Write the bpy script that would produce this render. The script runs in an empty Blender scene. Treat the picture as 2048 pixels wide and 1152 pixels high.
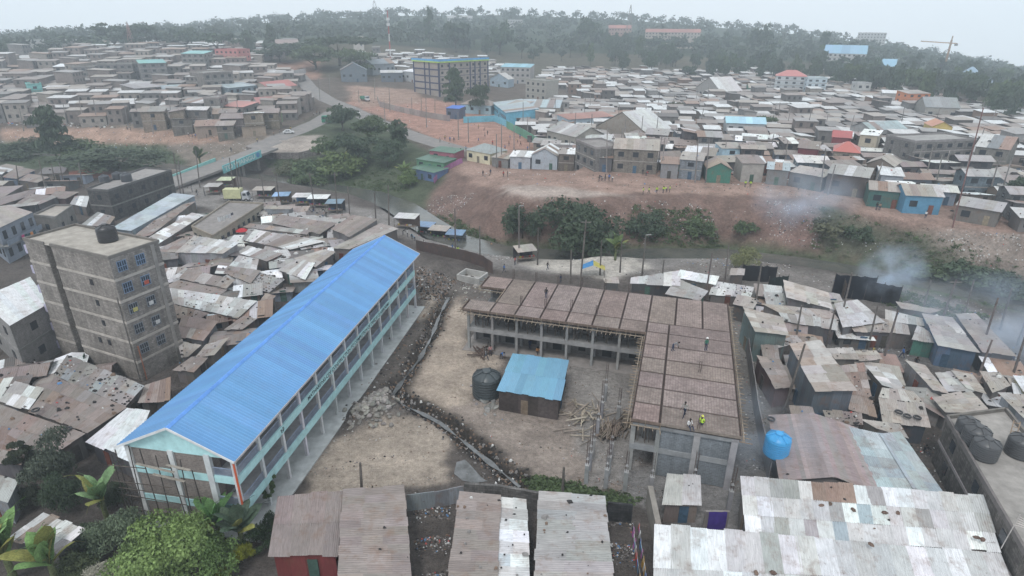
import bpy, math, random
import numpy as np
from mathutils import Vector, Matrix
random.seed(7); rng = np.random.default_rng(7)
sc = bpy.context.scene
COL = sc.collection
# ------------------------------------------------------------------ camera
F, PITCH, ROLL, CH = 1203.63, math.radians(23.71), math.radians(.427), 42.85     # focal length in photo pixels (2048 wide)
FW = np.array([0, math.cos(PITCH), -math.sin(PITCH)]); RT = np.array([1., 0, 0]); UP = np.cross(RT, FW)
CR = RT*math.cos(ROLL)+UP*math.sin(ROLL); CU = -RT*math.sin(ROLL)+UP*math.cos(ROLL); CP = np.array([0, 0, CH])
cd = bpy.data.cameras.new('camera'); cam = bpy.data.objects.new('camera', cd); COL.objects.link(cam)
cd.sensor_width = 36; cd.lens = F/2048*36; cd.clip_start = .5; cd.clip_end = 9000
cam.matrix_world = Matrix(((CR[0], CU[0], -FW[0], 0), (CR[1], CU[1], -FW[1], 0), (CR[2], CU[2], -FW[2], CH), (0, 0, 0, 1)))
sc.camera = cam
# ------------------------------------------------------------------ world, sun, exposure
wd = bpy.data.worlds.new('World'); sc.world = wd; wd.use_nodes = True
nt = wd.node_tree; nt.nodes.clear()
SUN_EL, SUN_AZ = math.radians(58), math.radians(200)
sky = nt.nodes.new('ShaderNodeTexSky'); sky.sky_type = 'NISHITA'; sky.sun_disc = False
sky.sun_elevation = SUN_EL; sky.sun_rotation = SUN_AZ; sky.air_density = 1.0; sky.dust_density = 6.0; sky.ozone_density = 1.0
cloud = nt.nodes.new('ShaderNodeMixRGB'); cloud.inputs['Fac'].default_value = .93; cloud.inputs['Color2'].default_value = (9.0, 9.65, 10.2, 1)  # high overcast veil
bg = nt.nodes.new('ShaderNodeBackground'); bg.inputs['Strength'].default_value = .107
wo = nt.nodes.new('ShaderNodeOutputWorld')
nt.links.new(sky.outputs[0], cloud.inputs['Color1']); nt.links.new(cloud.outputs[0], bg.inputs[0]); nt.links.new(bg.outputs[0], wo.inputs[0])
sd = bpy.data.lights.new('sun', 'SUN'); sd.energy = 1.5; sd.angle = math.radians(12); sd.color = (1, .98, .95)
sun = bpy.data.objects.new('sun', sd); COL.objects.link(sun)
sun.rotation_euler = Vector((math.sin(SUN_AZ)*math.cos(SUN_EL), math.cos(SUN_AZ)*math.cos(SUN_EL), math.sin(SUN_EL))).to_track_quat('Z', 'Y').to_euler()
vs = sc.view_settings; vs.view_transform = 'Standard'; vs.look = 'None'; vs.exposure = 0.2; vs.gamma = 1; vs.use_curve_mapping = False
sc.render.engine = 'CYCLES'; sc.cycles.max_bounces = 6; sc.cycles.volume_bounces = 2; sc.cycles.transparent_max_bounces = 12
# ------------------------------------------------------------------ pixels of the photograph -> places
def ray(px, py): return FW+CR*(px-1024)/F+CU*(576-py)/F
def atz(px, py, z): d = ray(px, py); return CP+d*((z-CH)/d[2])
def atD(px, py, D): d = ray(px, py); return CP+d*(D/math.hypot(d[0], d[1]))
def proj(P):
    D = np.asarray(P, float)-CP; z = D@FW; return 1024+F*(D@CR)/z, 576-F*(D@CU)/z
RIV = np.array([atz(px, py, -2.5)[:2] for px, py in [(-700, 300), (-250, 300), (0, 308), (250, 322), (410, 345), (530, 358), (640, 374), (740, 390), (800, 412), (850, 446), (905, 480), (1000, 505), (1150, 517), (1300, 511), (1450, 511), (1600, 528), (1750, 552), (1900, 583), (2048, 620), (2300, 690)]])
RIVPX = np.array([-700, -250, 0, 250, 410, 530, 640, 740, 800, 850, 905, 1000, 1150, 1300, 1450, 1600, 1750, 1900, 2048, 2300.])
def river_sd(x, y):
    best = np.full(np.shape(x), 1e9); sg = np.zeros(np.shape(x)); t = np.zeros(np.shape(x))
    for i in range(len(RIV)-1):
        a, b = RIV[i], RIV[i+1]; ab = b-a; L2 = ab@ab
        u = np.clip(((x-a[0])*ab[0]+(y-a[1])*ab[1])/L2, 0, 1)
        dx = x-a[0]-u*ab[0]; dy = y-a[1]-u*ab[1]; d = np.hypot(dx, dy)
        m = d < best; best = np.where(m, d, best); t = np.where(m, RIVPX[i]+u*(RIVPX[i+1]-RIVPX[i]), t)
        sg = np.where(m, np.sign(ab[0]*(y-a[1])-ab[1]*(x-a[0])), sg)
    return best*sg, t
def sst(a, b, v): v = np.clip((v-a)/(b-a), 0, 1); return v*v*(3-2*v)
def ztab(xs, ys, D):       # elevation that ground at distance D must have to show at these photo rows
    out = []
    for px, py in zip(xs, ys):
        d = ray(px, py); out.append((math.atan2(d[0], d[1]), CH+D*d[2]/math.hypot(d[0], d[1])))
    return np.array(out).T
ZM = ztab([-300, 0, 300, 600, 800, 1024, 1300, 1500, 1700, 1900, 2048, 2400], [122, 112, 100, 97, 104, 122, 124, 132, 143, 166, 190, 235], 560)
ZF = ztab([-300, 0, 200, 400, 600, 750, 1024, 1250, 1400, 1600, 1700, 1800, 1900, 2048, 2400], [95, 83, 73, 58, 40, 32, 30, 40, 52, 69, 82, 101, 122, 149, 188], 1150)
def hz(x, y):
    x = np.asarray(x, float); y = np.asarray(y, float)
    s, t = river_sd(x, y)
    right = sst(800, 930, t)
    Hp = 3.2+2.8*right+1.0*sst(600, 100, t); bw = 30-17*right
    w = 3.6
    z = np.where(s > 0, -3.4+(Hp+3.4)*sst(w, w+bw, s), -3.4+3.4*sst(-w-.2, -w-5, s))
    vb = np.clip((s-w)/bw, 0, 1); z = z+right*4*vb*(1-vb)*(.42*np.sin(x*.95+1.8*np.sin(y*.33)+.4*s)+.3*np.sin(x*.41+y*.27)+.16*np.sin(x*2.3-y*1.1))
    z = z+np.where(s > 0, .006*np.clip(s-w-bw, 0, 200), 0)
    D = np.hypot(x, y); a = np.arctan2(x, y)
    zm = np.interp(a, ZM[0], ZM[1]); zf = np.interp(a, ZF[0], ZF[1])
    k1 = np.clip((D-310)/250, 0, 1); z = np.where(D > 310, z+(zm-z)*k1*(.55+.45*k1), z)
    k2 = np.clip((D-560)/590, 0, 1); z = np.where(D > 560, zm+(zf-zm)*k2, z)
    z = np.where(D > 1150, zf-(D-1150)*.05, z)
    # heaps and hollows
    for hx, hy, r, h in HEAPS: z = z+h*np.exp(-((x-hx)**2+(y-hy)**2)/(r*r))
    # drainage trench in the yard
    for i in range(len(TRENCH)-1):
        p, q = TRENCH[i], TRENCH[i+1]; ab = q-p; u = np.clip(((x-p[0])*ab[0]+(y-p[1])*ab[1])/(ab@ab), 0, 1)
        d = np.hypot(x-p[0]-u*ab[0], y-p[1]-u*ab[1])
        z = z-np.where((d < 1.5) & (z > -.75), .8*sst(1.3, .35, d), 0)
    return z
HEAPS = []
TRENCH = np.array([atz(px, py, 0)[:2] for px, py in [(897, 588), (880, 622), (862, 668), (838, 712), (806, 752), (785, 782), (800, 800), (842, 818), (880, 838), (925, 873), (965, 905), (1003, 935), (1040, 965)]])
for px, py, z, r, h in [(868, 552, 0, 3.2, 2.6), (850, 575, 0, 3, 1.8), (900, 545, 0, 2.5, 1.2), (757, 822, 0, 2.3, 1.5), (735, 838, 0, 1.6, .9), (775, 800, 0, 1.6, .9), (1190, 512, 0, 5, 1.2), (1130, 505, 0, 3, .8), (1240, 505, 0, 4, .9)]:
    p = atz(px, py, z); HEAPS.append((p[0], p[1], r, h))
def gnd(px, py):
    d = ray(px, py); n = d/math.hypot(d[0], d[1]); D = np.linspace(30, 1500, 1471)
    zz = CH+n[2]*D; hh = hz(n[0]*D, n[1]*D); k = np.argmax(zz <= hh)
    if zz[k] > hh[k]: return CP+n*1100
    k = max(k, 1); e0 = zz[k-1]-hh[k-1]; e1 = zz[k]-hh[k]; Dd = D[k-1]+(D[k]-D[k-1])*e0/(e0-e1+1e-9)
    return CP+n*Dd
def gh(x, y): return float(hz(x, y))
# ------------------------------------------------------------------ materials
MAT = {}
def mat(name, rough=.8, spec=.3, metal=0.):
    m = bpy.data.materials.new(name); m.use_nodes = True; n = m.node_tree.nodes; b = n['Principled BSDF']
    b.inputs['Roughness'].default_value = rough; b.inputs['Specular IOR Level'].default_value = spec; b.inputs['Metallic'].default_value = metal
    MAT[name] = m; return m, m.node_tree, b
def nd(t, typ, **kw):
    n = t.nodes.new(typ)
    for k, v in kw.items():
        if hasattr(n, k): setattr(n, k, v)
        else: n.inputs[k.replace('_', ' ')].default_value = v
    return n
def mul(t, a, b, fac=1., mode='MULTIPLY'):
    m = t.nodes.new('ShaderNodeMixRGB'); m.blend_type = mode
    if isinstance(fac, float): m.inputs[0].default_value = fac
    else: t.links.new(fac, m.inputs[0])
    for i, s in ((1, a), (2, b)):
        if isinstance(s, tuple): m.inputs[i].default_value = s if len(s) == 4 else (*s, 1)
        else: t.links.new(s, m.inputs[i])
    return m.outputs[0]
def noise(t, vec, scale, detail=4., rough=.6, lo=.3, hi=.7, c0=0., c1=1.):
    n = nd(t, 'ShaderNodeTexNoise', Scale=scale, Detail=detail, Roughness=rough); t.links.new(vec, n.inputs['Vector'])
    r = nd(t, 'ShaderNodeMapRange', From_Min=lo, From_Max=hi, To_Min=c0, To_Max=c1); t.links.new(n.outputs['Fac'], r.inputs['Value'])
    return r.outputs[0]
def bump(t, b, h, strength=.4, dist=.05):
    n = nd(t, 'ShaderNodeBump', Strength=strength, Distance=dist); t.links.new(h, n.inputs['Height']); t.links.new(n.outputs[0], b.inputs['Normal'])
def objcol(t):
    o = t.nodes.new('ShaderNodeObjectInfo'); return o.outputs['Color'], o.outputs['Random']
def gray(t, v): 
    c = t.nodes.new('ShaderNodeCombineColor')
    for i in range(3): t.links.new(v, c.inputs[i])
    return c.outputs[0]
def pos(t): return t.nodes.new('ShaderNodeNewGeometry').outputs['Position']
def uvn(t, sx=1, sy=1, sz=1):
    u = t.nodes.new('ShaderNodeUVMap'); m = nd(t, 'ShaderNodeMapping'); m.inputs['Scale'].default_value = (sx, sy, sz); t.links.new(u.outputs[0], m.inputs['Vector']); return m.outputs[0]

def m_generic(name, rough, dirt, scale, spec=.3, bumpy=0.):       # object colour with uneven dirt
    m, t, b = mat(name, rough, spec); c, r = objcol(t); p = pos(t)
    f = noise(t, p, scale, 5, .65, .3, .75, 1-dirt, 1.08); f2 = noise(t, p, scale*.13, 3, .6, .3, .7, 1-dirt*.6, 1.05)
    col = mul(t, mul(t, c, gray(t, f)), gray(t, f2)); t.links.new(col, b.inputs['Base Color'])
    if bumpy: bump(t, b, noise(t, p, scale*3, 4, .6), bumpy, .03)
    return m
m_generic('paint', .6, .25, 1.2); m_generic('concrete', .9, .35, .9, .15, .2); m_generic('wood', .85, .5, 2.5, .15, .3); m_generic('cloth', .95, .3, 2., .05, .3)
m_generic('plastic', .38, .15, 1.5, .4); m_generic('rock', .95, .45, 2.2, .1, .5); m_generic('skin', .6, .1, 3.); m_generic('steel', .5, .4, 2., .4); m_generic('litter', .8, .2, .5)
def m_tin(name, rust, rough):
    m, t, b = mat(name, rough, .35); c, r = objcol(t); p = pos(t)
    uv = uvn(t, 1, .12, 1)
    k_ = .2 if rust > .2 else .08
    st = noise(t, uv, 7., 4, .6, .35, .7, 1-k_, 1+k_*.45)                 # streaks running down the sheet
    big = noise(t, p, .55, 5, .65, .3, .72, 1-k_*.8, 1+k_*.4)
    rnd = nd(t, 'ShaderNodeMapRange', To_Min=.9, To_Max=1.1); t.links.new(r, rnd.inputs['Value'])
    col = mul(t, mul(t, mul(t, c, gray(t, st)), gray(t, big)), gray(t, rnd.outputs[0]))
    rn = noise(t, p, .8, 6, .7, .52, .68, 0., rust); col = mul(t, col, (.16, .085, .05), rn, 'MIX')
    dk = noise(t, p, 3.2, 6, .75, .6, .72, 0., .55 if rust > .2 else .1); col = mul(t, col, (.035, .03, .03), dk, 'MIX')
    t.links.new(col, b.inputs['Base Color']); return m
m_tin('tin', .45, .55); m_tin('tin_clean', .08, .45)
def m_blocks(name, bw, bh, mortar, dirt=.4, contrast=.25):
    m, t, b = mat(name, .92, .12); c, r = objcol(t); p = pos(t); uv = uvn(t)
    br = nd(t, 'ShaderNodeTexBrick', Scale=1., Mortar_Size=.02, Brick_Width=bw, Row_Height=bh, Bias=0.)
    br.inputs['Color1'].default_value = (1-contrast, 1-contrast, 1-contrast, 1); br.inputs['Color2'].default_value = (1+contrast*.5,)*3+(1,); br.inputs['Mortar'].default_value = (mortar,)*3+(1,)
    t.links.new(uv, br.inputs['Vector'])
    f = noise(t, p, .35, 6, .7, .3, .75, 1-dirt, 1.1); f2 = noise(t, uvn(t, 1, .1, 1), 1.6, 5, .7, .3, .72, 1-dirt, 1.06); f3 = noise(t, p, 4., 4, .7, .3, .7, .8, 1.1)
    col = mul(t, mul(t, mul(t, mul(t, c, br.outputs['Color']), gray(t, f)), gray(t, f2)), gray(t, f3)); t.links.new(col, b.inputs['Base Color'])
    bump(t, b, br.outputs['Fac'], -.5, .02); return m
m_blocks('blocks', .42, .22, .7); m_blocks('stone_wall', .5, .28, .62, .5, .35); m_blocks('small_blocks', .4, .2, 1.25, .25, .15)
def m_leaf():
    m, t, b = mat('leaf', .65, .2); c, r = objcol(t); p = pos(t)
    f = noise(t, p, .9, 3, .6, .3, .7, .7, 1.4); f2 = noise(t, p, 7., 2, .5, .3, .7, .7, 1.3)
    col = mul(t, mul(t, c, gray(t, f)), gray(t, f2)); t.links.new(col, b.inputs['Base Color'])
    b.inputs['Subsurface Weight'].default_value = 0
    tr = t.nodes.new('ShaderNodeBsdfTranslucent'); t.links.new(col, tr.inputs[0]); mx = nd(t, 'ShaderNodeMixShader', Fac=.25)
    t.links.new(b.outputs[0], mx.inputs[1]); t.links.new(tr.outputs[0], mx.inputs[2]); t.links.new(mx.outputs[0], t.nodes['Material Output'].inputs[0])
m_leaf()
m, t, b = mat('dark', .7, .3); b.inputs['Base Color'].default_value = (.025, .026, .03, 1)
m, t, b = mat('glass', .15, .6); c, r = objcol(t); b.inputs['Base Color'].default_value = (.03, .036, .045, 1)
m, t, b = mat('water', .14, .5); p = pos(t); b.inputs['Base Color'].default_value = (.085, .095, .09, 1)
col = mul(t, (.05, .056, .052), (.11, .105, .09), noise(t, p, .12, 4, .6), 'MIX'); t.links.new(col, b.inputs['Base Color']); bump(t, b, noise(t, p, 1.3, 4, .6), .25, .05)
m, t, b = mat('ditch_water', .12, .6); p = pos(t); col = mul(t, (.05, .05, .048), (.15, .155, .16), noise(t, p, .8, 4, .6), 'MIX'); t.links.new(col, b.inputs['Base Color'])
m, t, b = mat('asphalt', .9, .2); p = pos(t)
col = mul(t, (.15, .145, .145), (.24, .22, .205), noise(t, p, .35, 6, .7), 'MIX'); t.links.new(col, b.inputs['Base Color'])
m, t, b = mat('ground', .95, .1); p = pos(t)
at = nd(t, 'ShaderNodeVertexColor', layer_name='Col')
f = noise(t, p, .22, 6, .68, .28, .72, .62, 1.32); f2 = noise(t, p, 1.7, 6, .72, .3, .7, .68, 1.3); f3 = noise(t, p, 7., 3, .7, .3, .7, .75, 1.22)
col = mul(t, mul(t, mul(t, at.outputs['Color'], gray(t, f)), gray(t, f2)), gray(t, f3)); t.links.new(col, b.inputs['Base Color']); bump(t, b, noise(t, p, 1.4, 8, .72), .9, .35)
# ------------------------------------------------------------------ mesh helpers
class MB:
    def __init__(s): s.v = []; s.f = []; s.m = []; s.mi = 0
    def add(s, V, Fc):
        o = len(s.v); s.v += [tuple(map(float, p)) for p in V]; s.f += [tuple(i+o for i in q) for q in Fc]; s.m += [s.mi]*len(Fc)
    def hexa(s, P): s.add(P, [(3, 2, 1, 0), (4, 5, 6, 7), (0, 1, 5, 4), (1, 2, 6, 5), (2, 3, 7, 6), (3, 0, 4, 7)])
    def box(s, c, sz, rz=0.):
        cx, cy, cz = c; a, b_, d = sz[0]/2, sz[1]/2, sz[2]/2; co, si = math.cos(rz), math.sin(rz)
        s.hexa([(cx+x*co-y*si, cy+x*si+y*co, cz+z) for x, y, z in [(-a, -b_, -d), (a, -b_, -d), (a, b_, -d), (-a, b_, -d), (-a, -b_, d), (a, -b_, d), (a, b_, d), (-a, b_, d)]])
    def bb(s, x0, x1, y0, y1, z0, z1): s.box(((x0+x1)/2, (y0+y1)/2, (z0+z1)/2), (x1-x0, y1-y0, z1-z0))
    def beam(s, p, q, w, h=None):
        h = h or w; p = Vector(p); q = Vector(q); d = (q-p).normalized(); a = d.cross(Vector((0, 0, 1)))
        a = Vector((1, 0, 0)) if a.length < 1e-3 else a.normalized(); c = a.cross(d)
        P = [e+a*x*w/2+c*y*h/2 for e in (p, q) for x, y in ((-1, -1), (1, -1), (1, 1), (-1, 1))]; s.hexa(P)
    def tube(s, pts, rs, n=8, cap=True):
        if not hasattr(rs, '__len__'): rs = [rs]*len(pts)
        o = len(s.v); V = []; Fc = []
        for i, p in enumerate(pts):
            p = Vector(p); d = (Vector(pts[min(i+1, len(pts)-1)])-Vector(pts[max(i-1, 0)])).normalized()
            a = d.orthogonal().normalized() if abs(d.z) < .99 else Vector((1, 0, 0)); c = d.cross(a).normalized(); a = c.cross(d)
            for k in range(n): an = 2*math.pi*k/n; V.append(p+(a*math.cos(an)+c*math.sin(an))*rs[i])
        for i in range(len(pts)-1):
            for k in range(n): Fc.append((i*n+k, i*n+(k+1) % n, (i+1)*n+(k+1) % n, (i+1)*n+k))
        if cap: Fc.append(tuple(range(n))[::-1]); Fc.append(tuple((len(pts)-1)*n+k for k in range(n)))
        s.add(V, Fc)
    def lathe(s, c, prof, n=24):
        V = [(c[0]+r*math.cos(2*math.pi*k/n), c[1]+r*math.sin(2*math.pi*k/n), c[2]+z) for r, z in prof for k in range(n)]
        s.add(V, [(i*n+k, i*n+(k+1) % n, (i+1)*n+(k+1) % n, (i+1)*n+k) for i in range(len(prof)-1) for k in range(n)])
    def mesh(s, name, mats, smooth=False):
        me = bpy.data.meshes.new(name); me.from_pydata(s.v, [], s.f)
        for m_ in (mats if isinstance(mats, (list, tuple)) else [mats]): me.materials.append(MAT[m_])
        if isinstance(mats, (list, tuple)): me.polygons.foreach_set('material_index', s.m)
        if smooth: me.polygons.foreach_set('use_smooth', [True]*len(s.f))
        boxuv(me); return me
    def build(s, name, mats, parent=None, color=None, loc=(0, 0, 0), rz=0., smooth=False): return obj(name, s.mesh(name, mats, smooth), parent, loc, (0, 0, rz), (1, 1, 1), color)
def boxuv(me):
    uv = me.uv_layers.new(name='UVMap'); co = np.empty(len(me.vertices)*3); me.vertices.foreach_get('co', co); co = co.reshape(-1, 3)
    li = np.empty(len(me.loops), int); me.loops.foreach_get('vertex_index', li)
    nl = np.empty(len(me.polygons)*3); me.polygons.foreach_get('normal', nl); nl = nl.reshape(-1, 3)
    tot = np.empty(len(me.polygons), int); me.polygons.foreach_get('loop_total', tot); N = np.repeat(nl, tot, 0); P = co[li]
    hx = np.hypot(N[:, 0], N[:, 1])+1e-9; up = np.abs(N[:, 2]) > .75
    u = np.where(up, P[:, 0], (-N[:, 1]*P[:, 0]+N[:, 0]*P[:, 1])/hx); v = np.where(up, P[:, 1], P[:, 2])
    uv.data.foreach_set('uv', np.stack([u, v], -1).ravel())
def obj(name, me, parent=None, loc=(0, 0, 0), rot=(0, 0, 0), scale=(1, 1, 1), color=None):
    o = bpy.data.objects.new(name, me); COL.objects.link(o); o.location = loc; o.rotation_euler = rot; o.scale = scale
    if parent is not None: o.parent = parent
    if color is not None: o.color = (*color[:3], 1)
    return o
UNIT = {}
def ubox(name, m_, parent, c, sz, rot=(0, 0, 0), color=None):       # box piece sharing one unit mesh per material
    if m_ not in UNIT: b_ = MB(); b_.box((0, 0, 0), (1, 1, 1)); UNIT[m_] = b_.mesh('unit_box', m_)
    return obj(name, UNIT[m_], parent, c, rot, sz, color)
def tag(o, label, cat, group=None, kind=None):
    if label: o['label'] = label
    if cat: o['category'] = cat
    if group: o['group'] = group
    if kind: o['kind'] = kind
    return o
def thing(name, label, cat, loc=(0, 0, 0), rz=0., group=None):
    o = bpy.data.objects.new(name, None); o.empty_display_size = .3; COL.objects.link(o); o.location = loc; o.rotation_euler = (0, 0, rz); return tag(o, label, cat, group)
def copy_tree(o, parent=None):
    c = o.copy(); COL.objects.link(c); c.parent = parent
    for ch in list(o.children): copy_tree(ch, c)
    return c
def jit(c, a=.12): k = 1+random.uniform(-a, a); return tuple(min(.9, max(.01, v*k*(1+random.uniform(-.03, .03)))) for v in c)
AUTO = []      # things whose label is worded at the end from what stands next to them
LAND = []      # landmarks for that wording: phrase, pixel x, pixel y
HAZE = .0006
FOOT = []      # circles taken by hand-placed things: x, y, r
# ------------------------------------------------------------------ ground sheet
def inpoly(px, py, poly):
    c = np.zeros(px.shape, bool); j = len(poly)-1
    for i in range(len(poly)):
        xi, yi = poly[i]; xj, yj = poly[j]
        c ^= ((yi > py) != (yj > py)) & (px < (xj-xi)*(py-yi)/((yj-yi) or 1e-9)+xi); j = i
    return c
SHADED_DIRT = (.115, .1, .092)  # bare earth, colour darkened to stand for contact shade between near shacks
ZONES = [  # pixel outline on the ground, albedo
    ([(300, 400), (800, 470), (880, 500), (1000, 540), (1480, 560), (1480, 500), (1280, 505), (1050, 510), (900, 490), (800, 430), (640, 400), (330, 360)], (.2, .185, .175)),          # street by the river
    ([(1040, 530), (1140, 490), (1260, 498), (1300, 540), (1200, 560)], (.36, .33, .295)),
    ([(830, 520), (930, 540), (1010, 600), (960, 780), (820, 830), (600, 1000), (560, 1060), (840, 640)], (.12, .105, .095)),
    ([(880, 610), (925, 585), (940, 690), (1010, 700), (980, 760), (890, 840), (815, 800), (835, 730)], (.345, .28, .225)),
    ([(850, 590), (880, 588), (858, 640), (838, 640)], (.3, .25, .2)),
    ([(650, 880), (780, 835), (860, 830), (905, 880), (890, 960), (780, 985), (600, 1000)], (.32, .265, .215)),
    ([(880, 830), (985, 780), (1280, 740), (1280, 980), (1060, 1000), (1000, 900)], (.25, .205, .175)),
    ([(1000, 740), (1300, 700), (1290, 960), (1180, 990), (1150, 800)], (.235, .215, .2)),
    ([(1040, 950), (1100, 960), (1210, 990), (1280, 1000), (1200, 1020), (1060, 990)], (.06, .09, .04)),
    ([(1250, 940), (1480, 930), (1520, 1100), (1250, 1010)], (.19, .18, .175)),
    ([(1460, 560), (1520, 560), (1560, 1000), (1470, 1000)], (.15, .14, .13)),
    ([(1560, 660), (1700, 640), (2048, 690), (2048, 790), (1850, 730), (1780, 740), (1650, 720)], (.125, .118, .115)),
    ([(1260, 540), (1500, 520), (1800, 570), (2048, 650), (2048, 690), (1480, 560)], (.15, .135, .125)),
    # far bank: red earth, plateau, greens
    ([(840, 350), (1000, 300), (1450, 310), (1700, 350), (2048, 440), (2100, 640), (1700, 535), (1500, 500), (1200, 500), (960, 490), (860, 440)], (.155, .1, .082)),
    ([(900, 330), (1000, 300), (1420, 330), (1620, 345), (1900, 420), (2100, 470), (2048, 490), (1800, 440), (1600, 395), (1400, 388), (1180, 385), (960, 375)], (.27, .18, .145)),
    ([(1010, 372), (1080, 370), (1200, 385), (1280, 390), (1100, 396), (1010, 390)], (.34, .275, .24)),
    ([(880, 440), (980, 480), (1280, 490), (1500, 485), (1750, 530), (2048, 590), (2048, 630), (1700, 545), (1480, 508), (1200, 512), (960, 500)], (.065, .085, .045)),
    ([(1650, 410), (1760, 450), (1900, 480), (2048, 530), (2048, 600), (1800, 540), (1620, 500), (1600, 440)], (.085, .088, .06)),
    ([(1830, 455), (2048, 470), (2048, 560), (1950, 540)], (.22, .18, .155)),
    ([(1500, 400), (1640, 410), (1640, 500), (1540, 490)], (.2, .125, .105)),
    ([(500, 300), (640, 230), (700, 215), (850, 300), (900, 330), (860, 400), (760, 390), (560, 350)], (.055, .07, .04)),
    ([(640, 345), (840, 350), (880, 330), (850, 420), (800, 400), (620, 375)], (.07, .085, .05)),
    ([(520, 275), (640, 270), (650, 310), (520, 310)], (.28, .24, .21)),
    ([(0, 270), (330, 240), (560, 240), (520, 310), (330, 345), (0, 300)], (.17, .14, .115)),
    ([(0, 258), (200, 255), (420, 262), (470, 285), (200, 290), (0, 280)], (.3, .19, .14)),
    ([(0, 285), (330, 290), (380, 330), (200, 345), (0, 335)], (.06, .08, .045)),
    ([(130, 345), (215, 335), (225, 352), (140, 362)], (.27, .09, .06)),
    # playground and roadside
    ([(700, 200), (780, 235), (860, 250), (930, 290), (700, 190)], (.3, .18, .13)),
    ([(690, 205), (800, 185), (1000, 225), (1085, 295), (1010, 302), (930, 300), (860, 275), (780, 240)], (.3, .165, .125)),
    ([(690, 170), (830, 180), (850, 205), (720, 215)], (.27, .18, .14)),
    ([(500, 130), (640, 120), (640, 160), (520, 150)], (.26, .15, .11)),
    ([(1190, 150), (1320, 160), (1450, 185), (1380, 215), (1230, 180)], (.24, .155, .12)),
    ([(1330, 215), (1480, 225), (1500, 250), (1360, 245)], (.25, .16, .125)),
]
NR, NC = 620, 460
k = np.linspace(0, 1, NR); yy = 22*(1330/22)**(k**1.0)
kk = np.linspace(-1, 1, NC)
Y = np.repeat(yy[:, None], NC, 1); X = kk[None, :]*(1.25*Y+35)
Zg = hz(X, Y)
V = np.stack([X, Y, Zg], -1).reshape(-1, 3)
idx = np.arange(NR*NC).reshape(NR, NC)
Q = np.stack([idx[:-1, :-1], idx[:-1, 1:], idx[1:, 1:], idx[1:, :-1]], -1).reshape(-1, 4)
me = bpy.data.meshes.new('ground'); me.from_pydata(V.tolist(), [], Q.tolist()); me.materials.append(MAT['ground'])
me.polygons.foreach_set('use_smooth', [True]*len(Q))
D3 = V-CP; zc = D3@FW; PX = 1024+F*(D3@CR)/zc; PY = 576-F*(D3@CU)/zc
wob = np.sin(V[:, 0]*1.9+np.sin(V[:, 1]*1.3)*2)*np.sin(V[:, 1]*2.3+V[:, 0]*.7)*.5+np.sin(V[:, 0]*.55+3*np.sin(V[:, 1]*.31))*.9
PXw = PX+wob*700/np.maximum(zc, 20); PYw = PY+np.roll(wob, 3)*350/np.maximum(zc, 20)
colr = np.tile(np.array(SHADED_DIRT), (len(V), 1)); Dv = np.hypot(V[:, 0], V[:, 1])
colr[(Dv > 150) & (river_sd(V[:, 0], V[:, 1])[0] > 20)] = (.125, .103, .088)  # slum earth across the river, shadows between its shacks painted into the colour
colr[Dv > 420] = (.09, .08, .055); colr[Dv > 620] = (.045, .06, .035)
for poly, c in ZONES:
    m_ = inpoly(PXw, PYw, poly) & (zc > 5); gm = sum(c)/3; colr[m_] = [min(.6, (v*.86+gm*.14)*(1.34 if poly[0][1] > 520 else 1.25)) for v in c]
sdv, tv = river_sd(V[:, 0], V[:, 1])
colr[(np.abs(sdv) < 4.6) & (wob > -.6)] = (.075, .07, .06)
for i in range(len(TRENCH)-1):
    p, q = TRENCH[i], TRENCH[i+1]; ab = q-p; u = np.clip(((V[:, 0]-p[0])*ab[0]+(V[:, 1]-p[1])*ab[1])/(ab@ab), 0, 1)
    d = np.hypot(V[:, 0]-p[0]-u*ab[0], V[:, 1]-p[1]-u*ab[1]); colr[d < 1.35+wob*.6] = (.05, .043, .038)
C_ = colr.reshape(NR, NC, 3)
for _ in range(2): C_[1:-1, 1:-1] = (C_[1:-1, 1:-1]*2+C_[:-2, 1:-1]+C_[2:, 1:-1]+C_[1:-1, :-2]+C_[1:-1, 2:])/6
ca = me.color_attributes.new('Col', 'FLOAT_COLOR', 'POINT'); ca.data.foreach_set('color', np.concatenate([C_.reshape(-1, 3), np.ones((len(V), 1))], 1).ravel())
gob = obj('ground', me); gob['kind'] = 'structure'
# water: river ribbon, trench water, puddle
def ribbon(name, pts, w, z, m_, zs=None):
    b_ = MB(); P = [np.array(p[:2]) for p in pts]; Vv = []
    for i, p in enumerate(P):
        d = P[min(i+1, len(P)-1)]-P[max(i-1, 0)]; d = d/np.hypot(*d); n = np.array([-d[1], d[0]])
        ww = w[i] if hasattr(w, '__len__') else w; zz = zs[i] if zs is not None else z
        Vv += [(*(p+n*ww/2), zz), (*(p-n*ww/2), zz)]
    b_.add(Vv, [(2*i+1, 2*i+3, 2*i+2, 2*i) for i in range(len(P)-1)])
    o = b_.build(name, m_); return o
def dense(P, step=2.):
    out = []
    for a, b_ in zip(P[:-1], P[1:]):
        n = max(1, int(np.hypot(*(np.array(b_[:2])-np.array(a[:2])))/step)); out += [np.array(a[:2])+(np.array(b_[:2])-np.array(a[:2]))*i/n for i in range(n)]
    return out+[np.array(P[-1][:2])]
tag(ribbon('river', dense(RIV, 6), 9, -2.5, 'water'), None, None, None, 'structure')
TD = dense(TRENCH, .5)
tag(ribbon('drainage_water', TD, [.42+.2*math.sin(i*.37)+.14*math.sin(i*.83+1)+random.uniform(-.05, .05) for i in range(len(TD))], -.58, 'ditch_water'), None, None, None, 'structure')
pp = [atz(px, py, 0) for px, py in [(913, 925), (930, 920), (946, 936), (962, 955), (975, 963), (950, 967), (925, 962), (908, 948)]]
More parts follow.
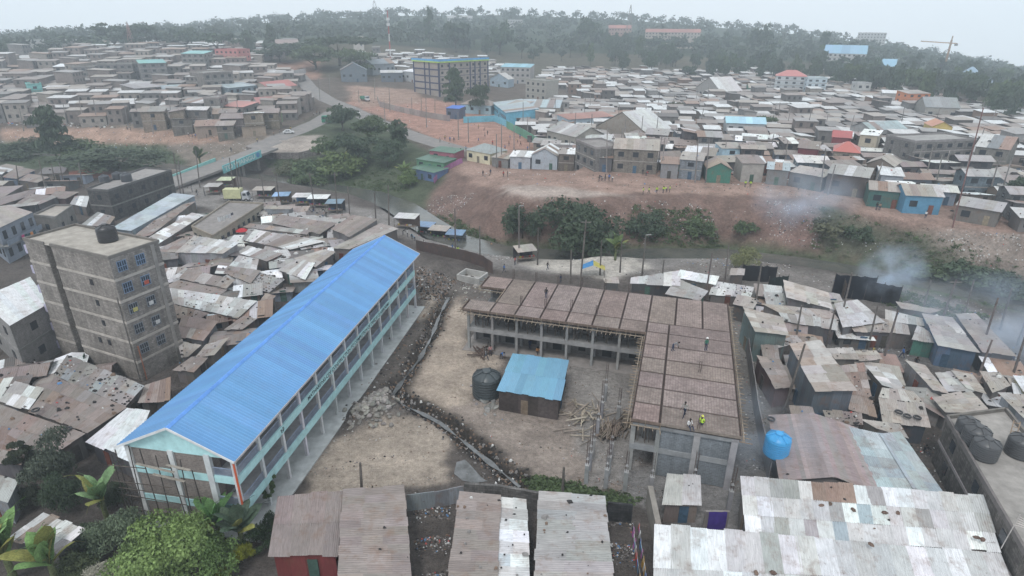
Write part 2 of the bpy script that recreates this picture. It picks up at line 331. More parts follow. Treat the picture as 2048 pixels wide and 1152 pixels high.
b_ = MB(); b_.add([(p[0], p[1], .055) for p in pp], [tuple(range(8))[::-1]]); tag(b_.build('puddle', 'ditch_water'), None, None, None, 'structure')
# roads
def road(name, pix, w, m_='asphalt', lift=.05, kind='structure'):
    P = dense([gnd(*p) for p in pix], 2.5)
    b_ = MB(); Vv = []; K = 5
    for i, p in enumerate(P):
        d = P[min(i+1, len(P)-1)]-P[max(i-1, 0)]; d = d/np.hypot(*d); n = np.array([-d[1], d[0]])
        for j in range(K): q = p+n*w*(.5-j/(K-1)); Vv.append((q[0], q[1], gh(q[0], q[1])+lift))
    b_.add(Vv, [(i*K+j+1, (i+1)*K+j+1, (i+1)*K+j, i*K+j) for i in range(len(P)-1) for j in range(K-1)])
    return tag(b_.build(name, m_), None, None, None, kind)
road('road', [(598, 150), (618, 175), (655, 200), (700, 218), (735, 236), (800, 262), (850, 280), (905, 296), (935, 302)], 9)
road('road', [(500, 300), (545, 283), (595, 262), (640, 243), (672, 222)], 9)
# ------------------------------------------------------------------ corrugated sheets
SHEETS = {}
def sheet_mesh(n, m_, amp=.03):            # unit sheet 1 x 1 with n ridges across x
    key = (n, m_)
    if key not in SHEETS:
        V = []; K = 2*n
        for i in range(K+1):
            z = amp if i % 2 else 0.
            V += [(i/K, 0, z), (i/K, 1, z)]
        me = bpy.data.meshes.new('roof_sheet'); me.from_pydata(V, [], [(2*i, 2*i+2, 2*i+3, 2*i+1) for i in range(K)]); me.materials.append(MAT[m_])
        uv = me.uv_layers.new(name='UVMap')
        for l in me.loops: v = me.vertices[l.vertex_index].co; uv.data[l.index].uv = (v.x, v.y)
        SHEETS[key] = me
    return SHEETS[key]
def text_mesh(txt, size, m_, bold=0.):
    cu = bpy.data.curves.new('lettering', 'FONT'); cu.body = txt; cu.size = size; cu.extrude = .008; cu.offset = bold; cu.space_word = .8
    o = bpy.data.objects.new('lettering', cu); COL.objects.link(o); bpy.context.view_layer.update()
    me = bpy.data.meshes.new_from_object(o.evaluated_get(bpy.context.evaluated_depsgraph_get())); bpy.data.objects.remove(o); me.materials.clear(); me.materials.append(MAT[m_]); return me
def put_text(txt, length, height, m_, parent, loc, rot, color, bold=.0):
    me = text_mesh(txt, 1., m_, bold); xs = [v.co.x for v in me.vertices]; ys = [v.co.y for v in me.vertices]; w = max(xs)-min(xs); h = max(ys)
    return obj('lettering', me, parent, loc, rot, (length/w, height/h, 1), color)
# ------------------------------------------------------------------ school block with the blue roof
BAY, NB = 3.74, 13; LEN = BAY*NB; DEP = 10.2
school = thing('school_building', 'three-storey school block with long bright blue ribbed roof and pale turquoise bands', 'school', (-23.66, 41.04, 0), math.radians(90-9.466))
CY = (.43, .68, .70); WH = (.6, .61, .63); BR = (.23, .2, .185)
p_ = MB(); p_.bb(-.6, LEN+.6, -1.25, DEP+.4, -.3, .16); p_.build('plinth', 'concrete', school, (.5, .52, .52))
for f_, z0 in enumerate((2.95, 6.15)):
    p_ = MB(); p_.bb(.05, LEN-.05, .0, DEP, z0, z0+.22); p_.build('floor_slab', 'concrete', school, (.45, .45, .46))
p_ = MB(); p_.bb(.05, LEN-.05, .0, DEP, 8.75, 8.87); p_.build('ceiling', 'paint', school, (.5, .5, .5))
for k_ in range(NB+1):
    x = k_*BAY
    ubox('column', 'paint', school, (x, .12, 4.45), (.3, .3, 8.85), color=jit(WH, .04))
ZB = (2.70, 5.90)
for z0 in ZB:
    p_ = MB(); p_.bb(-.02, LEN+.02, -.1, .08, z0, z0+.82); band = p_.build('band', 'paint', school, CY)
    if z0 > 5:
        put_text('MATHARE NG-CDF CONSTRUCTION TO COMPLETION OF TWELVE CLASSROOMS', 24.2, .44, 'paint', band, (12.6, -.112, z0+.27), (math.pi/2, 0, 0), (.03, .05, .06), .012)
        e = MB(); x = 17.5; rr = random.Random(2)          # small red second line, too fine to read in the photograph: plain strokes
        while x < 35.5: w_ = rr.uniform(.05, .16); e.bb(x, x+w_, -.112, -.1, .07, .07+rr.uniform(.07, .13)); x += w_+rr.choice([.05, .05, .06, .3])
        e.build('red_marks', 'paint', band, (.35, .1, .1), (0, 0, z0))
        for ex in (7.1, 40.6):         # small painted crests at both ends of the writing
            e = MB()
            for a, b_, c, d in ((0, .1, .12, .55), (.3, .42, .1, .6), (.1, .32, .3, .38), (.48, .54, .2, .55), (-.1, .06, .45, .52), (.1, .5, .12, .17)): e.bb(a, b_, -.112, -.1, c, d)
            e.build('crest', 'paint', band, (.03, .05, .06), (ex, 0, z0+.05))
    p_ = MB(); p_.bb(-.1, .08, .28, DEP-.1, z0+.05, z0+.8); p_.build('end_band', 'paint', school, CY)
    p_ = MB(); p_.bb(LEN-.08, LEN+.1, .28, DEP-.1, z0+.05, z0+.8); p_.build('end_band', 'paint', school, CY)
for y0, ww in ((2.45, .55), (5.9, .5), (DEP-.15, .5)):
    for xx in (-.02, LEN+.02): ubox('end_column', 'paint', school, (xx, y0, 4.45), (.34, ww, 8.85), color=jit((.55, .56, .58), .04))
for xx in (.05, LEN-.05):
    for y0, y1 in ((2.72, 5.65), (6.15, DEP-.4)):
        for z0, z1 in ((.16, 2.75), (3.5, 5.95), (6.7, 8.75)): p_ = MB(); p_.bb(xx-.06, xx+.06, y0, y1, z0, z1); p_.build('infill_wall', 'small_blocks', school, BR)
    g = MB(); s_ = .12
    g.hexa([(xx-s_, -.1, 8.7), (xx+s_, -.1, 8.7), (xx+s_, 10.6, 8.7), (xx-s_, 10.6, 8.7), (xx-s_, 5.2, 11.5), (xx+s_, 5.2, 11.5), (xx+s_, 5.3, 11.5), (xx-s_, 5.3, 11.5)]); g.build('gable', 'paint', school, CY)
for f_, (z0, z1) in enumerate(((.16, 2.95), (3.17, 6.15), (6.37, 8.75))):
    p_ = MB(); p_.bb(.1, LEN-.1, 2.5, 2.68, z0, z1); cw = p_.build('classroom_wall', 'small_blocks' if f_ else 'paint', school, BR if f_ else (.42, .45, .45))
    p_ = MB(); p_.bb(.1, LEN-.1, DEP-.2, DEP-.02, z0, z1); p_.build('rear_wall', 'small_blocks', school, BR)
    for k_ in range(NB):
        x = k_*BAY
        if k_ % 3 == 0: ubox('door', 'paint', cw, (x+BAY/2, 2.48, z0+1.05), (1., .06, 2.1), color=(.12, .1, .1))
        else: ubox('window', 'glass', cw, (x+BAY/2, 2.48, z0+1.6), (1.9, .06, 1.1))
# balustrades: one panel for each bay and floor
rb = MB(); rl = BAY-.32
for zz, t_ in ((1.0, .07), (.12, .05)): rb.bb(0, rl, -.03, .03, zz, zz+t_)
for i in range(24): x = (i+.5)*rl/24; rb.bb(x-.022, x+.022, -.015, .015, .12, 1.)
rme = rb.mesh('railing', 'steel')
for z0 in (3.17, 6.37):
    for k_ in range(NB): obj('railing', rme, school, (k_*BAY+.16, .1, z0+.12), color=(.3, .36, .48))
    for xx in (0, LEN): obj('railing', rme, school, (xx, .35, z0+.12), (0, 0, math.pi/2), (.55, 1, 1), (.3, .36, .48))
# roof: rib sheets 1 m wide on both slopes
RX0, RX1 = -.55, LEN+1.9; ns = 51; sw = (RX1-RX0)/ns
sm = MB()
prof = []
for k_ in range(3): a = k_/3; prof += [(a, 0), (a+.2, 0), (a+.235, .035), (a+.3, .035)]
prof += [(1, 0)]
Vs = []; 
for x, z in prof: Vs += [(x, 0, z), (x, 1, z)]
sm.add(Vs, [(2*i, 2*i+2, 2*i+3, 2*i+1) for i in range(len(prof)-1)])
bsm = sm.mesh('roof_sheet', 'tin_clean')
EA = (-.45, 8.86); RG = (5.25, 11.62); WE = (10.95, 8.86)
BLUE = (.105, .26, .49)
for i in range(ns):
    x = RX0+i*sw
    for (a, b_) in ((EA, RG), (WE, RG)):
        L = math.hypot(b_[0]-a[0], b_[1]-a[1]); an = math.atan2(b_[1]-a[1], b_[0]-a[0]) 
        if b_[0] > a[0]: obj('roof_sheet', bsm, school, (x, a[0], a[1]), (an, 0, 0), (sw*1.0, L, 1), jit(BLUE, .05))
        else: obj('roof_sheet', bsm, school, (x+sw, a[0], a[1]), (math.atan2(b_[1]-a[1], a[0]-b_[0]), 0, math.pi), (sw, L, 1), jit(BLUE, .05))
p_ = MB()
p_.hexa([(RX0, 5.0, 11.54), (RX1, 5.0, 11.54), (RX1, 5.5, 11.54), (RX0, 5.5, 11.54), (RX0, 5.2, 11.7), (RX1, 5.2, 11.7), (RX1, 5.3, 11.7), (RX0, 5.3, 11.7)]); p_.build('ridge_cap', 'paint', school, (.12, .3, .7))
for xx in (RX0-.02, RX1+.02):
    for a, b_ in ((EA, RG), (WE, RG)): p_ = MB(); p_.beam((xx, a[0], a[1]-.04), (xx, b_[0], b_[1]-.04), .06, .22); p_.build('barge_board', 'paint', school, (.62, .63, .64))
p_ = MB(); p_.bb(RX0, RX1, -.5, -.4, 8.68, 8.87); p_.build('fascia', 'paint', school, (.45, .43, .43))
p_ = MB(); p_.tube([(-.25, -.12, .2), (-.25, -.12, 8.6), (-.3, -.4, 8.75)], .09); p_.build('drain_pipe', 'plastic', school, (.5, .1, .045))
LAND.append(('the blue-roofed school', 560, 760))
# builder's scaffold of poles on the gable end
scf = thing('scaffold', 'thin timber pole scaffold tied against the gable end of the blue school', 'scaffold', (-23.66, 41.04, 0), math.radians(90-9.466))
for i, (y0, h, ln) in enumerate([(3.4, 7.6, .2), (4.6, 8.6, -.1), (5.4, 8.9, .25), (6.8, 8.7, 0.), (8.0, 9.2, .2), (9.4, 9.4, -.2), (10.6, 8.8, .1), (11.2, 8.2, 0.)]):
    p_ = MB(); p_.tube([(-1.0+ln, y0, 0), (-.75, y0+ln, h)], .045, 6); p_.build('pole', 'wood', scf, (.07, .06, .055))
for z0, y0, y1 in ((2.4, 3.2, 11.4), (4.6, 3.2, 11.4), (5.4, 6, 11.6), (7.2, 8, 11.8), (3.6, 5, 11)):
    p_ = MB(); p_.tube([(-.85, y0, z0), (-.85, y1, z0+random.uniform(-.4, .4))], .04, 6); p_.build('ledger', 'wood', scf, (.12, .1, .085))
for z0, y0, y1 in ((7.5, 5.2, 8.8), (6.6, 4.4, 7.4), (7.9, 3.6, 5.8)): ubox('plank', 'wood', scf, (-.95, (y0+y1)/2, z0), (.22, y1-y0, .05), (.12, 0, 0), (.42, .38, .33))
# ------------------------------------------------------------------ concrete frame under construction
YA = math.radians(15.737)
cons = thing('construction_building', 'unfinished two-storey L-shaped concrete frame with a rebar-covered brown roof slab', 'building', (-6.28, 76.07, 0), -YA)
CO = (.34, .335, .335); SL = 6.72
colx = [0.2+3.53*i for i in range(8)]
def ccol(x, y, z1=6.2, s_=.34): ubox('column', 'concrete', cons, (x, y, z1/2), (s_, s_, z1), color=jit(CO, .08))
for x in colx[:7]:
    ccol(x, 0); ccol(x+.0, 2.6)
for x in colx: ccol(x, 10.9)
ccol(25.0, -19.6, 6.2, .45); ccol(27.5, -19.75, 6.2, .45)
for y in (-15.6, -11.8, -8, -4.2, -.4): ccol(25.0, y); ccol(27.5, y)
for z0 in (3.0,):
    p_ = MB(); p_.bb(0, 24.8, -.2, .2, z0-.15, z0+.45); p_.build('beam', 'concrete', cons, CO)
    p_ = MB(); p_.bb(.05, 34.7, .25, 10.95, z0, z0+.3); p_.build('floor_slab', 'concrete', cons, (.3, .295, .29))
    p_ = MB(); p_.bb(24.75, 34.7, -19.5, .15, z0, z0+.3); p_.build('floor_slab', 'concrete', cons, (.3, .295, .29))
    p_ = MB(); p_.bb(24.8, 34.9, -19.9, -19.55, z0-.1, z0+.5); p_.build('beam', 'concrete', cons, (.3, .31, .32))
    p_ = MB(); p_.bb(24.75, 25.15, -19.5, -.25, z0-.14, z0+.46); p_.build('beam', 'concrete', cons, CO)
p_ = MB(); p_.bb(-.6, 34.9, -.9, 11.2, -.2, .08); p_.build('plinth', 'concrete', cons, (.3, .275, .26))
for z0, z1 in ((.08, 2.85), (3.3, 6.1)):
    p_ = MB(); p_.bb(.3, 34.7, 2.75, 2.95, z0, z1); iw = p_.build('inner_wall', 'small_blocks', cons, (.2, .195, .195))
    for i in range(7): ubox('opening', 'dark', iw, (colx[i]+1.75, 2.74, z0+1.1), (1.3 if i % 2 else 1., .06, 1.9 if i % 2 else 1.2))
    p_ = MB(); p_.bb(.3, 34.7, 10.8, 11., z0, z1); p_.build('rear_wall', 'small_blocks', cons, (.2, .195, .195))
    p_ = MB(); p_.bb(34.6, 34.85, -19.5, 10.7, z0, z1); p_.build('side_wall', 'small_blocks', cons, (.22, .22, .225))
    for x0, x1 in ((27.75, 30.9), (31.5, 34.4)): p_ = MB(); p_.bb(x0, x1, -19.8, -19.6, z0, z1); p_.build('block_wall', 'small_blocks', cons, (.2, .22, .24))
    p_ = MB(); p_.bb(27.3, 27.5, -19.4, 2.6, z0, z1); p_.build('corridor_wall', 'small_blocks', cons, (.2, .2, .205))
for x in (31.2, 34.7): ccol(x, -19.74, 6.3, .62)
p_ = MB(); p_.bb(24.9, 34.95, -20.05, -19.6, 5.85, 6.4); p_.build('ring_beam', 'concrete', cons, (.28, .29, .3))
# shuttering boards, slab bays framed by beam trenches, mats of rebar
def bay(x0, x1, y0, y1, lines):
    g = .13; sl = ubox('slab_form', 'wood', cons, ((x0+x1)/2, (y0+y1)/2, SL-.12), (x1-x0-2*g, y1-y0-2*g, .1), color=jit((.35, .285, .262), .15))
    r = MB(); z = SL-.02; st = .28
    n = max(1, int((x1-x0-2*g)/st)); m2 = max(1, int((y1-y0-2*g)/st))
    for i in range(n+1): x = x0+g+(x1-x0-2*g)*i/n; r.add([(x-.014, y0+.02, z), (x+.014, y0+.02, z), (x+.014, y1-.02, z), (x-.014, y1-.02, z)], [(0, 1, 2, 3)])
    for j in range(m2+1): y = y0+g+(y1-y0-2*g)*j/m2; r.add([(x0+.02, y-.012, z+.02), (x1-.02, y-.012, z+.02), (x1-.02, y+.012, z+.02), (x0+.02, y+.012, z+.02)], [(0, 1, 2, 3)])
    r.build('rebar_mat', 'steel', cons, (.15, .09, .075))
BX = [-.3, 3.6, 7.13, 10.66, 14.2, 17.7, 21.25, 24.7]
for i in range(7):
    bay(BX[i], BX[i+1], -1.0, 2.3, 8)
    if i > 0: bay(BX[i], BX[i+1], 2.3, 11.3, 8)
bay(BX[0], BX[1], 7.0, 11.3, 8)
for i in range(3): bay(24.7+3.5*i, 24.7+3.5*(i+1)-(.05 if i == 2 else 0), 2.3, 11.3, 8)
YB = [2.3, -.5, -3.9, -7.2, -10.5, -13.7, -16.9, -20.1]
for j in range(7): bay(24.7, 27.5, YB[j+1], YB[j], 8); bay(27.5, 35.15, YB[j+1], YB[j], 8)
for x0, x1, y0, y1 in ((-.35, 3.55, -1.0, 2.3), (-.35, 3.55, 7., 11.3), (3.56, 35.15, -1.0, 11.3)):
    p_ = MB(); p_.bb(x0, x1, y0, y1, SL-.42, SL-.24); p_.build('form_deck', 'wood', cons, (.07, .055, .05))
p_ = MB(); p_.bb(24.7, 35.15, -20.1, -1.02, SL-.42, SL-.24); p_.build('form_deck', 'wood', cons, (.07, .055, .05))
def edge(x0, y0, x1, y1):                           # edge boards, studs and struts of the formwork
    L = math.hypot(x1-x0, y1-y0); a = math.atan2(y1-y0, x1-x0); n = max(1, int(L/.62)); ox, oy = math.sin(a), -math.cos(a)
    p_ = MB(); p_.beam((x0+ox*.06, y0+oy*.06, SL-.12), (x1+ox*.06, y1+oy*.06, SL-.12), .05, .34); p_.build('edge_board', 'wood', cons, (.2, .15, .125))
    p_ = MB(); p_.beam((x0+ox*.35, y0+oy*.35, SL-.5), (x1+ox*.35, y1+oy*.35, SL-.5), .1, .1); p_.build('edge_runner', 'wood', cons, (.36, .3, .24))
    for i in range(n+1):
        x = x0+(x1-x0)*i/n+random.uniform(-.08, .08); y = y0+(y1-y0)*i/n; l = random.uniform(.45, .95)
        ubox('formwork_stud', 'wood', cons, (x+ox*l*.5, y+oy*l*.5, SL-.58+random.uniform(-.05, .05)), (.07, l+.3, .07), (random.uniform(-.1, .1), 0, a+random.uniform(-.15, .15)), jit((.36, .29, .22), .2))
        if i % 2 == 0: ubox('formwork_stud', 'wood', cons, (x+ox*.12, y+oy*.12, SL-.22), (.06, .06, .5+random.random()*.3), (0, 0, a), jit((.34, .27, .2), .2))
edge(-.3, -1.0, 24.7, -1.0); edge(24.7, -1.2, 24.7, -20.1); edge(24.7, -20.1, 27.6, -20.1); edge(35.15, -20.1, 35.15, 11.3); edge(-.35, 11.3, -.35, 7.0); edge(-.35, 2.3, -.35, -1.0); edge(-.3, 7., 3.6, 7.)
p_ = MB(); p_.beam((27.6, -20.16, SL-.1), (35.2, -20.16, SL-.1), .05, .3); p_.build('edge_board', 'wood', cons, (.26, .22, .19))
p_ = MB(); p_.beam((3.55, 7., SL+.02), (3.55, 2.3, SL+.02), .12, .12); p_.build('edge_runner', 'wood', cons, (.33, .26, .2))
for i in range(86):                                 # props under the slab
    x = .5+random.random()*24; y = .35+random.random()*2.1
    ubox('prop', 'wood', cons, (x, y, 4.75), (.075, .075, 3.1), (random.uniform(-.09, .09), random.uniform(-.09, .09), 0), jit((.15, .125, .105), .25))
for i in range(14): ubox('prop', 'wood', cons, (25.2+random.random()*2, -19.3+random.random()*1.5, 4.75), (.07, .07, 3.1), (random.uniform(-.05, .05), random.uniform(-.05, .05), 0), jit((.16, .13, .11), .25))
def starter(x, y, z0, h, parent=cons, n=4, s_=.26, name='starter_bars'):
    r = MB()
    for i in range(n): a = (i+.5)*2*math.pi/n; r.tube([(x+s_*.6*math.cos(a), y+s_*.6*math.sin(a), z0), (x+s_*.6*math.cos(a)+random.uniform(-.04, .04), y+s_*.6*math.sin(a)+random.uniform(-.04, .04), z0+h)], .022, 5)
    for z in np.arange(z0+.25, z0+h, .35): r.tube([(x+s_*.6*math.cos(k*math.pi/2+.785), y+s_*.6*math.sin(k*math.pi/2+.785), z) for k in range(5)], .014, 4)
    return r.build(name, 'steel', parent, (.09, .06, .055))
for x, y in [(c, 2.4) for c in (7.2, 10.7, 14.3, 17.8)]+[(c, 11.2) for c in (3.6, 7.2, 10.7, 14.2, 17.8, 21.3)]+[(31.3, -9.0), (31.2, -20)]: starter(x, y, SL, 1.25+random.random()*.5)
LAND.append(('the unfinished concrete building', 1260, 720))
FOOT += [(-6.28+math.cos(YA)*x+math.sin(YA)*y, 76.07-math.sin(YA)*x+math.cos(YA)*y, 6) for x, y in [(c, 5) for c in range(0, 35, 5)]+[(30, c) for c in range(-20, 5, 5)]]
def C2W(x, y): return (-6.28+math.cos(YA)*x+math.sin(YA)*y, 76.07-math.sin(YA)*x+math.cos(YA)*y)
# free-standing column stubs of the next wing
STUBS = [(21, -23), (21, -20.9), (21, -18.9), (20.95, -15.1), (20.9, -11.6), (20.8, -7.8), (23, -23.1), (23, -21.1), (22.95, -18.8), (22.9, -12), (24.9, -22.9), (27.4, -22.9), (31.4, -21.6), (34.8, -22.8)]
for i, (x, y) in enumerate(STUBS):
    wx, wy = C2W(x, y); t_ = thing('column_stub', None, 'column', (wx, wy, 0), -YA, 'column stubs of the unbuilt wing')
    ubox('shaft', 'concrete', t_, (0, 0, 1.05), (.4, .4, 2.6), color=jit((.3, .3, .31), .06)); ubox('collar', 'concrete', t_, (0, 0, 2.35), (.43, .43, .1), color=(.42, .42, .42))
    starter(0, 0, 2.3, 2.4+random.random()*.6, t_, 4, .28)
    ubox('tie_block', 'concrete', t_, (0, 0, 3.1), (.3, .3, .08), color=(.4, .4, .4))
    px, py = proj((wx, wy, 1.)); AUTO.append((t_, 'concrete column stub with rebar standing', px, py))
# ------------------------------------------------------------------ six-storey stone flats
YT = math.radians(23.5)
ta = np.array([math.sin(YT), math.cos(YT)]); tc = np.array([-math.cos(YT), math.sin(YT)])
T1, T2, TH = 3.4, 16.2, 17.0
tow = thing('apartment_tower', 'six-storey grey stone apartment block with a black water tank on its flat roof', 'building', (-47.8, 66.5, 0), math.radians(90)-YT)
# local x = along ta (depth away), local y = along tc (towards the left)
ST = (.355, .325, .3)
def wallbox(x0, x1, y0, y1, nm='wall', c=ST, m_='blocks', z1=TH, z0=-.3): p_ = MB(); p_.bb(x0, x1, y0, y1, z0, z1); return p_.build(nm, m_, tow, c)
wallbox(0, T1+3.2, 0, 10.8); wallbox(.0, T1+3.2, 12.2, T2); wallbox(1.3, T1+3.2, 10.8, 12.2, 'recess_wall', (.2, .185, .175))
for k_ in range(1, 6):
    z = k_*2.83
    for a, b_ in ((-.06, 10.86), (12.14, T2+.06)): p_ = MB(); p_.bb(-.05, .02, a, b_, z-.16, z+.16); p_.build('floor_band', 'concrete', tow, (.47, .43, .39))
    p_ = MB(); p_.bb(-.05, T1+3.25, -.055, .02, z-.16, z+.16); p_.build('floor_band', 'concrete', tow, (.48, .44, .4))
for x0, x1, y0, y1 in ((-.08, T1+3.3, -.08, .12), (-.08, .12, .13, 10.88), (-.08, .12, 12.12, T2+.08), (T1+3.1, T1+3.3, .13, T2), (.13, T1+3.09, T2-.12, T2+.08)):
    p_ = MB(); p_.bb(x0, x1, y0, y1, TH-.05, TH+.35); p_.build('parapet', 'concrete', tow, (.2, .185, .17))
p_ = MB(); p_.bb(0, T1+3.1, 0, T2, TH, TH+.06); p_.build('roof_slab', 'concrete', tow, (.4, .37, .33))
ubox('corner_column', 'concrete', tow, (T1+2.2, -.03, TH/2), (.5, .12, TH), color=(.33, .31, .29))
for k_ in range(6):
    z = k_*2.83
    for x, big in ((1.3, 1), (3.7, 1)):
        if k_ == 0: continue
        zz = z+1.55
        w_ = ubox('window', 'glass', tow, (x, -.02, zz), (1.1, .1, 1.25)); fr = MB(); 
        for a in (-.57, 0, .57): fr.bb(x+a-.04, x+a+.04, -.1, -.04, zz-.7, zz+.7)
        for a in (-.64, -.05, .64): fr.bb(x-.57, x+.57, -.1, -.04, zz+a-.04, zz+a+.04)
        for a in (-.28, .28): fr.bb(x+a-.025, x+a+.025, -.09, -.05, zz-.7, zz+.7)
        fr.build('window_frame', 'paint', w_, (.2, .27, .38) if k_ > 3 else (.22, .24, .27), (-x, .02, -zz) if False else (0, 0, 0)).matrix_parent_inverse = w_.matrix_basis.inverted()
        if k_ in (2, 3, 4) and random.random() < .7: c_ = ubox('curtain', 'cloth', w_, (x+random.uniform(-.2, .2), -.13, zz-.25), (.6, .04, .5), color=random.choice([(.6, .6, .6), (.55, .5, .2), (.5, .12, .08)])); c_.matrix_parent_inverse = w_.matrix_basis.inverted()
    for y, s_ in ((3.4, .5), (5.2, .5)):
        if (k_ == 1) or (k_ in (2, 3, 4) and y < 4) : ubox('vent_window', 'dark', tow, (-.01, y+1.2, z+1.9), (.1, s_*1.1, .75))
for a, b_ in ((4.9, .0),): p_ = MB(); p_.tube([(-.12, .35, .2), (-.12, .35, 12)], .06); p_.build('soil_pipe', 'plastic', tow, (.15, .14, .13))
p_ = MB(); p_.tube([(.5, -.12, .1), (.5, -.12, 5)], .07); p_.build('soil_pipe', 'plastic', tow, (.3, .13, .08))
for k_ in range(6): p_ = MB(); p_.bb(.2, 3.6, T2, T2+.9, k_*2.83+.9, k_*2.83+2.0); p_.build('balcony', 'paint', tow, (.42, .4, .52))
LAND.append(('the six-storey stone flats', 210, 620))
FOOT += [(-47.8+ta[0]*a+tc[0]*b_, 66.5+ta[1]*a+tc[1]*b_, 5) for a in (2, 7) for b_ in (2, 7, 12, 16)]
# ------------------------------------------------------------------ water tanks
def tank_mesh(m_='plastic'):
    p_ = MB(); prof = [(1.0, 0)]
    for k_ in range(7): z = .1+k_*.2; prof += [(1., z), (1.04, z+.05), (1.04, z+.12), (1., z+.16)]
    prof += [(1., 1.5), (.97, 1.6), (.4, 1.86), (.34, 1.88)]; p_.lathe((0, 0, 0), prof, 28); return p_.mesh('shell', m_, True)
def lid_mesh():
    p_ = MB(); p_.lathe((0, 0, 0), [(.34, 1.84), (.34, 1.98), (.28, 2.03), (0.01, 2.04)], 20); return p_.mesh('lid', 'plastic')
def rib_mesh():
    p_ = MB()
    for k_ in range(6): a = k_*math.pi/3; c, s_ = math.cos(a), math.sin(a); p_.beam((c*.36, s_*.36, 1.9), (c*1., s_*1., 1.6), .12, .08)
    return p_.mesh('rib', 'plastic')
TK = (tank_mesh(), lid_mesh(), rib_mesh())
def tank(loc, r, h, c, label, cat='water tank', group=None):
    t_ = thing('water_tank', label, cat, loc, random.random()*6, group); s_ = (r, r, h/2.04)
    for nm, me_ in zip(('shell', 'lid', 'rib'), TK): obj(nm, me_, t_, (0, 0, 0), (0, 0, 0), s_, c)
    return t_
BK = (.035, .036, .04)
q = np.array([-47.8, 66.5])+ta*4.2+tc*6.0; tank((q[0], q[1], TH+.06), 1.1, 2.3, (.03, .03, .033), 'black ribbed water tank on the six-storey stone flats')
q = C2W(6.3, -10.6); ytank = tank((q[0], q[1], 0), 1.75, 3.6, (.045, .055, .06), 'large black water tank on the yard beside the blue-roofed shed'); FOOT.append((q[0], q[1], 2))
# ------------------------------------------------------------------ shacks near the camera, roof outlines read off the photograph
BRN, GRY, LGT, WHT, RST, DRK, BLG, PNK, CRM, GRN = (.24, .205, .19), (.32, .31, .305), (.5, .5, .5), (.7, .72, .73), (.25, .175, .14), (.13, .12, .115), (.34, .4, .43), (.265, .222, .22), (.33, .298, .27), (.16, .27, .22)
PAL = {'brown': [BRN]*7+[GRY, RST, (.28, .24, .22)], 'grey': [GRY]*5+[BRN, LGT, (.27, .26, .25)], 'mixed grey': [GRY]*3+[BRN]*3+[LGT, LGT, WHT, RST], 'pale': [LGT]*4+[GRY]*2+[WHT, CRM], 'white': [WHT]*3+[(.6, .62, .63)]*3+[LGT]*2,
       'rusty': [RST, RST, BRN, BRN, CRM, GRY, LGT], 'blue-grey': [BLG]*5+[GRY, LGT], 'pinkish': [PNK]*4+[BRN], 'cream': [CRM]*4+[GRY, BRN, LGT], 'dark': [DRK]*3+[BRN, GRY], 'striped': [WHT, BRN, LGT, BRN, GRY, BRN]}
DEB = MB()          # loose stones, rags and scrap lying on roofs
def debris_on(P, n, r0=.06, r1=.2):
    for _ in range(n):
        u, v = random.random(), random.random(); c = P(u, v); r = random.uniform(r0, r1)*(1 if random.random() < .85 else 2); a = random.random()*6; h = r*random.uniform(.25, .7)
        DEB.mi = random.choice([0, 0, 0, 0, 0, 1, 1, 1, 3, 3, 2]) if random.random() < .96 else random.choice([4, 5])
        k = [(c[0]+r*random.uniform(.6, 1.3)*math.cos(a+i*1.571), c[1]+r*random.uniform(.4, 1.)*math.sin(a+i*1.571), c[2]) for i in range(4)]
        DEB.hexa([(*p[:2], p[2]+.0) for p in k]+[(c[0]+(p[0]-c[0])*.6, c[1]+(p[1]-c[1])*.6, c[2]+h+.03) for p in k])
def sheet_obj(parent, P4, base, n, m_, color, amp=.04, lift=0., name='roof_sheet', horiz=False):
    # corrugated sheet on a bilinear patch; P4 = corners (00, 10, 11, 01)
    if horiz: P4 = [P4[1], P4[2], P4[3], P4[0]]
    a, b_, c, d = [np.asarray(p)-base for p in P4]; K = 2*n; V = []
    for i in range(K+1):
        u = i/K; z = (amp if i % 2 else 0)+lift; p = a+(b_-a)*u; q = d+(c-d)*u
        V += [(p[0], p[1], p[2]+z), (q[0], q[1], q[2]+z)]
    me = bpy.data.meshes.new(name); me.from_pydata(V, [], [(2*i+1, 2*i+3, 2*i+2, 2*i) for i in range(K)]); me.materials.append(MAT[m_])
    uv = me.uv_layers.new(name='UVMap'); ru = random.random()*50; W = np.linalg.norm(b_-a); L = np.linalg.norm(d-a)
    uv.data.foreach_set('uv', [k for l in me.loops for k in ((l.vertex_index//2)/K*W+ru, (l.vertex_index % 2)*L+ru)])
    return obj(name, me, parent, color=color)
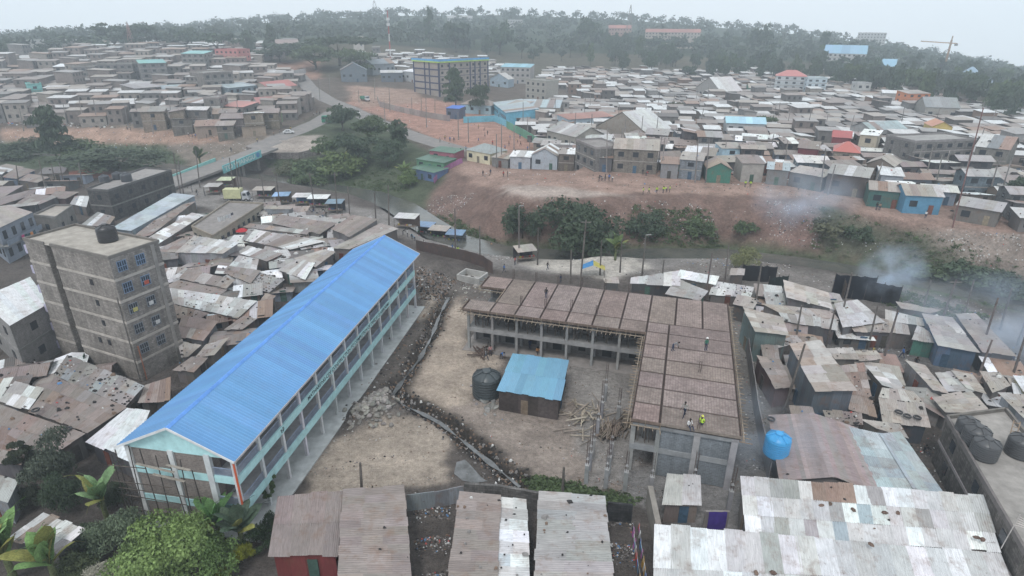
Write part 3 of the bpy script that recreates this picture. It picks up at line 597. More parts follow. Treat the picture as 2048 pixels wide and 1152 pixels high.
def qshack(quad, zh, zl, cols, rows, pal, wall=DRK, label=None, desc=None, horiz=False, deb=6, name='shack', cat='shack', m_='tin', wsheet=True, over=.25, colors=None, door=True, wallm='tin', ripple=None, group='tin shacks'):
    A, B, C, D = quad; cx = sum(p[0] for p in quad)/4; cy = sum(p[1] for p in quad)/4
    g0 = atz(cx, cy, (zh+zl)/2); z0 = gh(g0[0], g0[1]) if g0[1] > 100 else 0.
    Q = [atz(*A, z0+zh), atz(*B, z0+zh), atz(*C, z0+zl), atz(*D, z0+zl)]
    cen = sum(Q)/4; base = np.array([cen[0], cen[1], z0]); t_ = thing(name, label, cat, tuple(base), 0, group)
    def P(u, v): return (Q[0]*(1-u)+Q[1]*u)*(1-v)+(Q[3]*(1-u)+Q[2]*u)*v
    pl = PAL[pal] if isinstance(pal, str) else pal
    dom = random.choice(pl[:3]) if pl else None; mixk = .75 if pal == 'striped' or (pl and max(map(sum, pl)) > 1.9) else .42
    tone = lambda c: tuple(d*(1-mixk)+v*mixk for d, v in zip(dom, c))
    Wm = np.linalg.norm(Q[1]-Q[0]); Lm = np.linalg.norm(Q[3]-Q[0])
    n = ripple or max(2, min(12, int((Lm/rows if horiz else Wm/cols)/.16)))
    for j in range(rows):
        sh = random.uniform(-.25, .25)/cols
        for i in range(cols):
            u0, u1 = i/cols, (i+1)/cols
            if j and 0 < i: u0 += sh
            if j and i < cols-1: u1 += sh
            v0, v1 = j/rows, (j+1)/rows
            if rows > 1 or True:
                e = .35/max(Lm, 2)
                if j == rows-1: v1 += random.uniform(-.3, .5)*e
                if j == 0: v0 -= random.uniform(-.3, .5)*e
                if j < rows-1: v1 += .25*e
            k = .12/max(Wm, 2); u0 -= random.random()*k; u1 += random.random()*k
            dz = (rows-1-j)*.022+(i % 2)*.012
            p4 = [P(u0, v0), P(u1, v0), P(u1, v1), P(u0, v1)]; tl = random.uniform(-.03, .03)
            p4 = [p+np.array([0, 0, dz+random.uniform(0, .035)]) for p in p4]
            sheet_obj(t_, p4, base, n, m_, jit(colors[j][i] if colors else tone(random.choice(pl)), .07), horiz=horiz)
    if deb: debris_on(lambda u, v: P(u, v)+np.array([0, 0, .05+.02*rows]), int(deb*max(1, Wm*Lm/30)))
    # walls: sheets on every side
    ins = [cen+(q-cen)*(1-over*2/max(3, np.linalg.norm(q-cen)*1.2)) for q in Q]; 
    for s_ in range(4):
        p, q = ins[s_], ins[(s_+1) % 4]; L = math.hypot(q[0]-p[0], q[1]-p[1]); k = max(1, int(L/1.1)) if wsheet else 1
        nrm = np.array([(q-p)[1], -(q-p)[0], 0]); nrm = nrm/np.linalg.norm(nrm); 
        if nrm@(((p+q)/2)-cen) < 0: nrm = -nrm
        facing = nrm[:2]@(CP[:2]-((p+q)/2)[:2]) > 0
        if not facing: k = 1
        for i in range(k):
            a, b_ = p+(q-p)*i/k, p+(q-p)*(i+1)/k; off = nrm*random.uniform(0, .03); th = nrm*.05
            V = []
            for e in (off, off-th):
                V += [(a[0]+e[0]-base[0], a[1]+e[1]-base[1], -.1), (b_[0]+e[0]-base[0], b_[1]+e[1]-base[1], -.1), (b_[0]+e[0]-base[0], b_[1]+e[1]-base[1], b_[2]-base[2]-.02), (a[0]+e[0]-base[0], a[1]+e[1]-base[1], a[2]-base[2]-.02)]
            w_ = MB(); w_.hexa(V); w_.build('wall_sheet' if wsheet else 'wall', wallm, t_, jit(wall, .22))
        if facing and door and L > 2.5:
            m2 = p+(q-p)*random.uniform(.25, .75); dr = ubox('door', 'wood', t_, tuple(m2+nrm*.06-np.array([base[0], base[1], 0])+np.array([0, 0, 1.0-m2[2]+0*base[2]])), (.85, .07, 1.95), (0, 0, math.atan2((q-p)[1], (q-p)[0])), jit(random.choice([(.1, .09, .08), (.07, .13, .2), (.2, .07, .05), (.08, .15, .12), (.25, .2, .15)]), .2))
    FOOT.append((cen[0], cen[1], max(2., (Wm+Lm)/4)))
    if not label: AUTO.append((t_, desc or 'low shack with %s tin roof' % (pal if isinstance(pal, str) else 'patched'), cx, cy))
    return t_
def Z(bx, by, s_, *pts): return [(bx+x/s_, by+y/s_) for x, y in pts]
L1 = lambda *p: Z(290, 390, 5.12, *p); L2 = lambda *p: Z(290, 540, 5.76, *p); L3 = lambda *p: Z(0, 690, 5.76, *p); L4 = lambda *p: Z(0, 330, 5.76, *p)
R1 = lambda *p: Z(1460, 530, 5.76, *p); R2 = lambda *p: Z(1728, 560, 5.76, *p); R3 = lambda *p: Z(1728, 700, 5.76, *p); R4 = lambda *p: Z(1480, 690, 5.76, *p); CT = lambda *p: Z(1348, 752, 2.88, *p)
# --- cluster between the stone flats and the school
qshack(L1((510, 420), (965, 490), (800, 600), (310, 590)), 3.7, 3.3, 9, 2, 'pale', (.26, .265, .28), 'tall tin shed with pale rusted roof standing above the low roofs beside the stone flats')
qshack(L1((1060, 345), (1840, 475), (1480, 560), (990, 460)), 2.7, 2.3, 12, 1, 'striped', DRK, 'long low shack whose roof has bright white stripe sheets by the red disc', deb=4)
qshack(L1((1350, 200), (1960, 290), (1790, 400), (1290, 290)), 2.9, 2.5, 10, 2, 'brown')
qshack(L1((1080, 290), (1690, 365), (1660, 405), (1000, 330)), 2.6, 2.4, 9, 1, 'mixed grey')
qshack([(705, 430), (757, 438), (699, 474), (661, 458)], 4.2, 3.7, 5, 1, 'brown', (.16, .155, .16), 'tall brown-roofed shed just behind the far end of the blue roof', deb=1)
qshack([(760, 447), (797, 458), (697, 499), (664, 497)], 3.2, 3., 3, 3, 'cream', DRK, deb=3)
qshack([(347, 387), (391, 392), (262, 462), (222, 457)], 3.3, 3., 2, 8, [BLG, BLG, (.38, .43, .46)], (.2, .24, .28), 'very long shed with smooth blue-grey roof beside the black stone building', deb=0, horiz=True)
qshack([(345, 415), (392, 404), (302, 470), (255, 482)], 2.7, 2.4, 2, 9, 'brown', DRK, deb=10, horiz=True)
qshack([(385, 427), (408, 432), (318, 487), (292, 478)], 2.6, 2.3, 2, 10, 'striped', DRK, deb=4, horiz=True)
qshack(L1((410, 430), (500, 430), (300, 590), (60, 590)), 2.5, 2.2, 2, 5, 'rusty', DRK, deb=8)
qshack([(303, 502), (355, 507), (357, 517), (312, 523)], 2.9, 2.7, 3, 1, 'dark', (.1, .1, .11))
qshack([(372, 536), (381, 541), (355, 563), (326, 568)], 2.3, 2.1, 2, 3, 'pale', DRK)
qshack(L1((440, 755), (920, 870), (830, 960), (345, 855)), 3., 2.6, 9, 1, [BRN, BRN, BRN, RST, LGT, BRN, CRM], DRK)
qshack([(356, 561), (455, 579), (436, 592), (326, 574)], 2.4, 2.2, 7, 1, 'brown', DRK, deb=8)
qshack(L2((220, 200), (1290, 360), (1070, 555), (265, 375)), 2.6, 2.2, 13, 2, 'pale', DRK, 'wide low shack with pale grey roof sheets between the stone flats and the school', deb=10)
qshack(L2((260, 380), (740, 500), (640, 560), (320, 560)), 2.4, 2.1, 6, 1, 'rusty', DRK, deb=9)
qshack(L2((430, 530), (845, 590), (670, 820), (355, 765)), 3., 2.5, 5, 2, [BRN, RST, LGT, BRN, PNK], (.15, .15, .16), 'shack with striped rust and silver roof near the foot of the stone flats', deb=2)
qshack(L2((370, 810), (640, 870), (500, 1000), (420, 1010)), 2.3, 2.1, 4, 1, 'cream', DRK)
qshack(L2((1140, 530), (1290, 560), (1110, 690), (905, 690)), 2.5, 2.2, 3, 2, 'brown', DRK)
qshack(L2((700, 860), (960, 790), (790, 985), (580, 1005)), 2.4, 2.1, 4, 2, 'cream', DRK)
qshack(L2((1390, 270), (1510, 300), (1370, 450), (1240, 470)), 2.3, 2., 2, 3, 'rusty', DRK)
qshack(L2((540, 1000), (720, 1010), (560, 1180), (330, 1150)), 2.3, 2., 3, 2, 'brown', DRK)
qshack(L1((850, 730), (1180, 780), (1080, 905), (805, 800)), 2.6, 2.4, 5, 2, 'brown', DRK)
qshack(L1((1560, 655), (1740, 700), (1640, 870), (1360, 770)), 2.6, 2.2, 6, 1, 'striped', DRK, deb=2)
qshack(L1((1160, 790), (1430, 870), (1270, 1000), (1040, 930)), 2.2, 2., 4, 2, 'grey', DRK, 'low shack heaped with coloured plastic rubbish by the blue roof', deb=60)
qshack(L1((1050, 520), (1420, 600), (1250, 680), (940, 590)), 2.4, 2.1, 7, 1, 'mixed grey', DRK)
qshack(L1((1830, 560), (1945, 590), (1740, 740), (1530, 650)), 2.8, 2.4, 3, 3, 'cream', DRK, deb=2)
qshack(L1((960, 620), (1160, 660), (1140, 780), (850, 740)), 2.7, 2.4, 4, 2, 'pale', DRK)
qshack([(534, 411), (589, 413), (580, 419), (527, 418)], 3., 2.8, 4, 1, 'cream', (.22, .24, .26), 'small kiosk with curved cream roof on the street near the pale yellow truck', deb=1)
qshack(L1((1440, 400), (1830, 470), (1900, 520), (1600, 560)), 2.3, 2.1, 5, 1, 'mixed grey', DRK, deb=12)
# --- bottom left
qshack(L3((640, 370), (1460, 720), (1010, 1010), (330, 770)), 3., 2.6, 9, 3, 'brown', DRK, 'wide brown tin roof with scattered tyres below the stone flats', deb=9)
qshack(L3((775, 115), (1660, 475), (1440, 710), (615, 350)), 3., 2.7, 10, 2, [BRN, BRN, GRY, BLG, BRN, DRK], DRK, 'brown and blue-grey roof littered with dark scrap at the foot of the stone flats', deb=45)
qshack(L3((170, 425), (500, 500), (320, 750), (-20, 655)), 3., 2.6, 4, 2, [RST, CRM, WHT, BRN], DRK, 'shack with a bright white patch on its rusty roof at the left edge', deb=2)
qshack([(-8, 806), (170, 868), (112, 906), (-60, 880)], 2.9, 2.6, 8, 2, 'brown', DRK)
qshack([(-25, 850), (57, 893), (42, 930), (-60, 925)], 2.7, 2.4, 4, 2, 'rusty', (.14, .13, .14))
qshack([(255, 817), (298, 823), (259, 921), (174, 884)], 3.3, 2.6, 3, 2, [WHT, (.62, .64, .65), (.66, .67, .68)], (.1, .1, .11), 'clean white tin roof beside the near gable of the school', deb=0)
qshack(L3((1670, 470), (1960, 380), (1950, 640), (1590, 670)), 2.4, 2.1, 5, 1, 'rusty', DRK, deb=2)
qshack([(87, 1026), (172, 1059), (115, 1106), (16, 1078)], 2.8, 2.4, 6, 2, 'mixed grey', (.1, .1, .1), 'tin roof with silver end sheets behind the banana plants', deb=3)
qshack([(-30, 940), (36, 962), (15, 1005), (-50, 985)], 3., 2.8, 3, 1, 'grey', (.22, .23, .25), deb=4)
# --- bottom edge
qshack([(557, 992), (686, 983), (675, 1111), (538, 1112)], 3.3, 2.7, 4, 2, [BRN, (.23, .195, .185)], (.16, .035, .035), 'small house with neat brown tin roof and dark red walls at the bottom', deb=0, group='tin shacks')
qshack([(687, 983), (808, 975), (826, 1210), (672, 1210)], 3.2, 2.9, 3, 13, [BRN, BRN, (.21, .175, .165)], DRK, 'long shack roofed with many overlapping brown sheets at the bottom', horiz=True, deb=2)
qshack([(919, 986), (1001, 994), (992, 1215), (888, 1215)], 3.1, 2.8, 2, 11, [BRN, BRN, (.2, .17, .16)], DRK, 'long brown-roofed shack right of the rubbish-filled gap', horiz=True, deb=12)
qshack([(1002, 996), (1052, 1002), (1062, 1215), (992, 1215)], 3., 2.7, 2, 9, [GRY, LGT, WHT, LGT, BLG], DRK, 'narrow silver-patched roof joined to the long brown shack', horiz=True, deb=14)
qshack([(1078, 986), (1208, 995), (1233, 1215), (1066, 1215)], 3.2, 2.8, 2, 11, [GRY, GRY, (.3, .31, .32), (.33, .3, .28)], (.07, .07, .075), 'long grey corrugated roof left of the washing lines', horiz=True, deb=9)
qshack([(1335, 947), (1400, 953), (1402, 1011), (1325, 1008)], 2.7, 2.4, 2, 1, [CRM, LGT], (.2, .17, .16), 'little lean-to with rust-streaked two-sheet roof below the unfinished building', deb=2)
random.seed(11)
cw = [[LGT if random.random() < .55 else random.choice([WHT, WHT, BLG, RST if j == 0 and random.random() < .3 else GRY, (.55, .57, .58)]) for i in range(17)] for j in range(3)]
for i, c in ((0, LGT), (1, LGT), (2, GRY), (3, GRY), (6, RST), (7, RST)): cw[0][i] = c
qshack([(1482, 952), (1966, 993), (2002, 1104), (1492, 1072)], 4.6, 3.5, 17, 3, None, (.16, .15, .14), 'big patchwork roof of white, silver and rusty sheets in the lower right corner', colors=cw, deb=1)
qshack([(1310, 1049), (2000, 1108), (2050, 1235), (1305, 1235)], 3.6, 2.7, 19, 2, [LGT, LGT, (.52, .53, .54), (.42, .42, .42), WHT, (.5, .5, .51)], (.16, .15, .14), 'large pale grey roof running out of the bottom right of the picture', deb=0)
# --- right of the unfinished building
qshack(R1((90, 335), (330, 400), (270, 505), (35, 450)), 3., 2.8, 3, 1, 'cream', (.08, .08, .085))
qshack(R1((145, 490), (600, 610), (680, 810), (285, 765)), 5.2, 4.8, 3, 5, [CRM, CRM, LGT, GRY], (.15, .2, .2), 'two-storey shack with teal tin walls and cream roof beside the unfinished building', horiz=True, deb=2)
qshack(R1((610, 170), (1130, 320), (1175, 510), (650, 370)), 4.2, 3.7, 4, 3, [CRM, LGT, (.42, .39, .36)], (.12, .12, .125), 'large plain cream-grey roof beside the black tarpaulin screens', horiz=True, deb=1)
qshack(R1((365, 445), (1175, 530), (1255, 632), (560, 545)), 3.2, 3., 6, 1, 'cream', DRK)
qshack(R1((560, 548), (1250, 637), (1235, 752), (620, 645)), 3., 2.5, 7, 1, [GRY, CRM, LGT, BRN], (.09, .09, .1))
qshack(R1((1200, 450), (1460, 400), (1780, 660), (1300, 725)), 3.6, 3.1, 4, 2, [LGT, GRY, CRM, BRN], (.1, .1, .11), 'pale pitched roof in front of the charred smoking enclosure', deb=3)
qshack(R1((1390, 700), (1830, 670), (1850, 785), (1440, 770)), 2.9, 2.5, 6, 1, 'cream', (.09, .09, .1), deb=2)
qshack(R1((690, 815), (980, 830), (1060, 905), (740, 905)), 3.2, 3., 3, 1, 'rusty', DRK)
qshack(R1((525, 880), (690, 830), (760, 900), (550, 955)), 3.1, 2.9, 2, 1, 'grey', DRK)
qshack([(1578, 689), (1641, 683), (1713, 781), (1630, 782)], 5.4, 5.2, 2, 6, [CRM, LGT, LGT, (.36, .27, .22), BRN, LGT], (.1, .12, .14), 'long two-storey tin block with rust-banded roof and coloured doors down its side', horiz=True, deb=1)
qshack(R4((1000, 40), (1290, 30), (1370, 165), (1090, 160)), 3., 2.8, 3, 2, 'cream', DRK)
qshack(R4((1290, 70), (1560, 60), (1645, 165), (1380, 185)), 2.9, 2.7, 3, 2, 'cream', (.2, .19, .18))
qshack(R4((1170, 250), (1420, 220), (1570, 830), (1260, 745)), 2.8, 2.6, 3, 6, 'rusty', DRK, deb=12)
qshack([(1731, 732), (1776, 735), (1816, 786), (1765, 771)], 2.9, 2.7, 2, 4, 'pale', DRK, horiz=True, deb=2)
qshack(R3((210, 430), (560, 480), (690, 630), (165, 550)), 3., 2.9, 4, 1, 'cream', DRK, deb=5)
qshack(R3((165, 557), (690, 632), (760, 895), (215, 830)), 2.9, 2.5, 5, 2, [CRM, (.37, .32, .29)], (.07, .08, .1), 'square cream roof with old tyres and rags lying on it', deb=3)
qshack([(1722, 839), (1801, 851), (1817, 877), (1756, 859)], 2.5, 2.3, 3, 1, 'pale', DRK)
qshack(R4((960, 750), (1390, 790), (1410, 920), (1020, 905)), 2.6, 2.4, 4, 2, 'brown', DRK, deb=25)
qshack(R4((185, 120), (460, 180), (600, 480), (410, 510)), 3.1, 2.9, 2, 5, 'brown', (.14, .09, .09), horiz=True, deb=4)
qshack(R4((240, 0), (430, 0), (455, 175), (270, 160)), 3., 2.6, 4, 1, 'brown', (.12, .12, .13), deb=1)
qshack(R4((565, 690), (830, 710), (865, 810), (590, 800)), 2.8, 2.6, 2, 1, 'brown', DRK, deb=1)
qshack(R2((370, 250), (880, 350), (760, 390), (430, 330)), 2.8, 2.6, 4, 1, 'cream', (.1, .1, .1), deb=0)
qshack(R2((250, 345), (680, 445), (690, 530), (250, 470)), 2.9, 2.6, 5, 1, 'pale', DRK, deb=3)
qshack(R2((0, 400), (500, 520), (525, 630), (0, 580)), 3., 2.6, 7, 1, [GRY, CRM, BRN, LGT], (.12, .11, .11), deb=2)
qshack(R2((670, 395), (1010, 440), (1330, 835), (860, 760)), 3.6, 3.2, 3, 6, [GRY, BRN, (.26, .25, .26), LGT], (.08, .13, .2), 'big grey pitched shack with blue front wall on the busy lane', horiz=True, deb=6)
qshack(R2((1050, 400), (1280, 395), (1750, 880), (1370, 830)), 3.4, 3., 3, 7, [GRY, BRN, CRM], (.09, .1, .12), 'long grey-brown roof at the right end of the busy lane', horiz=True, deb=9)
qshack(R2((620, 525), (740, 590), (835, 735), (555, 690)), 2.9, 2.5, 3, 2, 'grey', (.06, .16, .13), deb=1)
qshack(R3((470, 120), (690, 180), (965, 495), (800, 465)), 3., 2.8, 2, 5, 'cream', (.19, .19, .2), horiz=True, deb=2)
qshack(R3((820, 270), (1000, 250), (1250, 470), (965, 485)), 2.8, 2.6, 3, 3, 'grey', DRK, horiz=True, deb=3)
qshack(R3((1000, 245), (1240, 290), (1410, 505), (1180, 440)), 2.9, 2.7, 2, 4, 'cream', DRK, horiz=True, deb=3)
qshack([(1961, 744), (1999, 745), (2022, 772), (1985, 786)], 2.9, 2.7, 3, 2, 'cream', DRK, deb=8)
qshack(R3((780, 550), (1230, 480), (1475, 735), (940, 722)), 2.9, 2.6, 4, 4, 'cream', (.16, .16, .16), 'wide cream roof just behind the row of black water tanks', horiz=True, deb=5)
qshack([(1997, 787), (2075, 790), (2120, 852), (2049, 838)], 3., 2.8, 3, 4, 'cream', (.24, .26, .28), deb=9)
qshack([(2027, 750), (2075, 755), (2085, 790), (2048, 784)], 3., 2.7, 3, 1, 'white', (.3, .3, .2), deb=0)
# --- behind the unfinished building
qshack([(1262, 556), (1360, 540), (1360, 572), (1260, 568)], 2.7, 2.4, 6, 1, 'pale', (.06, .06, .065), deb=3)
qshack([(1360, 540), (1438, 553), (1431, 570), (1352, 556)], 2.8, 2.5, 6, 1, 'white', DRK, 'bright white sheet roof behind the unfinished building', deb=1)
qshack([(1352, 557), (1416, 582), (1400, 602), (1330, 588)], 2.4, 2.2, 4, 2, 'grey', DRK, deb=2)
qshack([(1428, 562), (1508, 575), (1500, 596), (1418, 590)], 2., 1.8, 5, 2, 'pale', DRK, deb=40)
qshack([(1462, 536), (1490, 538), (1488, 551), (1459, 550)], 2.4, 2.2, 2, 1, 'cream', DRK, deb=0)
qshack([(1207, 556), (1236, 555), (1238, 568), (1211, 567)], 2.4, 2.2, 2, 1, 'cream', (.1, .1, .1), 'tiny hut with pale flat roof beside the blue and yellow canopy', deb=0)
# --- left edge
qshack(L4((200, 20), (410, 60), (185, 160), (20, 140)), 3., 2.6, 5, 2, 'brown', (.1, .15, .22), deb=1)
qshack(L4((330, 100), (570, 140), (430, 205), (200, 175)), 3., 2.6, 5, 2, 'brown', DRK, deb=1)
qshack([(-20, 376), (48, 371), (-10, 404), (-90, 400)], 2.8, 2.6, 2, 6, 'pinkish', DRK, horiz=True, deb=0)
qshack([(0, 395), (90, 373), (60, 392), (-40, 424)], 2.7, 2.5, 6, 1, 'pinkish', DRK, deb=0)
qshack([(62, 388), (118, 393), (50, 421), (22, 414)], 3.2, 3., 4, 3, [BRN, BRN, GRY], (.14, .14, .15), deb=2)
qshack([(112, 382), (158, 384), (130, 398), (95, 396)], 3.1, 2.8, 4, 1, 'brown', (.14, .1, .1), deb=1)
qshack([(150, 392), (178, 392), (172, 415), (140, 408)], 2.5, 2.3, 3, 1, 'pale', DRK, deb=3)
qshack([(195, 424), (230, 434), (215, 455), (163, 449)], 2.8, 2.5, 5, 1, 'mixed grey', (.07, .07, .075), deb=3)
# pitched pair: pink roof under the blue tank, blue-grey shed
def gshack(ra, rb_, ea, eb, zr, ze, cols, rows, pal, wall, label, horiz=False, deb=2, m_='tin', name='shack', cat='shack', wsheet=True, desc=None, ripple=None, wallm='tin', group='tin shacks'):
    R0, R1_ = atz(*ra, zr), atz(*rb_, zr); g = (R0+R1_)/2; z0 = gh(g[0], g[1]) if g[1] > 100 else 0.
    R0, R1_, E0, E1 = atz(*ra, z0+zr), atz(*rb_, z0+zr), atz(*ea, z0+ze), atz(*eb, z0+ze)
    ax = (R1_-R0)[:2]; ax = ax/np.hypot(*ax); mir = lambda E, R: np.array([*(2*(R[:2]+ax*((E-R)[:2]@ax))-E[:2]+0*ax), E[2]])
    E2, E3 = mir(E0, R0), mir(E1, R1_); t_ = thing(name, label, cat, (g[0], g[1], z0), 0, group); base = np.array([g[0], g[1], z0]); pl = PAL[pal] if isinstance(pal, str) else pal
    for a, b_, c, d in ((R0, R1_, E1, E0), (R0, R1_, E3, E2)):
        Wm = np.linalg.norm(b_-a); Lm = np.linalg.norm(d-a); n = ripple or max(2, min(9, int((Lm/rows if horiz else Wm/cols)/.17)))
        P = lambda u, v: (a*(1-u)+b_*u)*(1-v)+(d*(1-u)+c*u)*v
        for j in range(rows):
            for i in range(cols):
                dz = np.array([0, 0, (rows-1-j)*.02+(i % 2)*.012+.06]); sheet_obj(t_, [P(i/cols-.005, j/rows)+dz, P((i+1)/cols+.005, j/rows)+dz, P((i+1)/cols+.005, (j+1)/rows+.02)+dz, P(i/cols-.005, (j+1)/rows+.02)+dz], base, n, m_, jit(random.choice(pl), .1), horiz=horiz)
        if deb: debris_on(lambda u, v: P(u, v)+np.array([0, 0, .1]), int(deb*Wm*Lm/30))
    cen = (R0+R1_)/2; f = .93; I = lambda p: cen[:2]+(p[:2]-cen[:2])*f
    w_ = MB(); e0, e1, e2, e3, r0, r1 = [(*(I(p)-base[:2]), z-z0-.05) for p, z in ((E0, z0+ze), (E1, z0+ze), (E2, z0+ze), (E3, z0+ze), (R0, z0+zr), (R1_, z0+zr))]; gr = lambda p: (p[0], p[1], -.2)
    w_.add([gr(e0), gr(e1), gr(e3), gr(e2), e0, e1, e3, e2, r0, r1], [(0, 1, 5, 4), (2, 3, 7, 6), (0, 4, 8, 7, 3), (1, 2, 6, 9, 5)])
    w_.build('wall', wallm, t_, wall)
    rc = MB(); rc.beam(tuple(R0-base+np.array([0, 0, .12])), tuple(R1_-base+np.array([0, 0, .12])), .35, .05); rc.build('ridge_cap', m_, t_, jit(pl[0], .1))
    FOOT.append((g[0], g[1], 3.5))
    if not label: AUTO.append((t_, desc or 'shack with pitched %s roof' % pal, *proj(g)))
    return t_
gshack((1626, 831), (1669, 958), (1538, 831), (1560, 962), 3.6, 3., 1, 12, [PNK, (.28, .22, .215), (.25, .215, .21)], (.14, .13, .13), 'house with faded pink pitched roof carrying the bright blue tank', horiz=False, deb=2, name='house', cat='house')
gshack((1761, 869), (1829, 980), (1690, 853), (1752, 978), 3.8, 3.1, 6, 2, [BLG, (.38, .42, .44), (.33, .37, .38)], (.2, .26, .31), 'long shed with smooth blue-grey pitched roof right of the pink roof', horiz=True, deb=1)
# site shed with light blue roof
qshack([(1027, 707), (1138, 721), (1120, 802), (993, 781)], 3.3, 2.9, 8, 2, [(.14, .3, .42), (.15, .32, .45)], (.1, .082, .078), 'builders timber shed with light blue corrugated roof in the middle of the yard', name='site_shed', cat='shed', deb=0, m_='tin_clean', wallm='wood', ripple=5, over=.2, group=None)
# blue tank on the pink roof
P0 = atz(1551, 905, 3.0); tank((P0[0], P0[1], 2.9), 1.2, 2.6, (.03, .30, .62), 'bright blue plastic water tank on the faded pink roof')
# ------------------------------------------------------------------ buildings set down by the two ends of their front wall
HID = []
def fb(x0, y0, x1, y1, h, dep, roof='mono', rc=GRY, wc=GRY, floors=1, label=None, desc=None, name='shack', cat='shack', wm=None, nw=None, over=.3, pitch=.16, m_='tin', winc=None, group=None, D=None, P=None, bands=None, detail=True):
    if P is None: a = gnd(x0, y0) if D is None else atD(x0, y0, D); b_ = gnd(x1, y1) if D is None else atD(x1, y1, D)
    else: a, b_ = P
    d = (b_-a)[:2]; W = float(np.hypot(*d)); rz = math.atan2(d[1], d[0]); z0 = min(a[2], b_[2], 1e9) if P is None or True else 0
    cx = a[:2]+d/2+np.array([-d[1], d[0]])/W*dep/2; zc_ = gh(*cx) if D is None else z0; z0 = min(z0, zc_)
    t_ = thing(name, label, cat, (a[0], a[1], z0), rz, group); wm = wm or ('tin' if floors == 1 else 'blocks')
    if winc is None: winc = 'glass'
    if roof != 'mono': pitch = abs(pitch)
    rise = {'mono': pitch*dep, 'gable': pitch*dep*1.1, 'front': pitch*W*1.3, 'hip': pitch*dep*1.2, 'flat': 0}[roof]
    w_ = MB(); f0 = -1.5 if D is None else min(-1.5, gh(*cx)-z0-1)
    if roof == 'mono': w_.hexa([(0, 0, f0), (W, 0, f0), (W, dep, f0), (0, dep, f0), (0, 0, h), (W, 0, h), (W, dep, h+rise), (0, dep, h+rise)])
    elif roof == 'gable': w_.hexa([(0, 0, f0), (W, 0, f0), (W, dep, f0), (0, dep, f0), (0, 0, h), (W, 0, h), (W, dep, h), (0, dep, h)]); w_.add([(0, 0, h), (0, dep, h), (0, dep/2, h+rise), (W, 0, h), (W, dep, h), (W, dep/2, h+rise)], [(0, 2, 1), (3, 4, 5)])
    elif roof == 'front': w_.hexa([(0, 0, f0), (W, 0, f0), (W, dep, f0), (0, dep, f0), (0, 0, h), (W, 0, h), (W, dep, h), (0, dep, h)]); w_.add([(0, 0, h), (W, 0, h), (W/2, 0, h+rise), (0, dep, h), (W, dep, h), (W/2, dep, h+rise)], [(0, 1, 2), (4, 3, 5)])
    else: w_.hexa([(0, 0, f0), (W, 0, f0), (W, dep, f0), (0, dep, f0), (0, 0, h), (W, 0, h), (W, dep, h), (0, dep, h)])
    w_.build('wall', wm, t_, wc)
    ppm = F/max(30., math.hypot(cx[0], cx[1]-0)); n = max(1, min(9, int(W*ppm/11))); o = over
    def rs(p, q, s0, s1, k):  # sheets between eave line p..q and ridge line s0..s1
        p, q, s0, s1 = map(np.array, (p, q, s0, s1))
        for i in range(k):
            u0, u1 = i/k, (i+1)/k; A_ = p+(q-p)*u0; X = (q-p)*(u1-u0); Yv = (s0-p)+((s1-q)-(s0-p))*(u0+u1)/2; Zv = np.cross(X, Yv); Zv = Zv/np.linalg.norm(Zv)
            M = Matrix(((X[0], Yv[0], Zv[0], A_[0]), (X[1], Yv[1], Zv[1], A_[1]), (X[2], Yv[2], Zv[2], A_[2]+.05+(i % 2)*.02+random.random()*.03), (0, 0, 0, 1)))
            ob = bpy.data.objects.new('roof_sheet', sheet_mesh(5, m_)); COL.objects.link(ob); ob.parent = t_; ob.matrix_basis = M; c = jit(rc, .08) if random.random() < .86 or m_ != 'tin' else jit(random.choice([LGT, BRN, WHT, RST]), .1); ob.color = (*c, 1)
    if roof == 'mono': rs((-o, -o, h-o*pitch), (W+o, -o, h-o*pitch), (-o, dep+o, h+rise+o*pitch), (W+o, dep+o, h+rise+o*pitch), n)
    elif roof == 'gable':
        k = rise/(dep/2)*o; rs((-o, -o, h-k), (W+o, -o, h-k), (-o, dep/2, h+rise), (W+o, dep/2, h+rise), n); rs((W+o, dep+o, h-k), (-o, dep+o, h-k), (W+o, dep/2, h+rise), (-o, dep/2, h+rise), n)
    elif roof == 'front':
        k = rise/(W/2)*o; n2 = max(1, min(8, int(dep*ppm/14))); rs((-o, dep+o, h-k), (-o, -o, h-k), (W/2, dep+o, h+rise), (W/2, -o, h+rise), n2); rs((W+o, -o, h-k), (W+o, dep+o, h-k), (W/2, -o, h+rise), (W/2, dep+o, h+rise), n2)
    elif roof == 'hip':
        r = MB(); i = min(dep, W)/2*.9; r.add([(-o, -o, h), (W+o, -o, h), (W+o, dep+o, h), (-o, dep+o, h), (i, dep/2, h+rise), (W-i, dep/2, h+rise)], [(0, 1, 5, 4), (1, 2, 5), (2, 3, 4, 5), (3, 0, 4)]); r.build('roof', m_, t_, rc)
    else:
        r = MB(); r.bb(-.1, W+.1, -.1, .1, h-.05, h+.6); r.bb(-.1, .1, .11, dep+.1, h-.05, h+.6); r.bb(W-.1, W+.1, .11, dep+.1, h-.05, h+.6); r.bb(.11, W-.11, dep-.1, dep+.1, h-.05, h+.6); r.build('parapet', 'concrete', t_, jit(wc, .1))
        r = MB(); r.bb(0, W, 0, dep, h, h+.08); r.build('roof_slab', 'concrete', t_, rc)
    fh = h/floors
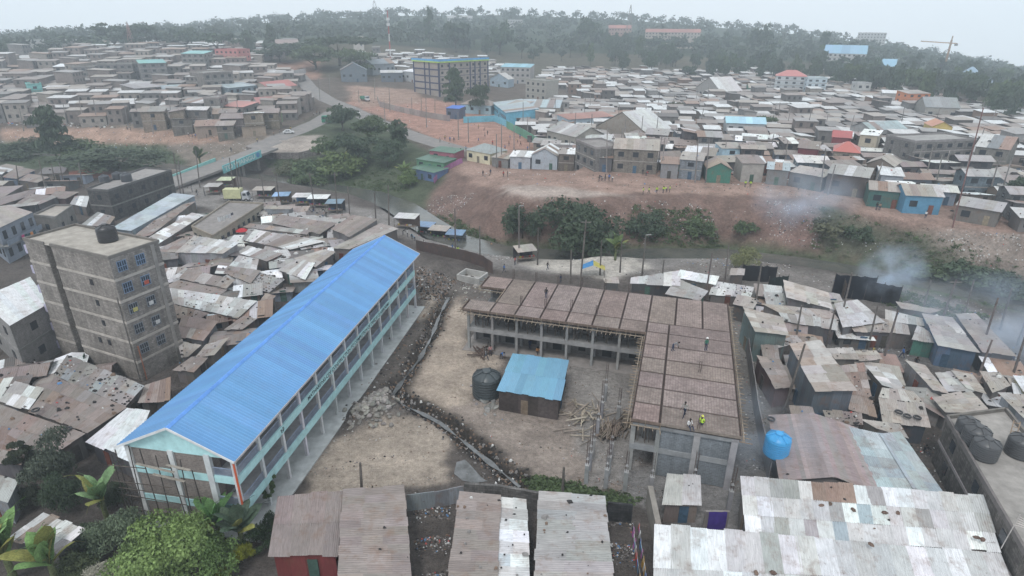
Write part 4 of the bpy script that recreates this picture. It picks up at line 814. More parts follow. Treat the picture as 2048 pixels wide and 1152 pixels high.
    if detail:
        k = nw if nw is not None else max(1, int(W/3.2))
        for f_ in range(floors):
            for i in range(k):
                x = W*(i+.5)/k
                if f_ == 0 and i == k//2: dr = ubox('door', 'wood', t_, (x, -.03, 1.), (.95, .08, 2.), color=jit(random.choice([(.1, .09, .08), (.08, .14, .22), (.2, .08, .06), (.09, .16, .13), (.3, .26, .2)]), .2))
                else: ubox('window', winc, t_, (x, -.02, f_*fh+fh*.55), (min(1.5, W/k*.5), .08, min(1.3, fh*.42)))
            if floors > 1:
                kk_ = max(1, int(dep/4))
                for i in range(kk_):
                    y = dep*(i+.5)/kk_
                    for xx in ((W+.02) if cx[0] < 0 else -.02,): ubox('window', winc, t_, (xx, y, f_*fh+fh*.55), (.08, .9, min(1.2, fh*.4)))
                if f_: p_ = MB(); p_.bb(-.06, W+.06, -.06, -.001, f_*fh-.12, f_*fh+.12); p_.build('floor_band', 'concrete', t_, bands or jit((.33, .31, .29), .1))
    FOOT.append((float(cx[0]), float(cx[1]), max(2.5, (W+dep)/4)))
    px, py = proj((cx[0], cx[1], z0+h/2))
    if D is None and roof in ('mono', 'gable') and cx[1] < 260 and floors < 3:
        ca_, sa_ = math.cos(rz), math.sin(rz)
        def RP(u, v): x, y = W*u, dep*v; return np.array([a[0]+x*ca_-y*sa_, a[1]+x*sa_+y*ca_, z0+h+.12+(rise*v if roof == 'mono' else rise*(1-abs(2*v-1)))])
        debris_on(RP, random.randrange(1, 7), .1, .3)
    if label: LAND.append(('the '+label_short(label), px, py))
    else: AUTO.append((t_, desc or 'shack', px, py))
    return t_
SHORT = {}
def label_short(l): return SHORT.get(l, l)
# --- near the camera: buildings read off the picture
def blockq(quad, zt, floors, wc, wm, rc, label, name='building', cat='building', nw=3, roof='flat', gallery=False):
    Q = [atz(*p, zt) for p in quad]; z0 = 0.; cen = sum(Q)/4; t_ = thing(name, label, cat, (cen[0], cen[1], 0)); q = [p-np.array([cen[0], cen[1], 0]) for p in Q]
    w_ = MB(); w_.hexa([(p[0], p[1], -.5) for p in q]+[(p[0], p[1], zt) for p in q]); w_.build('wall', wm, t_, wc)
    if roof == 'flat':
        for i in range(4): p_ = MB(); a, b_ = q[i], q[(i+1) % 4]; p_.beam((a[0], a[1], zt+.2), (b_[0], b_[1], zt+.2), .24, .5); p_.build('parapet', 'concrete', t_, jit(wc, .12))
        p_ = MB(); p_.hexa([(p[0]*.99, p[1]*.99, zt-.2) for p in q]+[(p[0]*.99, p[1]*.99, zt+.05) for p in q]); p_.build('roof_slab', 'concrete', t_, rc)
    else:
        P = lambda u, v: (Q[0]*(1-u)+Q[1]*u)*(1-v)+(Q[3]*(1-u)+Q[2]*u)*v
        for i in range(8): sheet_obj(t_, [P(i/8, -.02)+[0, 0, .1+(i % 2)*.02], P((i+1)/8, -.02)+[0, 0, .1+(i % 2)*.02], P((i+1)/8, 1.02)+[0, 0, .1], P(i/8, 1.02)+[0, 0, .1]], np.array([cen[0], cen[1], 0]), 6, 'tin', jit(rc, .07))
    for i in range(4):
        a, b_ = q[i], q[(i+1) % 4]; L = math.hypot(*(b_-a)[:2]); nr = np.array([(b_-a)[1], -(b_-a)[0]])/L
        if nr@((a+b_)/2)[:2] < 0: nr = -nr
        if nr@(CP[:2]-cen[:2]-((a+b_)/2)[:2]) < 0: continue
        an = math.atan2((b_-a)[1], (b_-a)[0]); k = max(1, int(L/nw))
        for f_ in range(floors):
            fh = zt/floors
            if f_: p_ = MB(); o = nr*.04; p_.beam((a[0]+o[0], a[1]+o[1], f_*fh), (b_[0]+o[0], b_[1]+o[1], f_*fh), .1, .3); p_.build('floor_band', 'concrete', t_, jit((.27, .26, .25), .1))
            for j in range(k):
                m_ = a+(b_-a)*(j+.5)/k; ubox('window', 'glass', t_, (m_[0]+nr[0]*.03, m_[1]+nr[1]*.03, f_*fh+fh*.55), (1., .1, 1.1 if not gallery else 1.6), (0, 0, an))
            if gallery and f_:
                p_ = MB(); o = nr*.9; p_.hexa([(a[0], a[1], f_*fh-.1), (b_[0], b_[1], f_*fh-.1), (b_[0]+o[0], b_[1]+o[1], f_*fh-.1), (a[0]+o[0], a[1]+o[1], f_*fh-.1)]+[(a[0], a[1], f_*fh+.1), (b_[0], b_[1], f_*fh+.1), (b_[0]+o[0], b_[1]+o[1], f_*fh+.1), (a[0]+o[0], a[1]+o[1], f_*fh+.1)]); p_.build('gallery_floor', 'concrete', t_, (.3, .3, .3))
                p_ = MB(); p_.beam((a[0]+o[0], a[1]+o[1], f_*fh+.55), (b_[0]+o[0], b_[1]+o[1], f_*fh+.55), .1, .9); p_.build('gallery_rail', 'paint', t_, (.2, .24, .3))
    for u in (.25, .75):
        for v in (.25, .75): p = (Q[0]*(1-u)+Q[1]*u)*(1-v)+(Q[3]*(1-u)+Q[2]*u)*v; FOOT.append((p[0], p[1], 4.5))
    LAND.append(('the '+label_short(label), *proj(cen*[1, 1, .5]))); return t_
def S(l, s_): SHORT[l] = s_; return l
blockq([(174, 380), (290, 337), (343, 342), (216, 383)], 7., 2, (.15, .145, .145), 'stone_wall', (.33, .31, .3), S('unfinished black stone building with tanks and timber on its roof', 'black stone building'), nw=4)
for i, (px, py, r, h) in enumerate([(254, 356, 1.2, 2.2), (236, 352, 1.1, 1.9), (210, 358, 1.1, 1.9)]): P0 = atz(px, py+6, 7.1); tank((P0[0], P0[1], 7.05), r, h, jit((.05, .055, .065), .1), ['largest dark tank on the black stone building', 'middle dark tank on the black stone building', 'leftmost dark tank on the black stone building'][i])
blockq([(-45, 430), (18, 411), (65, 425), (-5, 458)], 7., 2, (.22, .25, .3), 'paint', (.3, .27, .25), S('blue-grey gallery building with washing on its balcony at the left edge', 'blue-grey gallery building'), gallery=True, roof='tin', nw=2.5)
blockq([(-40, 600), (62, 556), (98, 607), (19, 652)], 7.2, 2, (.25, .24, .235), 'small_blocks', (.66, .68, .69), S('two-storey block building with wide white tin roof at the left edge', 'white-roofed block building'), roof='tin', nw=5)
blockq([(111, 412), (146, 413), (112, 437), (68, 432)], 4.6, 1, (.24, .23, .22), 'concrete', (.42, .38, .34), S('low concrete house with flat sandy roof behind the stone flats', 'flat sandy roof'), nw=4, name='house', cat='house')
blockq([(458, 405), (527, 409), (426, 474), (384, 455)], 3.3, 1, (.3, .27, .22), 'paint', (.27, .25, .24), S('flat concrete terrace with washing lines and green doors along its side', 'concrete terrace'), nw=2.2, name='terrace_house', cat='house')
# right edge: stone house with flat roof and water tanks
blockq([(1893, 838), (2010, 822), (2200, 1060), (2050, 1110)], 5.5, 2, (.18, .165, .155), 'stone_wall', (.33, .31, .29), S('dark stone house with a flat roof full of water tanks at the right edge', 'stone house with tanks'), nw=5)
for (px, py, r, h), l in zip([(1930, 866, .95, 2.), (1947, 886, 1.12, 2.2), (1965, 912, 1.12, 2.2), (2036, 908, 1.12, 2.3)], ['rear tank of the three black tanks on the stone house', 'middle tank of the three black tanks on the stone house', 'front tank of the three black tanks on the stone house', 'black tank with a ladder leaning on it at the right edge']):
    P0 = atz(px, py, 5.6); tank((P0[0], P0[1], 5.55), r, h, (.06, .062, .066), l)
P0 = atz(2020, 895, 5.6); la = thing('ladder', 'short wooden ladder leaning on the black tank at the right edge', 'ladder', (P0[0], P0[1], 5.55), -.5)
for s_ in (-.25, .25): p_ = MB(); p_.beam((s_, 0, 0), (s_, .9, 2.6), .07); p_.build('rail', 'wood', la, (.4, .3, .22))
for k_ in range(6): ubox('rung', 'wood', la, (0, .13+k_*.14, .38+k_*.4), (.5, .05, .05), color=(.42, .32, .24))
# --- middle distance
five = fb(880, 194, 976, 183, 17.5, 22, 'flat', (.12, .33, .55), (.33, .29, .26), 5, S('five-storey tan building with navy bands and a blue and lime roof edge', 'five-storey tan building'), name='apartment_building', cat='building', wm='paint', nw=8, bands=(.04, .05, .11))
d5 = (gnd(976, 183)-gnd(880, 194))[:2]; W5 = float(np.hypot(*d5))
p_ = MB(); p_.bb(-.6, W5+.6, -.6, -.2, 17.6, 18.3); p_.bb(-.6, -.2, -.19, 22.5, 17.6, 18.3); p_.build('lime_fascia', 'paint', five, (.42, .62, .16))
p_ = MB(); p_.bb(-.65, W5+.65, -.65, -.1, 18.31, 19.3); p_.bb(-.65, -.1, -.09, 22.6, 18.31, 19.3); p_.build('blue_fascia', 'paint', five, (.12, .36, .66))
for x in (0, W5*.2, W5*.62, W5*.72, W5*.83, W5): p_ = MB(); p_.bb(x-.45, x+.45, -.15, -.07, 0, 17.5); p_.build('navy_pilaster', 'paint', five, (.03, .04, .1))
for y in (.3, 8, 12, 21.5): p_ = MB(); p_.bb(-.15, -.07, y-.5, y+.5, 0, 17.5); p_.build('navy_pilaster', 'paint', five, (.03, .04, .1))
for k_ in range(1, 5): p_ = MB(); p_.bb(-.12, -.01, 0, 22, k_*3.5-.35, k_*3.5+.35); p_.build('navy_band', 'paint', five, (.03, .04, .1))
YEL = (.6, .55, .4)
MIDB = [ # x0,y0,x1,y1,h,dep,roof,rc,wc,floors,label,short
 (934, 321, 980, 330, 3.4, 8, 'hip', (.25, .28, .28), YEL, 1, 'cream yellow bungalow with grey hipped roof at the edge of the bank', 'cream bungalow', 'house'),
 (1063, 338, 1114, 340, 4.2, 9, 'front', WHT, (.38, .42, .47), 1, 'gabled hall with bright white roof facing the bank', 'white gabled hall', 'hall'),
 (1020, 337, 1060, 339, 3.6, 6, 'mono', WHT, (.38, .4, .44), 1, 'silver tin kiosk with green tarpaulin just left of the white gabled hall', 'silver kiosk', 'kiosk'),
 (984, 333, 1016, 337, 2.8, 5, 'mono', CRM, (.2, .2, .2), 1, 'low cream-roofed shelter between the bungalow and the silver kiosk', 'low shelter', 'shack'),
 (1149, 342, 1189, 344, 8.6, 8, 'flat', (.3, .28, .27), (.27, .26, .255), 3, 'narrow three-storey stone house with a red tin top storey', 'narrow stone house', 'house'),
 (1116, 342, 1147, 342, 5, 6, 'mono', CRM, (.22, .19, .17), 2, 'brown two-storey balcony shack between the white hall and the stone house', 'balcony shack', 'shack'),
 (1193, 343, 1222, 345, 3.8, 5, 'mono', BRN, (.1, .1, .11), 1, 'dark open shack right of the narrow stone house', 'dark open shack', 'shack'),
 (1225, 344, 1312, 349, 6.4, 9, 'gable', CRM, (.3, .27, .24), 2, 'wide two-storey tan house with red ground-floor front', 'wide tan house', 'house'),
 (1320, 356, 1354, 358, 3.8, 6, 'mono', RST, (.22, .22, .23), 1, 'rusty-roofed tin shack under the white parasol', 'rusty shack', 'shack'),
 (1356, 357, 1400, 361, 5, 7, 'mono', CRM, (.3, .33, .37), 2, 'two-storey grey tin house with open lower floor on the plateau edge', 'grey tin house', 'house'),
 (1093, 291, 1150, 307, 5.4, 12, 'gable', GRY, (.3, .28, .25), 1, 'church hall with long grey sheet roof and arched windows', 'grey church hall', 'church'),
 (1137, 262, 1228, 254, 4.4, 9, 'mono', (.27, .13, .1), (.36, .45, .52), 1, 'long pale blue building with brick red roof', 'red-roofed blue building', 'building'),
 (1190, 281, 1296, 284, 5.2, 14, 'front', LGT, (.3, .265, .23), 1, 'large brick hall with broad silver roof', 'silver-roofed brick hall', 'hall'),
 (1051, 197, 1091, 203, 10, 10, 'flat', (.3, .29, .28), (.36, .34, .31), 3, 'tall slim house with yellow front panels near the five-storey building', 'slim yellow-fronted house', 'house'),
 (1001, 165, 1060, 168, 10, 14, 'mono', (.2, .4, .48), (.36, .34, .33), 3, 'three-storey house with teal blue roof right of the five-storey building', 'teal-roofed house', 'house'),
 (980, 172, 1016, 176, 5, 8, 'front', LGT, (.33, .42, .5), 1, 'pale blue shed with light gable right of the five-storey building', 'pale blue shed', 'shed'),
 (683, 164, 735, 164, 7, 12, 'front', (.2, .24, .28), (.13, .16, .19), 1, 'dark slate shed with light gable left of the mast', 'dark slate shed', 'shed'),
 (746, 151, 790, 147, 7, 12, 'gable', (.2, .23, .26), (.22, .25, .28), 1, 'dark roofed shed just right of the mast foot', 'shed by the mast', 'shed'),
 (763, 164, 806, 164, 5.5, 9, 'mono', LGT, (.13, .16, .2), 1, 'dark grey tin workshop with pale roof beside the road', 'dark workshop', 'shed'),
 (803, 161, 838, 167, 6.5, 9, 'mono', WHT, (.4, .42, .44), 1, 'white-roofed tin warehouse with a red lower wall', 'white warehouse', 'shed'),
 (893, 237, 918, 239, 4.5, 6, 'mono', (.06, .15, .5), (.1, .12, .18), 1, 'gate kiosk with vivid blue roof at the playground corner', 'blue gate kiosk', 'kiosk'),
 (922, 226, 982, 230, 4.2, 9, 'hip', (.3, .25, .22), (.3, .42, .48), 1, 'blue-walled bungalow with brown roof under the big trees', 'bungalow under the trees', 'house'),
 (985, 226, 1012, 250, 5, 14, 'mono', BLG, (.14, .4, .55), 1, 'bright blue walled school block beside the playground', 'bright blue block', 'building'),
 (1014, 233, 1048, 236, 5.4, 9, 'mono', CRM, (.5, .35, .36), 1, 'shop with red lettered white front beside the playground', 'red-lettered shop', 'shop'),
 (1040, 237, 1118, 239, 5, 16, 'mono', BLG, (.28, .25, .22), 1, 'wide stone hall with blue-grey roof beside the playground', 'blue-grey roofed hall', 'hall'),
 (1546, 187, 1607, 190, 9.5, 12, 'hip', (.42, .16, .15), (.45, .48, .5), 4, 'four-storey grey block with pink hipped roof', 'pink-roofed block', 'apartment block'),
 (1609, 192, 1648, 193, 9, 10, 'flat', (.45, .46, .47), (.45, .52, .57), 4, 'four-storey pale blue block attached right of the pink roof', 'pale blue block', 'apartment block'),
 (1390, 195, 1440, 197, 5.5, 13, 'front', LGT, (.3, .29, .28), 1, 'grey block hall with silver gable left of the green shed', 'silver gable hall', 'hall'),
 (1496, 189, 1530, 190, 3.5, 9, 'gable', CRM, (.04, .2, .13), 1, 'dark green shed in front of the pink-roofed block', 'dark green shed', 'shed'),
 (1810, 218, 1853, 218, 7, 8, 'mono', CRM, (.55, .2, .09), 3, 'three-storey orange house with balconies', 'orange house', 'house'),
 (1709, 194, 1737, 195, 7, 7, 'flat', (.5, .5, .5), (.45, .45, .44), 2, 'isolated white concrete house in the green hollow', 'isolated white house', 'house'),
 (1761, 206, 1806, 209, 5, 8, 'mono', WHT, (.35, .34, .33), 1, 'white-roofed house left of the orange house', 'white-roofed house', 'house'),
 (1845, 241, 1912, 244, 5.5, 15, 'gable', (.24, .25, .26), (.3, .29, .27), 1, 'large hall with dark grey pitched roof below the orange house', 'dark grey hall', 'hall'),
 (1857, 282, 1897, 284, 5, 9, 'front', (.42, .2, .12), (.55, .42, .14), 1, 'mustard yellow house with orange gabled roof', 'mustard house', 'house'),
 (1659, 343, 1709, 348, 5.6, 9, 'hip', (.4, .12, .1), (.33, .29, .25), 2, 'two-storey tan house with bright red hipped roof', 'red hipped house', 'house'),
 (1659, 303, 1695, 306, 4.6, 7, 'gable', (.36, .1, .1), (.22, .06, .07), 1, 'maroon house with red roof behind the red hipped house', 'maroon house', 'house'),
 (1710, 316, 1744, 320, 7, 7, 'mono', WHT, (.42, .37, .29), 2, 'tall cream house with white roof right of the maroon house', 'tall cream house', 'house'),
 (1815, 341, 1936, 334, 7.6, 10, 'flat', (.36, .35, .34), (.25, .24, .235), 3, 'unfinished three-storey block with open dark galleries', 'open gallery block', 'building'),
 (1938, 338, 2003, 347, 6.4, 12, 'gable', (.2, .21, .22), (.28, .27, .25), 2, 'stone block house with dark roof right of the open gallery block', 'stone block house', 'house'),
 (1647, 386, 1727, 397, 4.8, 8, 'mono', GRY, (.085, .075, .075), 1, 'big dark timber-walled shack at the edge of the red bank', 'dark timber shack', 'shack'),
 (1724, 368, 1776, 376, 5.4, 8, 'front', CRM, (.17, .14, .12), 2, 'two-storey brown plank house above the dark timber shack', 'brown plank house', 'house'),
 (1754, 386, 1798, 390, 4.4, 7, 'mono', WHT, (.33, .36, .4), 1, 'tin house with clean white roof near the right end of the bank', 'clean white-roofed tin house', 'house'),
 (1412, 365, 1459, 367, 3.6, 8, 'front', (.3, .24, .19), (.05, .17, .13), 1, 'green-fronted hut with brown pitched roof on the plateau edge', 'green-fronted hut', 'hut'),
 (1480, 364, 1523, 365, 4.8, 7, 'mono', BRN, (.33, .31, .29), 1, 'plastered grey house right of the green-fronted hut', 'plastered grey house', 'house'),
 (1440, 331, 1481, 331, 4.8, 6, 'mono', CRM, (.42, .58, .68), 2, 'sky blue painted house behind the green-fronted hut', 'sky blue house', 'house'),
 (1591, 327, 1630, 331, 4.6, 7, 'gable', BRN, (.17, .05, .06), 1, 'dark red timber house with brown gable', 'dark red timber house', 'house'),
 (1450, 268, 1528, 271, 4, 8, 'gable', (.33, .52, .62), (.42, .44, .46), 1, 'house with light blue painted roof and black tanks', 'light blue roofed house', 'house'),
 (1738, 289, 1806, 284, 4.6, 9, 'gable', (.3, .36, .37), (.28, .28, .28), 1, 'long hall with blue-grey pitched roof beside the tall cream house', 'blue-grey pitched hall', 'hall'),
 (1732, 412, 1803, 419, 3.8, 6, 'gable', CRM, (.06, .15, .14), 1, 'dark green plank shack with cream roof near the right of the bank', 'dark green plank shack', 'shack'),
 (1803, 426, 1876, 430, 4, 7, 'gable', CRM, (.1, .26, .4), 1, 'weathered blue plank house with cream roof on the right of the bank', 'weathered blue house', 'house'),
 (1905, 440, 1990, 455, 3.2, 6, 'mono', GRY, (.15, .14, .13), 1, 'long grey-roofed shed at the right end of the bank', 'long grey shed', 'shed'),
 (1575, 372, 1640, 384, 3.6, 6, 'mono', CRM, (.1, .1, .1), 1, 'laundry-hung shack left of the dark timber shack', 'laundry-hung shack', 'shack'),
 (1530, 368, 1572, 372, 3.8, 6, 'mono', BLG, (.2, .2, .2), 1, 'grey lean-to left of the laundry-hung shack', 'grey lean-to', 'shack'),
 # left slum
 (437, 144, 482, 148, 14, 12, 'flat', (.4, .3, .28), (.5, .2, .19), 5, 'five-storey coral pink block with white spots in the left slum', 'coral pink block', 'apartment block'),
 (370, 151, 415, 153, 13, 12, 'mono', (.2, .42, .42), (.3, .29, .28), 5, 'grey five-storey block with teal roof left of the coral block', 'teal-topped grey block', 'apartment block'),
 (290, 178, 342, 175, 13, 12, 'mono', (.16, .38, .36), (.27, .26, .26), 5, 'grey stone block with green-blue roof and rows of washing', 'green-roofed stone block', 'apartment block'),
 (205, 171, 274, 171, 11, 12, 'flat', (.3, .29, .28), (.26, .25, .245), 4, 'broad unfinished stone block beside the green-roofed block', 'broad unfinished block', 'apartment block'),
 (152, 173, 199, 173, 10, 11, 'flat', (.3, .29, .28), (.28, .26, .25), 4, 'square stone block left of the broad unfinished block', 'square stone block', 'apartment block'),
 (417, 203, 474, 196, 13, 14, 'flat', (.3, .29, .28), (.29, .27, .255), 4, 'large blank-walled stone block below the coral block', 'blank-walled block', 'apartment block'),
 (378, 196, 416, 201, 11, 12, 'mono', CRM, (.27, .25, .24), 4, 'stone block joined left of the blank-walled block', 'joined stone block', 'apartment block'),
 (278, 213, 329, 206, 8, 12, 'mono', GRY, (.3, .28, .26), 3, 'three-storey brick house below the green-roofed block', 'three-storey brick house', 'house'),
 (415, 244, 446, 244, 9.5, 9, 'flat', (.3, .29, .28), (.3, .28, .265), 3, 'narrow tall stone house near the front of the left slum', 'narrow tall stone house', 'house'),
 (446, 241, 490, 244, 6, 10, 'mono', (.36, .15, .13), (.27, .25, .24), 2, 'two-storey grey house with red roof near the front of the left slum', 'red-topped grey house', 'house'),
 (462, 206, 518, 196, 7, 11, 'mono', BLG, (.3, .38, .44), 2, 'blue-grey metal house right of the blank-walled block', 'blue-grey metal house', 'house'),
 (541, 199, 596, 189, 5.5, 12, 'gable', (.33, .12, .11), (.36, .32, .28), 1, 'long house with red gabled roof beside the upper road', 'red-gabled long house', 'house'),
 (520, 227, 574, 222, 4.4, 10, 'gable', (.3, .14, .13), (.3, .28, .26), 1, 'low house with dull red roof nearer the road', 'dull red low house', 'house'),
 (520, 254, 566, 244, 4, 8, 'mono', CRM, (.18, .3, .14), 1, 'green-walled shop by the bridge road', 'green-walled shop', 'shop'),
 (64, 206, 93, 204, 8, 9, 'flat', (.4, .4, .4), (.2, .5, .48), 3, 'turquoise three-storey house at the far left', 'turquoise house', 'house'),
 (115, 168, 152, 168, 9, 10, 'mono', WHT, (.33, .31, .3), 3, 'stone house with white roof left of the square stone block', 'white-topped stone house', 'house'),
 (368, 241, 411, 244, 7.5, 10, 'mono', GRY, (.27, .255, .25), 2, 'two-storey plain block house left of the narrow tall stone house', 'plain block house', 'house'),
 (330, 206, 374, 202, 5.5, 10, 'gable', BLG, (.3, .31, .32), 1, 'hall with silver-blue roof in the middle of the left slum', 'silver-blue hall', 'hall'),
]
for x0, y0, x1, y1, h, dep, rf, rc, wc, fl, lb, shrt, cat in MIDB:
    fb(x0, y0, x1, y1, h, dep, rf, rc, wc, fl, S(lb, shrt), name=cat.replace(' ', '_'), cat=cat, m_='tin_clean' if rc[0] > rc[2]*1.9 or rc[2] > rc[0]*1.5 else 'tin', wm='blocks' if wc[0] < .36 and wc[0] > .24 and fl > 1 else ('paint' if cat in ('house', 'church', 'building', 'apartment block', 'school') else None), pitch=.2 if rf != 'mono' else .1)
# green stepped classrooms on the river bank
for i, (x0, y0, x1, y1) in enumerate([(822, 355, 868, 364), (834, 337, 888, 343), (860, 320, 908, 324)]):
    t_ = fb(x0, y0, x1, y1, 3, 6, 'mono', (.07, .14, .1), [(.1, .16, .3), (.1, .22, .14), (.3, .1, .14)][i], 1, S(['lowest of the three green-roofed stepped huts above the river', 'middle of the three green-roofed stepped huts above the river', 'highest of the three green-roofed stepped huts above the river'][i], ['lowest', 'middle', 'highest'][i]+' green stepped hut'), name='classroom_hut', cat='hut', m_='tin_clean', pitch=.06)
# --- filling of the slums: rows of shacks
random.seed(5)
def fill(poly, sx, sy, ang, hmin, hmax, desc, pals, limit=999, w=(5.5, 9.5), d=(4.5, 6.5), floors2=.12, maxD=330, grp='shacks of the slum across the river', stuff=None, skip=.05, tight=.85, gap=2.3):
    pts = []; cand = []
    P = [gnd(*p) for p in poly]; xs = [p[0] for p in P]; ys = [p[1] for p in P]; ca, sa = math.cos(ang), math.sin(ang)
    R = max(max(xs)-min(xs), max(ys)-min(ys)); cx, cy = (max(xs)+min(xs))/2, (max(ys)+min(ys))/2; n = 0
    for j in range(int(-R/sy), int(R/sy)+1):
        off = random.uniform(0, sx)
        for i in range(int(-R/sx), int(R/sx)+1):
            u = i*sx+off+random.uniform(-.8, .8); v = j*sy+random.uniform(-.6, .6); x = cx+u*ca-v*sa; y = cy+u*sa+v*ca
            if y < 60: continue
            cand.append((x, y))
    ca_ = np.array(cand); zz_ = hz(ca_[:, 0], ca_[:, 1]); fo = np.array(FOOT)
    for x, y, z in zip(ca_[:, 0], ca_[:, 1], zz_):
            z = float(z); px, py = proj((x, y, z))
            if not inpoly(np.array([px]), np.array([py]), poly)[0] or random.random() < skip: continue
            if ((fo[:, 0]-x)**2+(fo[:, 1]-y)**2 < (fo[:, 2]*tight+gap)**2).any(): continue
            pts.append((math.hypot(x, y), x, y, z, px, py))
    pts.sort(); out = []
    for k_, (D, x, y, z, px, py) in enumerate(pts):
        two = random.random() < floors2; W, dp = random.uniform(*w), random.uniform(*d); h = random.uniform(hmin, hmax)*(1.75 if two else 1); a = ang+random.gauss(0, .13)+(math.pi/2 if random.random() < .14 else 0)
        rcn = random.choice(pals); rc = jit(random.choice(PAL[rcn]), .1); wc = jit(random.choice([(.2, .19, .185), (.24, .24, .25), (.15, .14, .14), (.26, .22, .19), (.2, .24, .29), (.12, .12, .13), (.22, .17, .14)]), .2)
        if 'left' in grp or desc.startswith('house'): wc = jit(random.choice([(.3, .245, .2), (.27, .22, .185), (.25, .225, .2), (.32, .27, .22), (.2, .18, .17)]), .15)
        p0 = np.array([x-W/2*math.cos(a)+dp/2*math.sin(a), y-W/2*math.sin(a)-dp/2*math.cos(a), z]); p1 = p0+np.array([W*math.cos(a), W*math.sin(a), 0])
        if D > maxD and stuff is not None: stuff.append((p0, a, W, dp, h, rc, wc)); continue
        fb(0, 0, 0, 0, h, dp, random.choice(['mono', 'mono', 'gable']), rc, wc, 2 if two else 1, desc=(('two-storey ' if two else '')+desc % rcn), P=(p0, p1), group=grp, nw=2 if D < 230 else 1, wm='tin' if not two else None, over=.5, pitch=random.uniform(.08, .2)*(-1 if random.random() < .4 else 1)); del FOOT[-1]; n += 1
    return n
FAR = []
PR = ['grey', 'brown', 'white', 'brown', 'mixed grey', 'pale', 'rusty', 'brown', 'dark', 'cream']
n1 = fill([(1000, 235), (1120, 205), (1330, 210), (1560, 235), (1800, 280), (2100, 330), (2150, 470), (2000, 460), (1880, 425), (1720, 390), (1560, 362), (1330, 350), (1130, 330), (1090, 300)], 7.6, 6.5, -.12, 2.2, 3.3, 'tin shack with %s roof', PR, maxD=225, stuff=FAR, w=(4.6, 8.2), d=(4., 5.6))
n2 = fill([(1100, 140), (1250, 145), (1500, 150), (1700, 175), (1900, 205), (2150, 250), (2150, 330), (1900, 290), (1560, 238), (1330, 212), (1180, 200), (1080, 170)], 7.8, 7, .1, 2.3, 3.2, 'tin shack with %s roof', PR, maxD=225, stuff=FAR, w=(4.8, 8.4), d=(4.2, 5.8))
n3 = fill([(-150, 215), (120, 200), (300, 195), (560, 190), (640, 215), (560, 250), (500, 285), (330, 262), (200, 250), (0, 250), (-150, 260)], 8.2, 7.4, .25, 2.7, 4.3, 'shack with %s roof', ['grey', 'brown', 'brown', 'cream', 'rusty'], maxD=285, stuff=FAR, floors2=.68, grp='shacks of the slum left of the road')
n4 = fill([(-150, 130), (160, 118), (520, 128), (600, 165), (560, 190), (120, 200), (-150, 215)], 9.8, 9.2, .2, 3., 6.5, 'house with %s roof', ['grey', 'cream', 'brown', 'rusty'], maxD=300, stuff=FAR, floors2=.5, w=(7, 12), d=(7, 10))
n5 = fill([(700, 110), (860, 112), (1000, 130), (1050, 160), (990, 165), (850, 150), (740, 145)], 12, 10, .1, 3, 4, 'house with %s roof', ['grey', 'cream', 'white'], maxD=200, stuff=FAR)
n6 = fill([(140, 95), (360, 85), (600, 92), (640, 112), (480, 128), (140, 116)], 16, 12, .1, 3, 4, 'house with %s roof', ['brown', 'pinkish', 'white'], maxD=200, stuff=FAR, w=(9, 14))
# near-side gaps
n7 = fill([(-60, 350), (170, 360), (180, 410), (60, 460), (-60, 420)], 8, 6.6, .3, 2.3, 2.8, 'low shack with %s roof', ['brown', 'mixed grey', 'dark'], w=(5, 7.4), d=(4, 5.6), grp='tin shacks')
n8 = fill([(300, 440), (560, 420), (740, 450), (640, 560), (480, 700), (350, 740), (340, 560)], 4.6, 4.0, .3, 1.5, 1.9, 'low shack with %s roof', ['brown', 'mixed grey', 'dark', 'grey'], w=(3.4, 4.8), d=(2.8, 4.), floors2=0, tight=.5, gap=.5, skip=.03, grp='tin shacks')
n9 = fill([(0, 700), (110, 730), (300, 780), (180, 870), (230, 980), (80, 1010), (-40, 960), (-40, 720)], 4.6, 4.2, .5, 1.5, 2.0, 'low shack with %s roof', ['brown', 'mixed grey', 'dark'], w=(3.4, 4.8), d=(2.9, 4.), floors2=0, tight=.5, gap=.5, skip=.03, grp='tin shacks')
n10 = fill([(1500, 600), (1700, 610), (1700, 700), (1780, 760), (1870, 860), (1850, 960), (1680, 960), (1600, 820), (1510, 720)], 4.5, 4.1, -.3, 1.5, 1.9, 'low shack with %s roof', ['cream', 'grey', 'rusty', 'brown'], w=(3.2, 4.6), d=(2.8, 3.8), floors2=0, tight=.5, gap=.5, skip=.03, grp='tin shacks')
n11 = fill([(1860, 740), (2048, 760), (2120, 840), (1990, 830), (1900, 800)], 4.6, 4.2, -.3, 1.6, 2.0, 'low shack with %s roof', ['cream', 'grey', 'rusty'], w=(3.4, 4.6), d=(2.8, 3.8), floors2=0, tight=.5, gap=.5, skip=.03, grp='tin shacks')
print('FILL', n1, n2, n3, n4, n5, n6, n7, n8, n9, n10, n11, 'far', len(FAR))
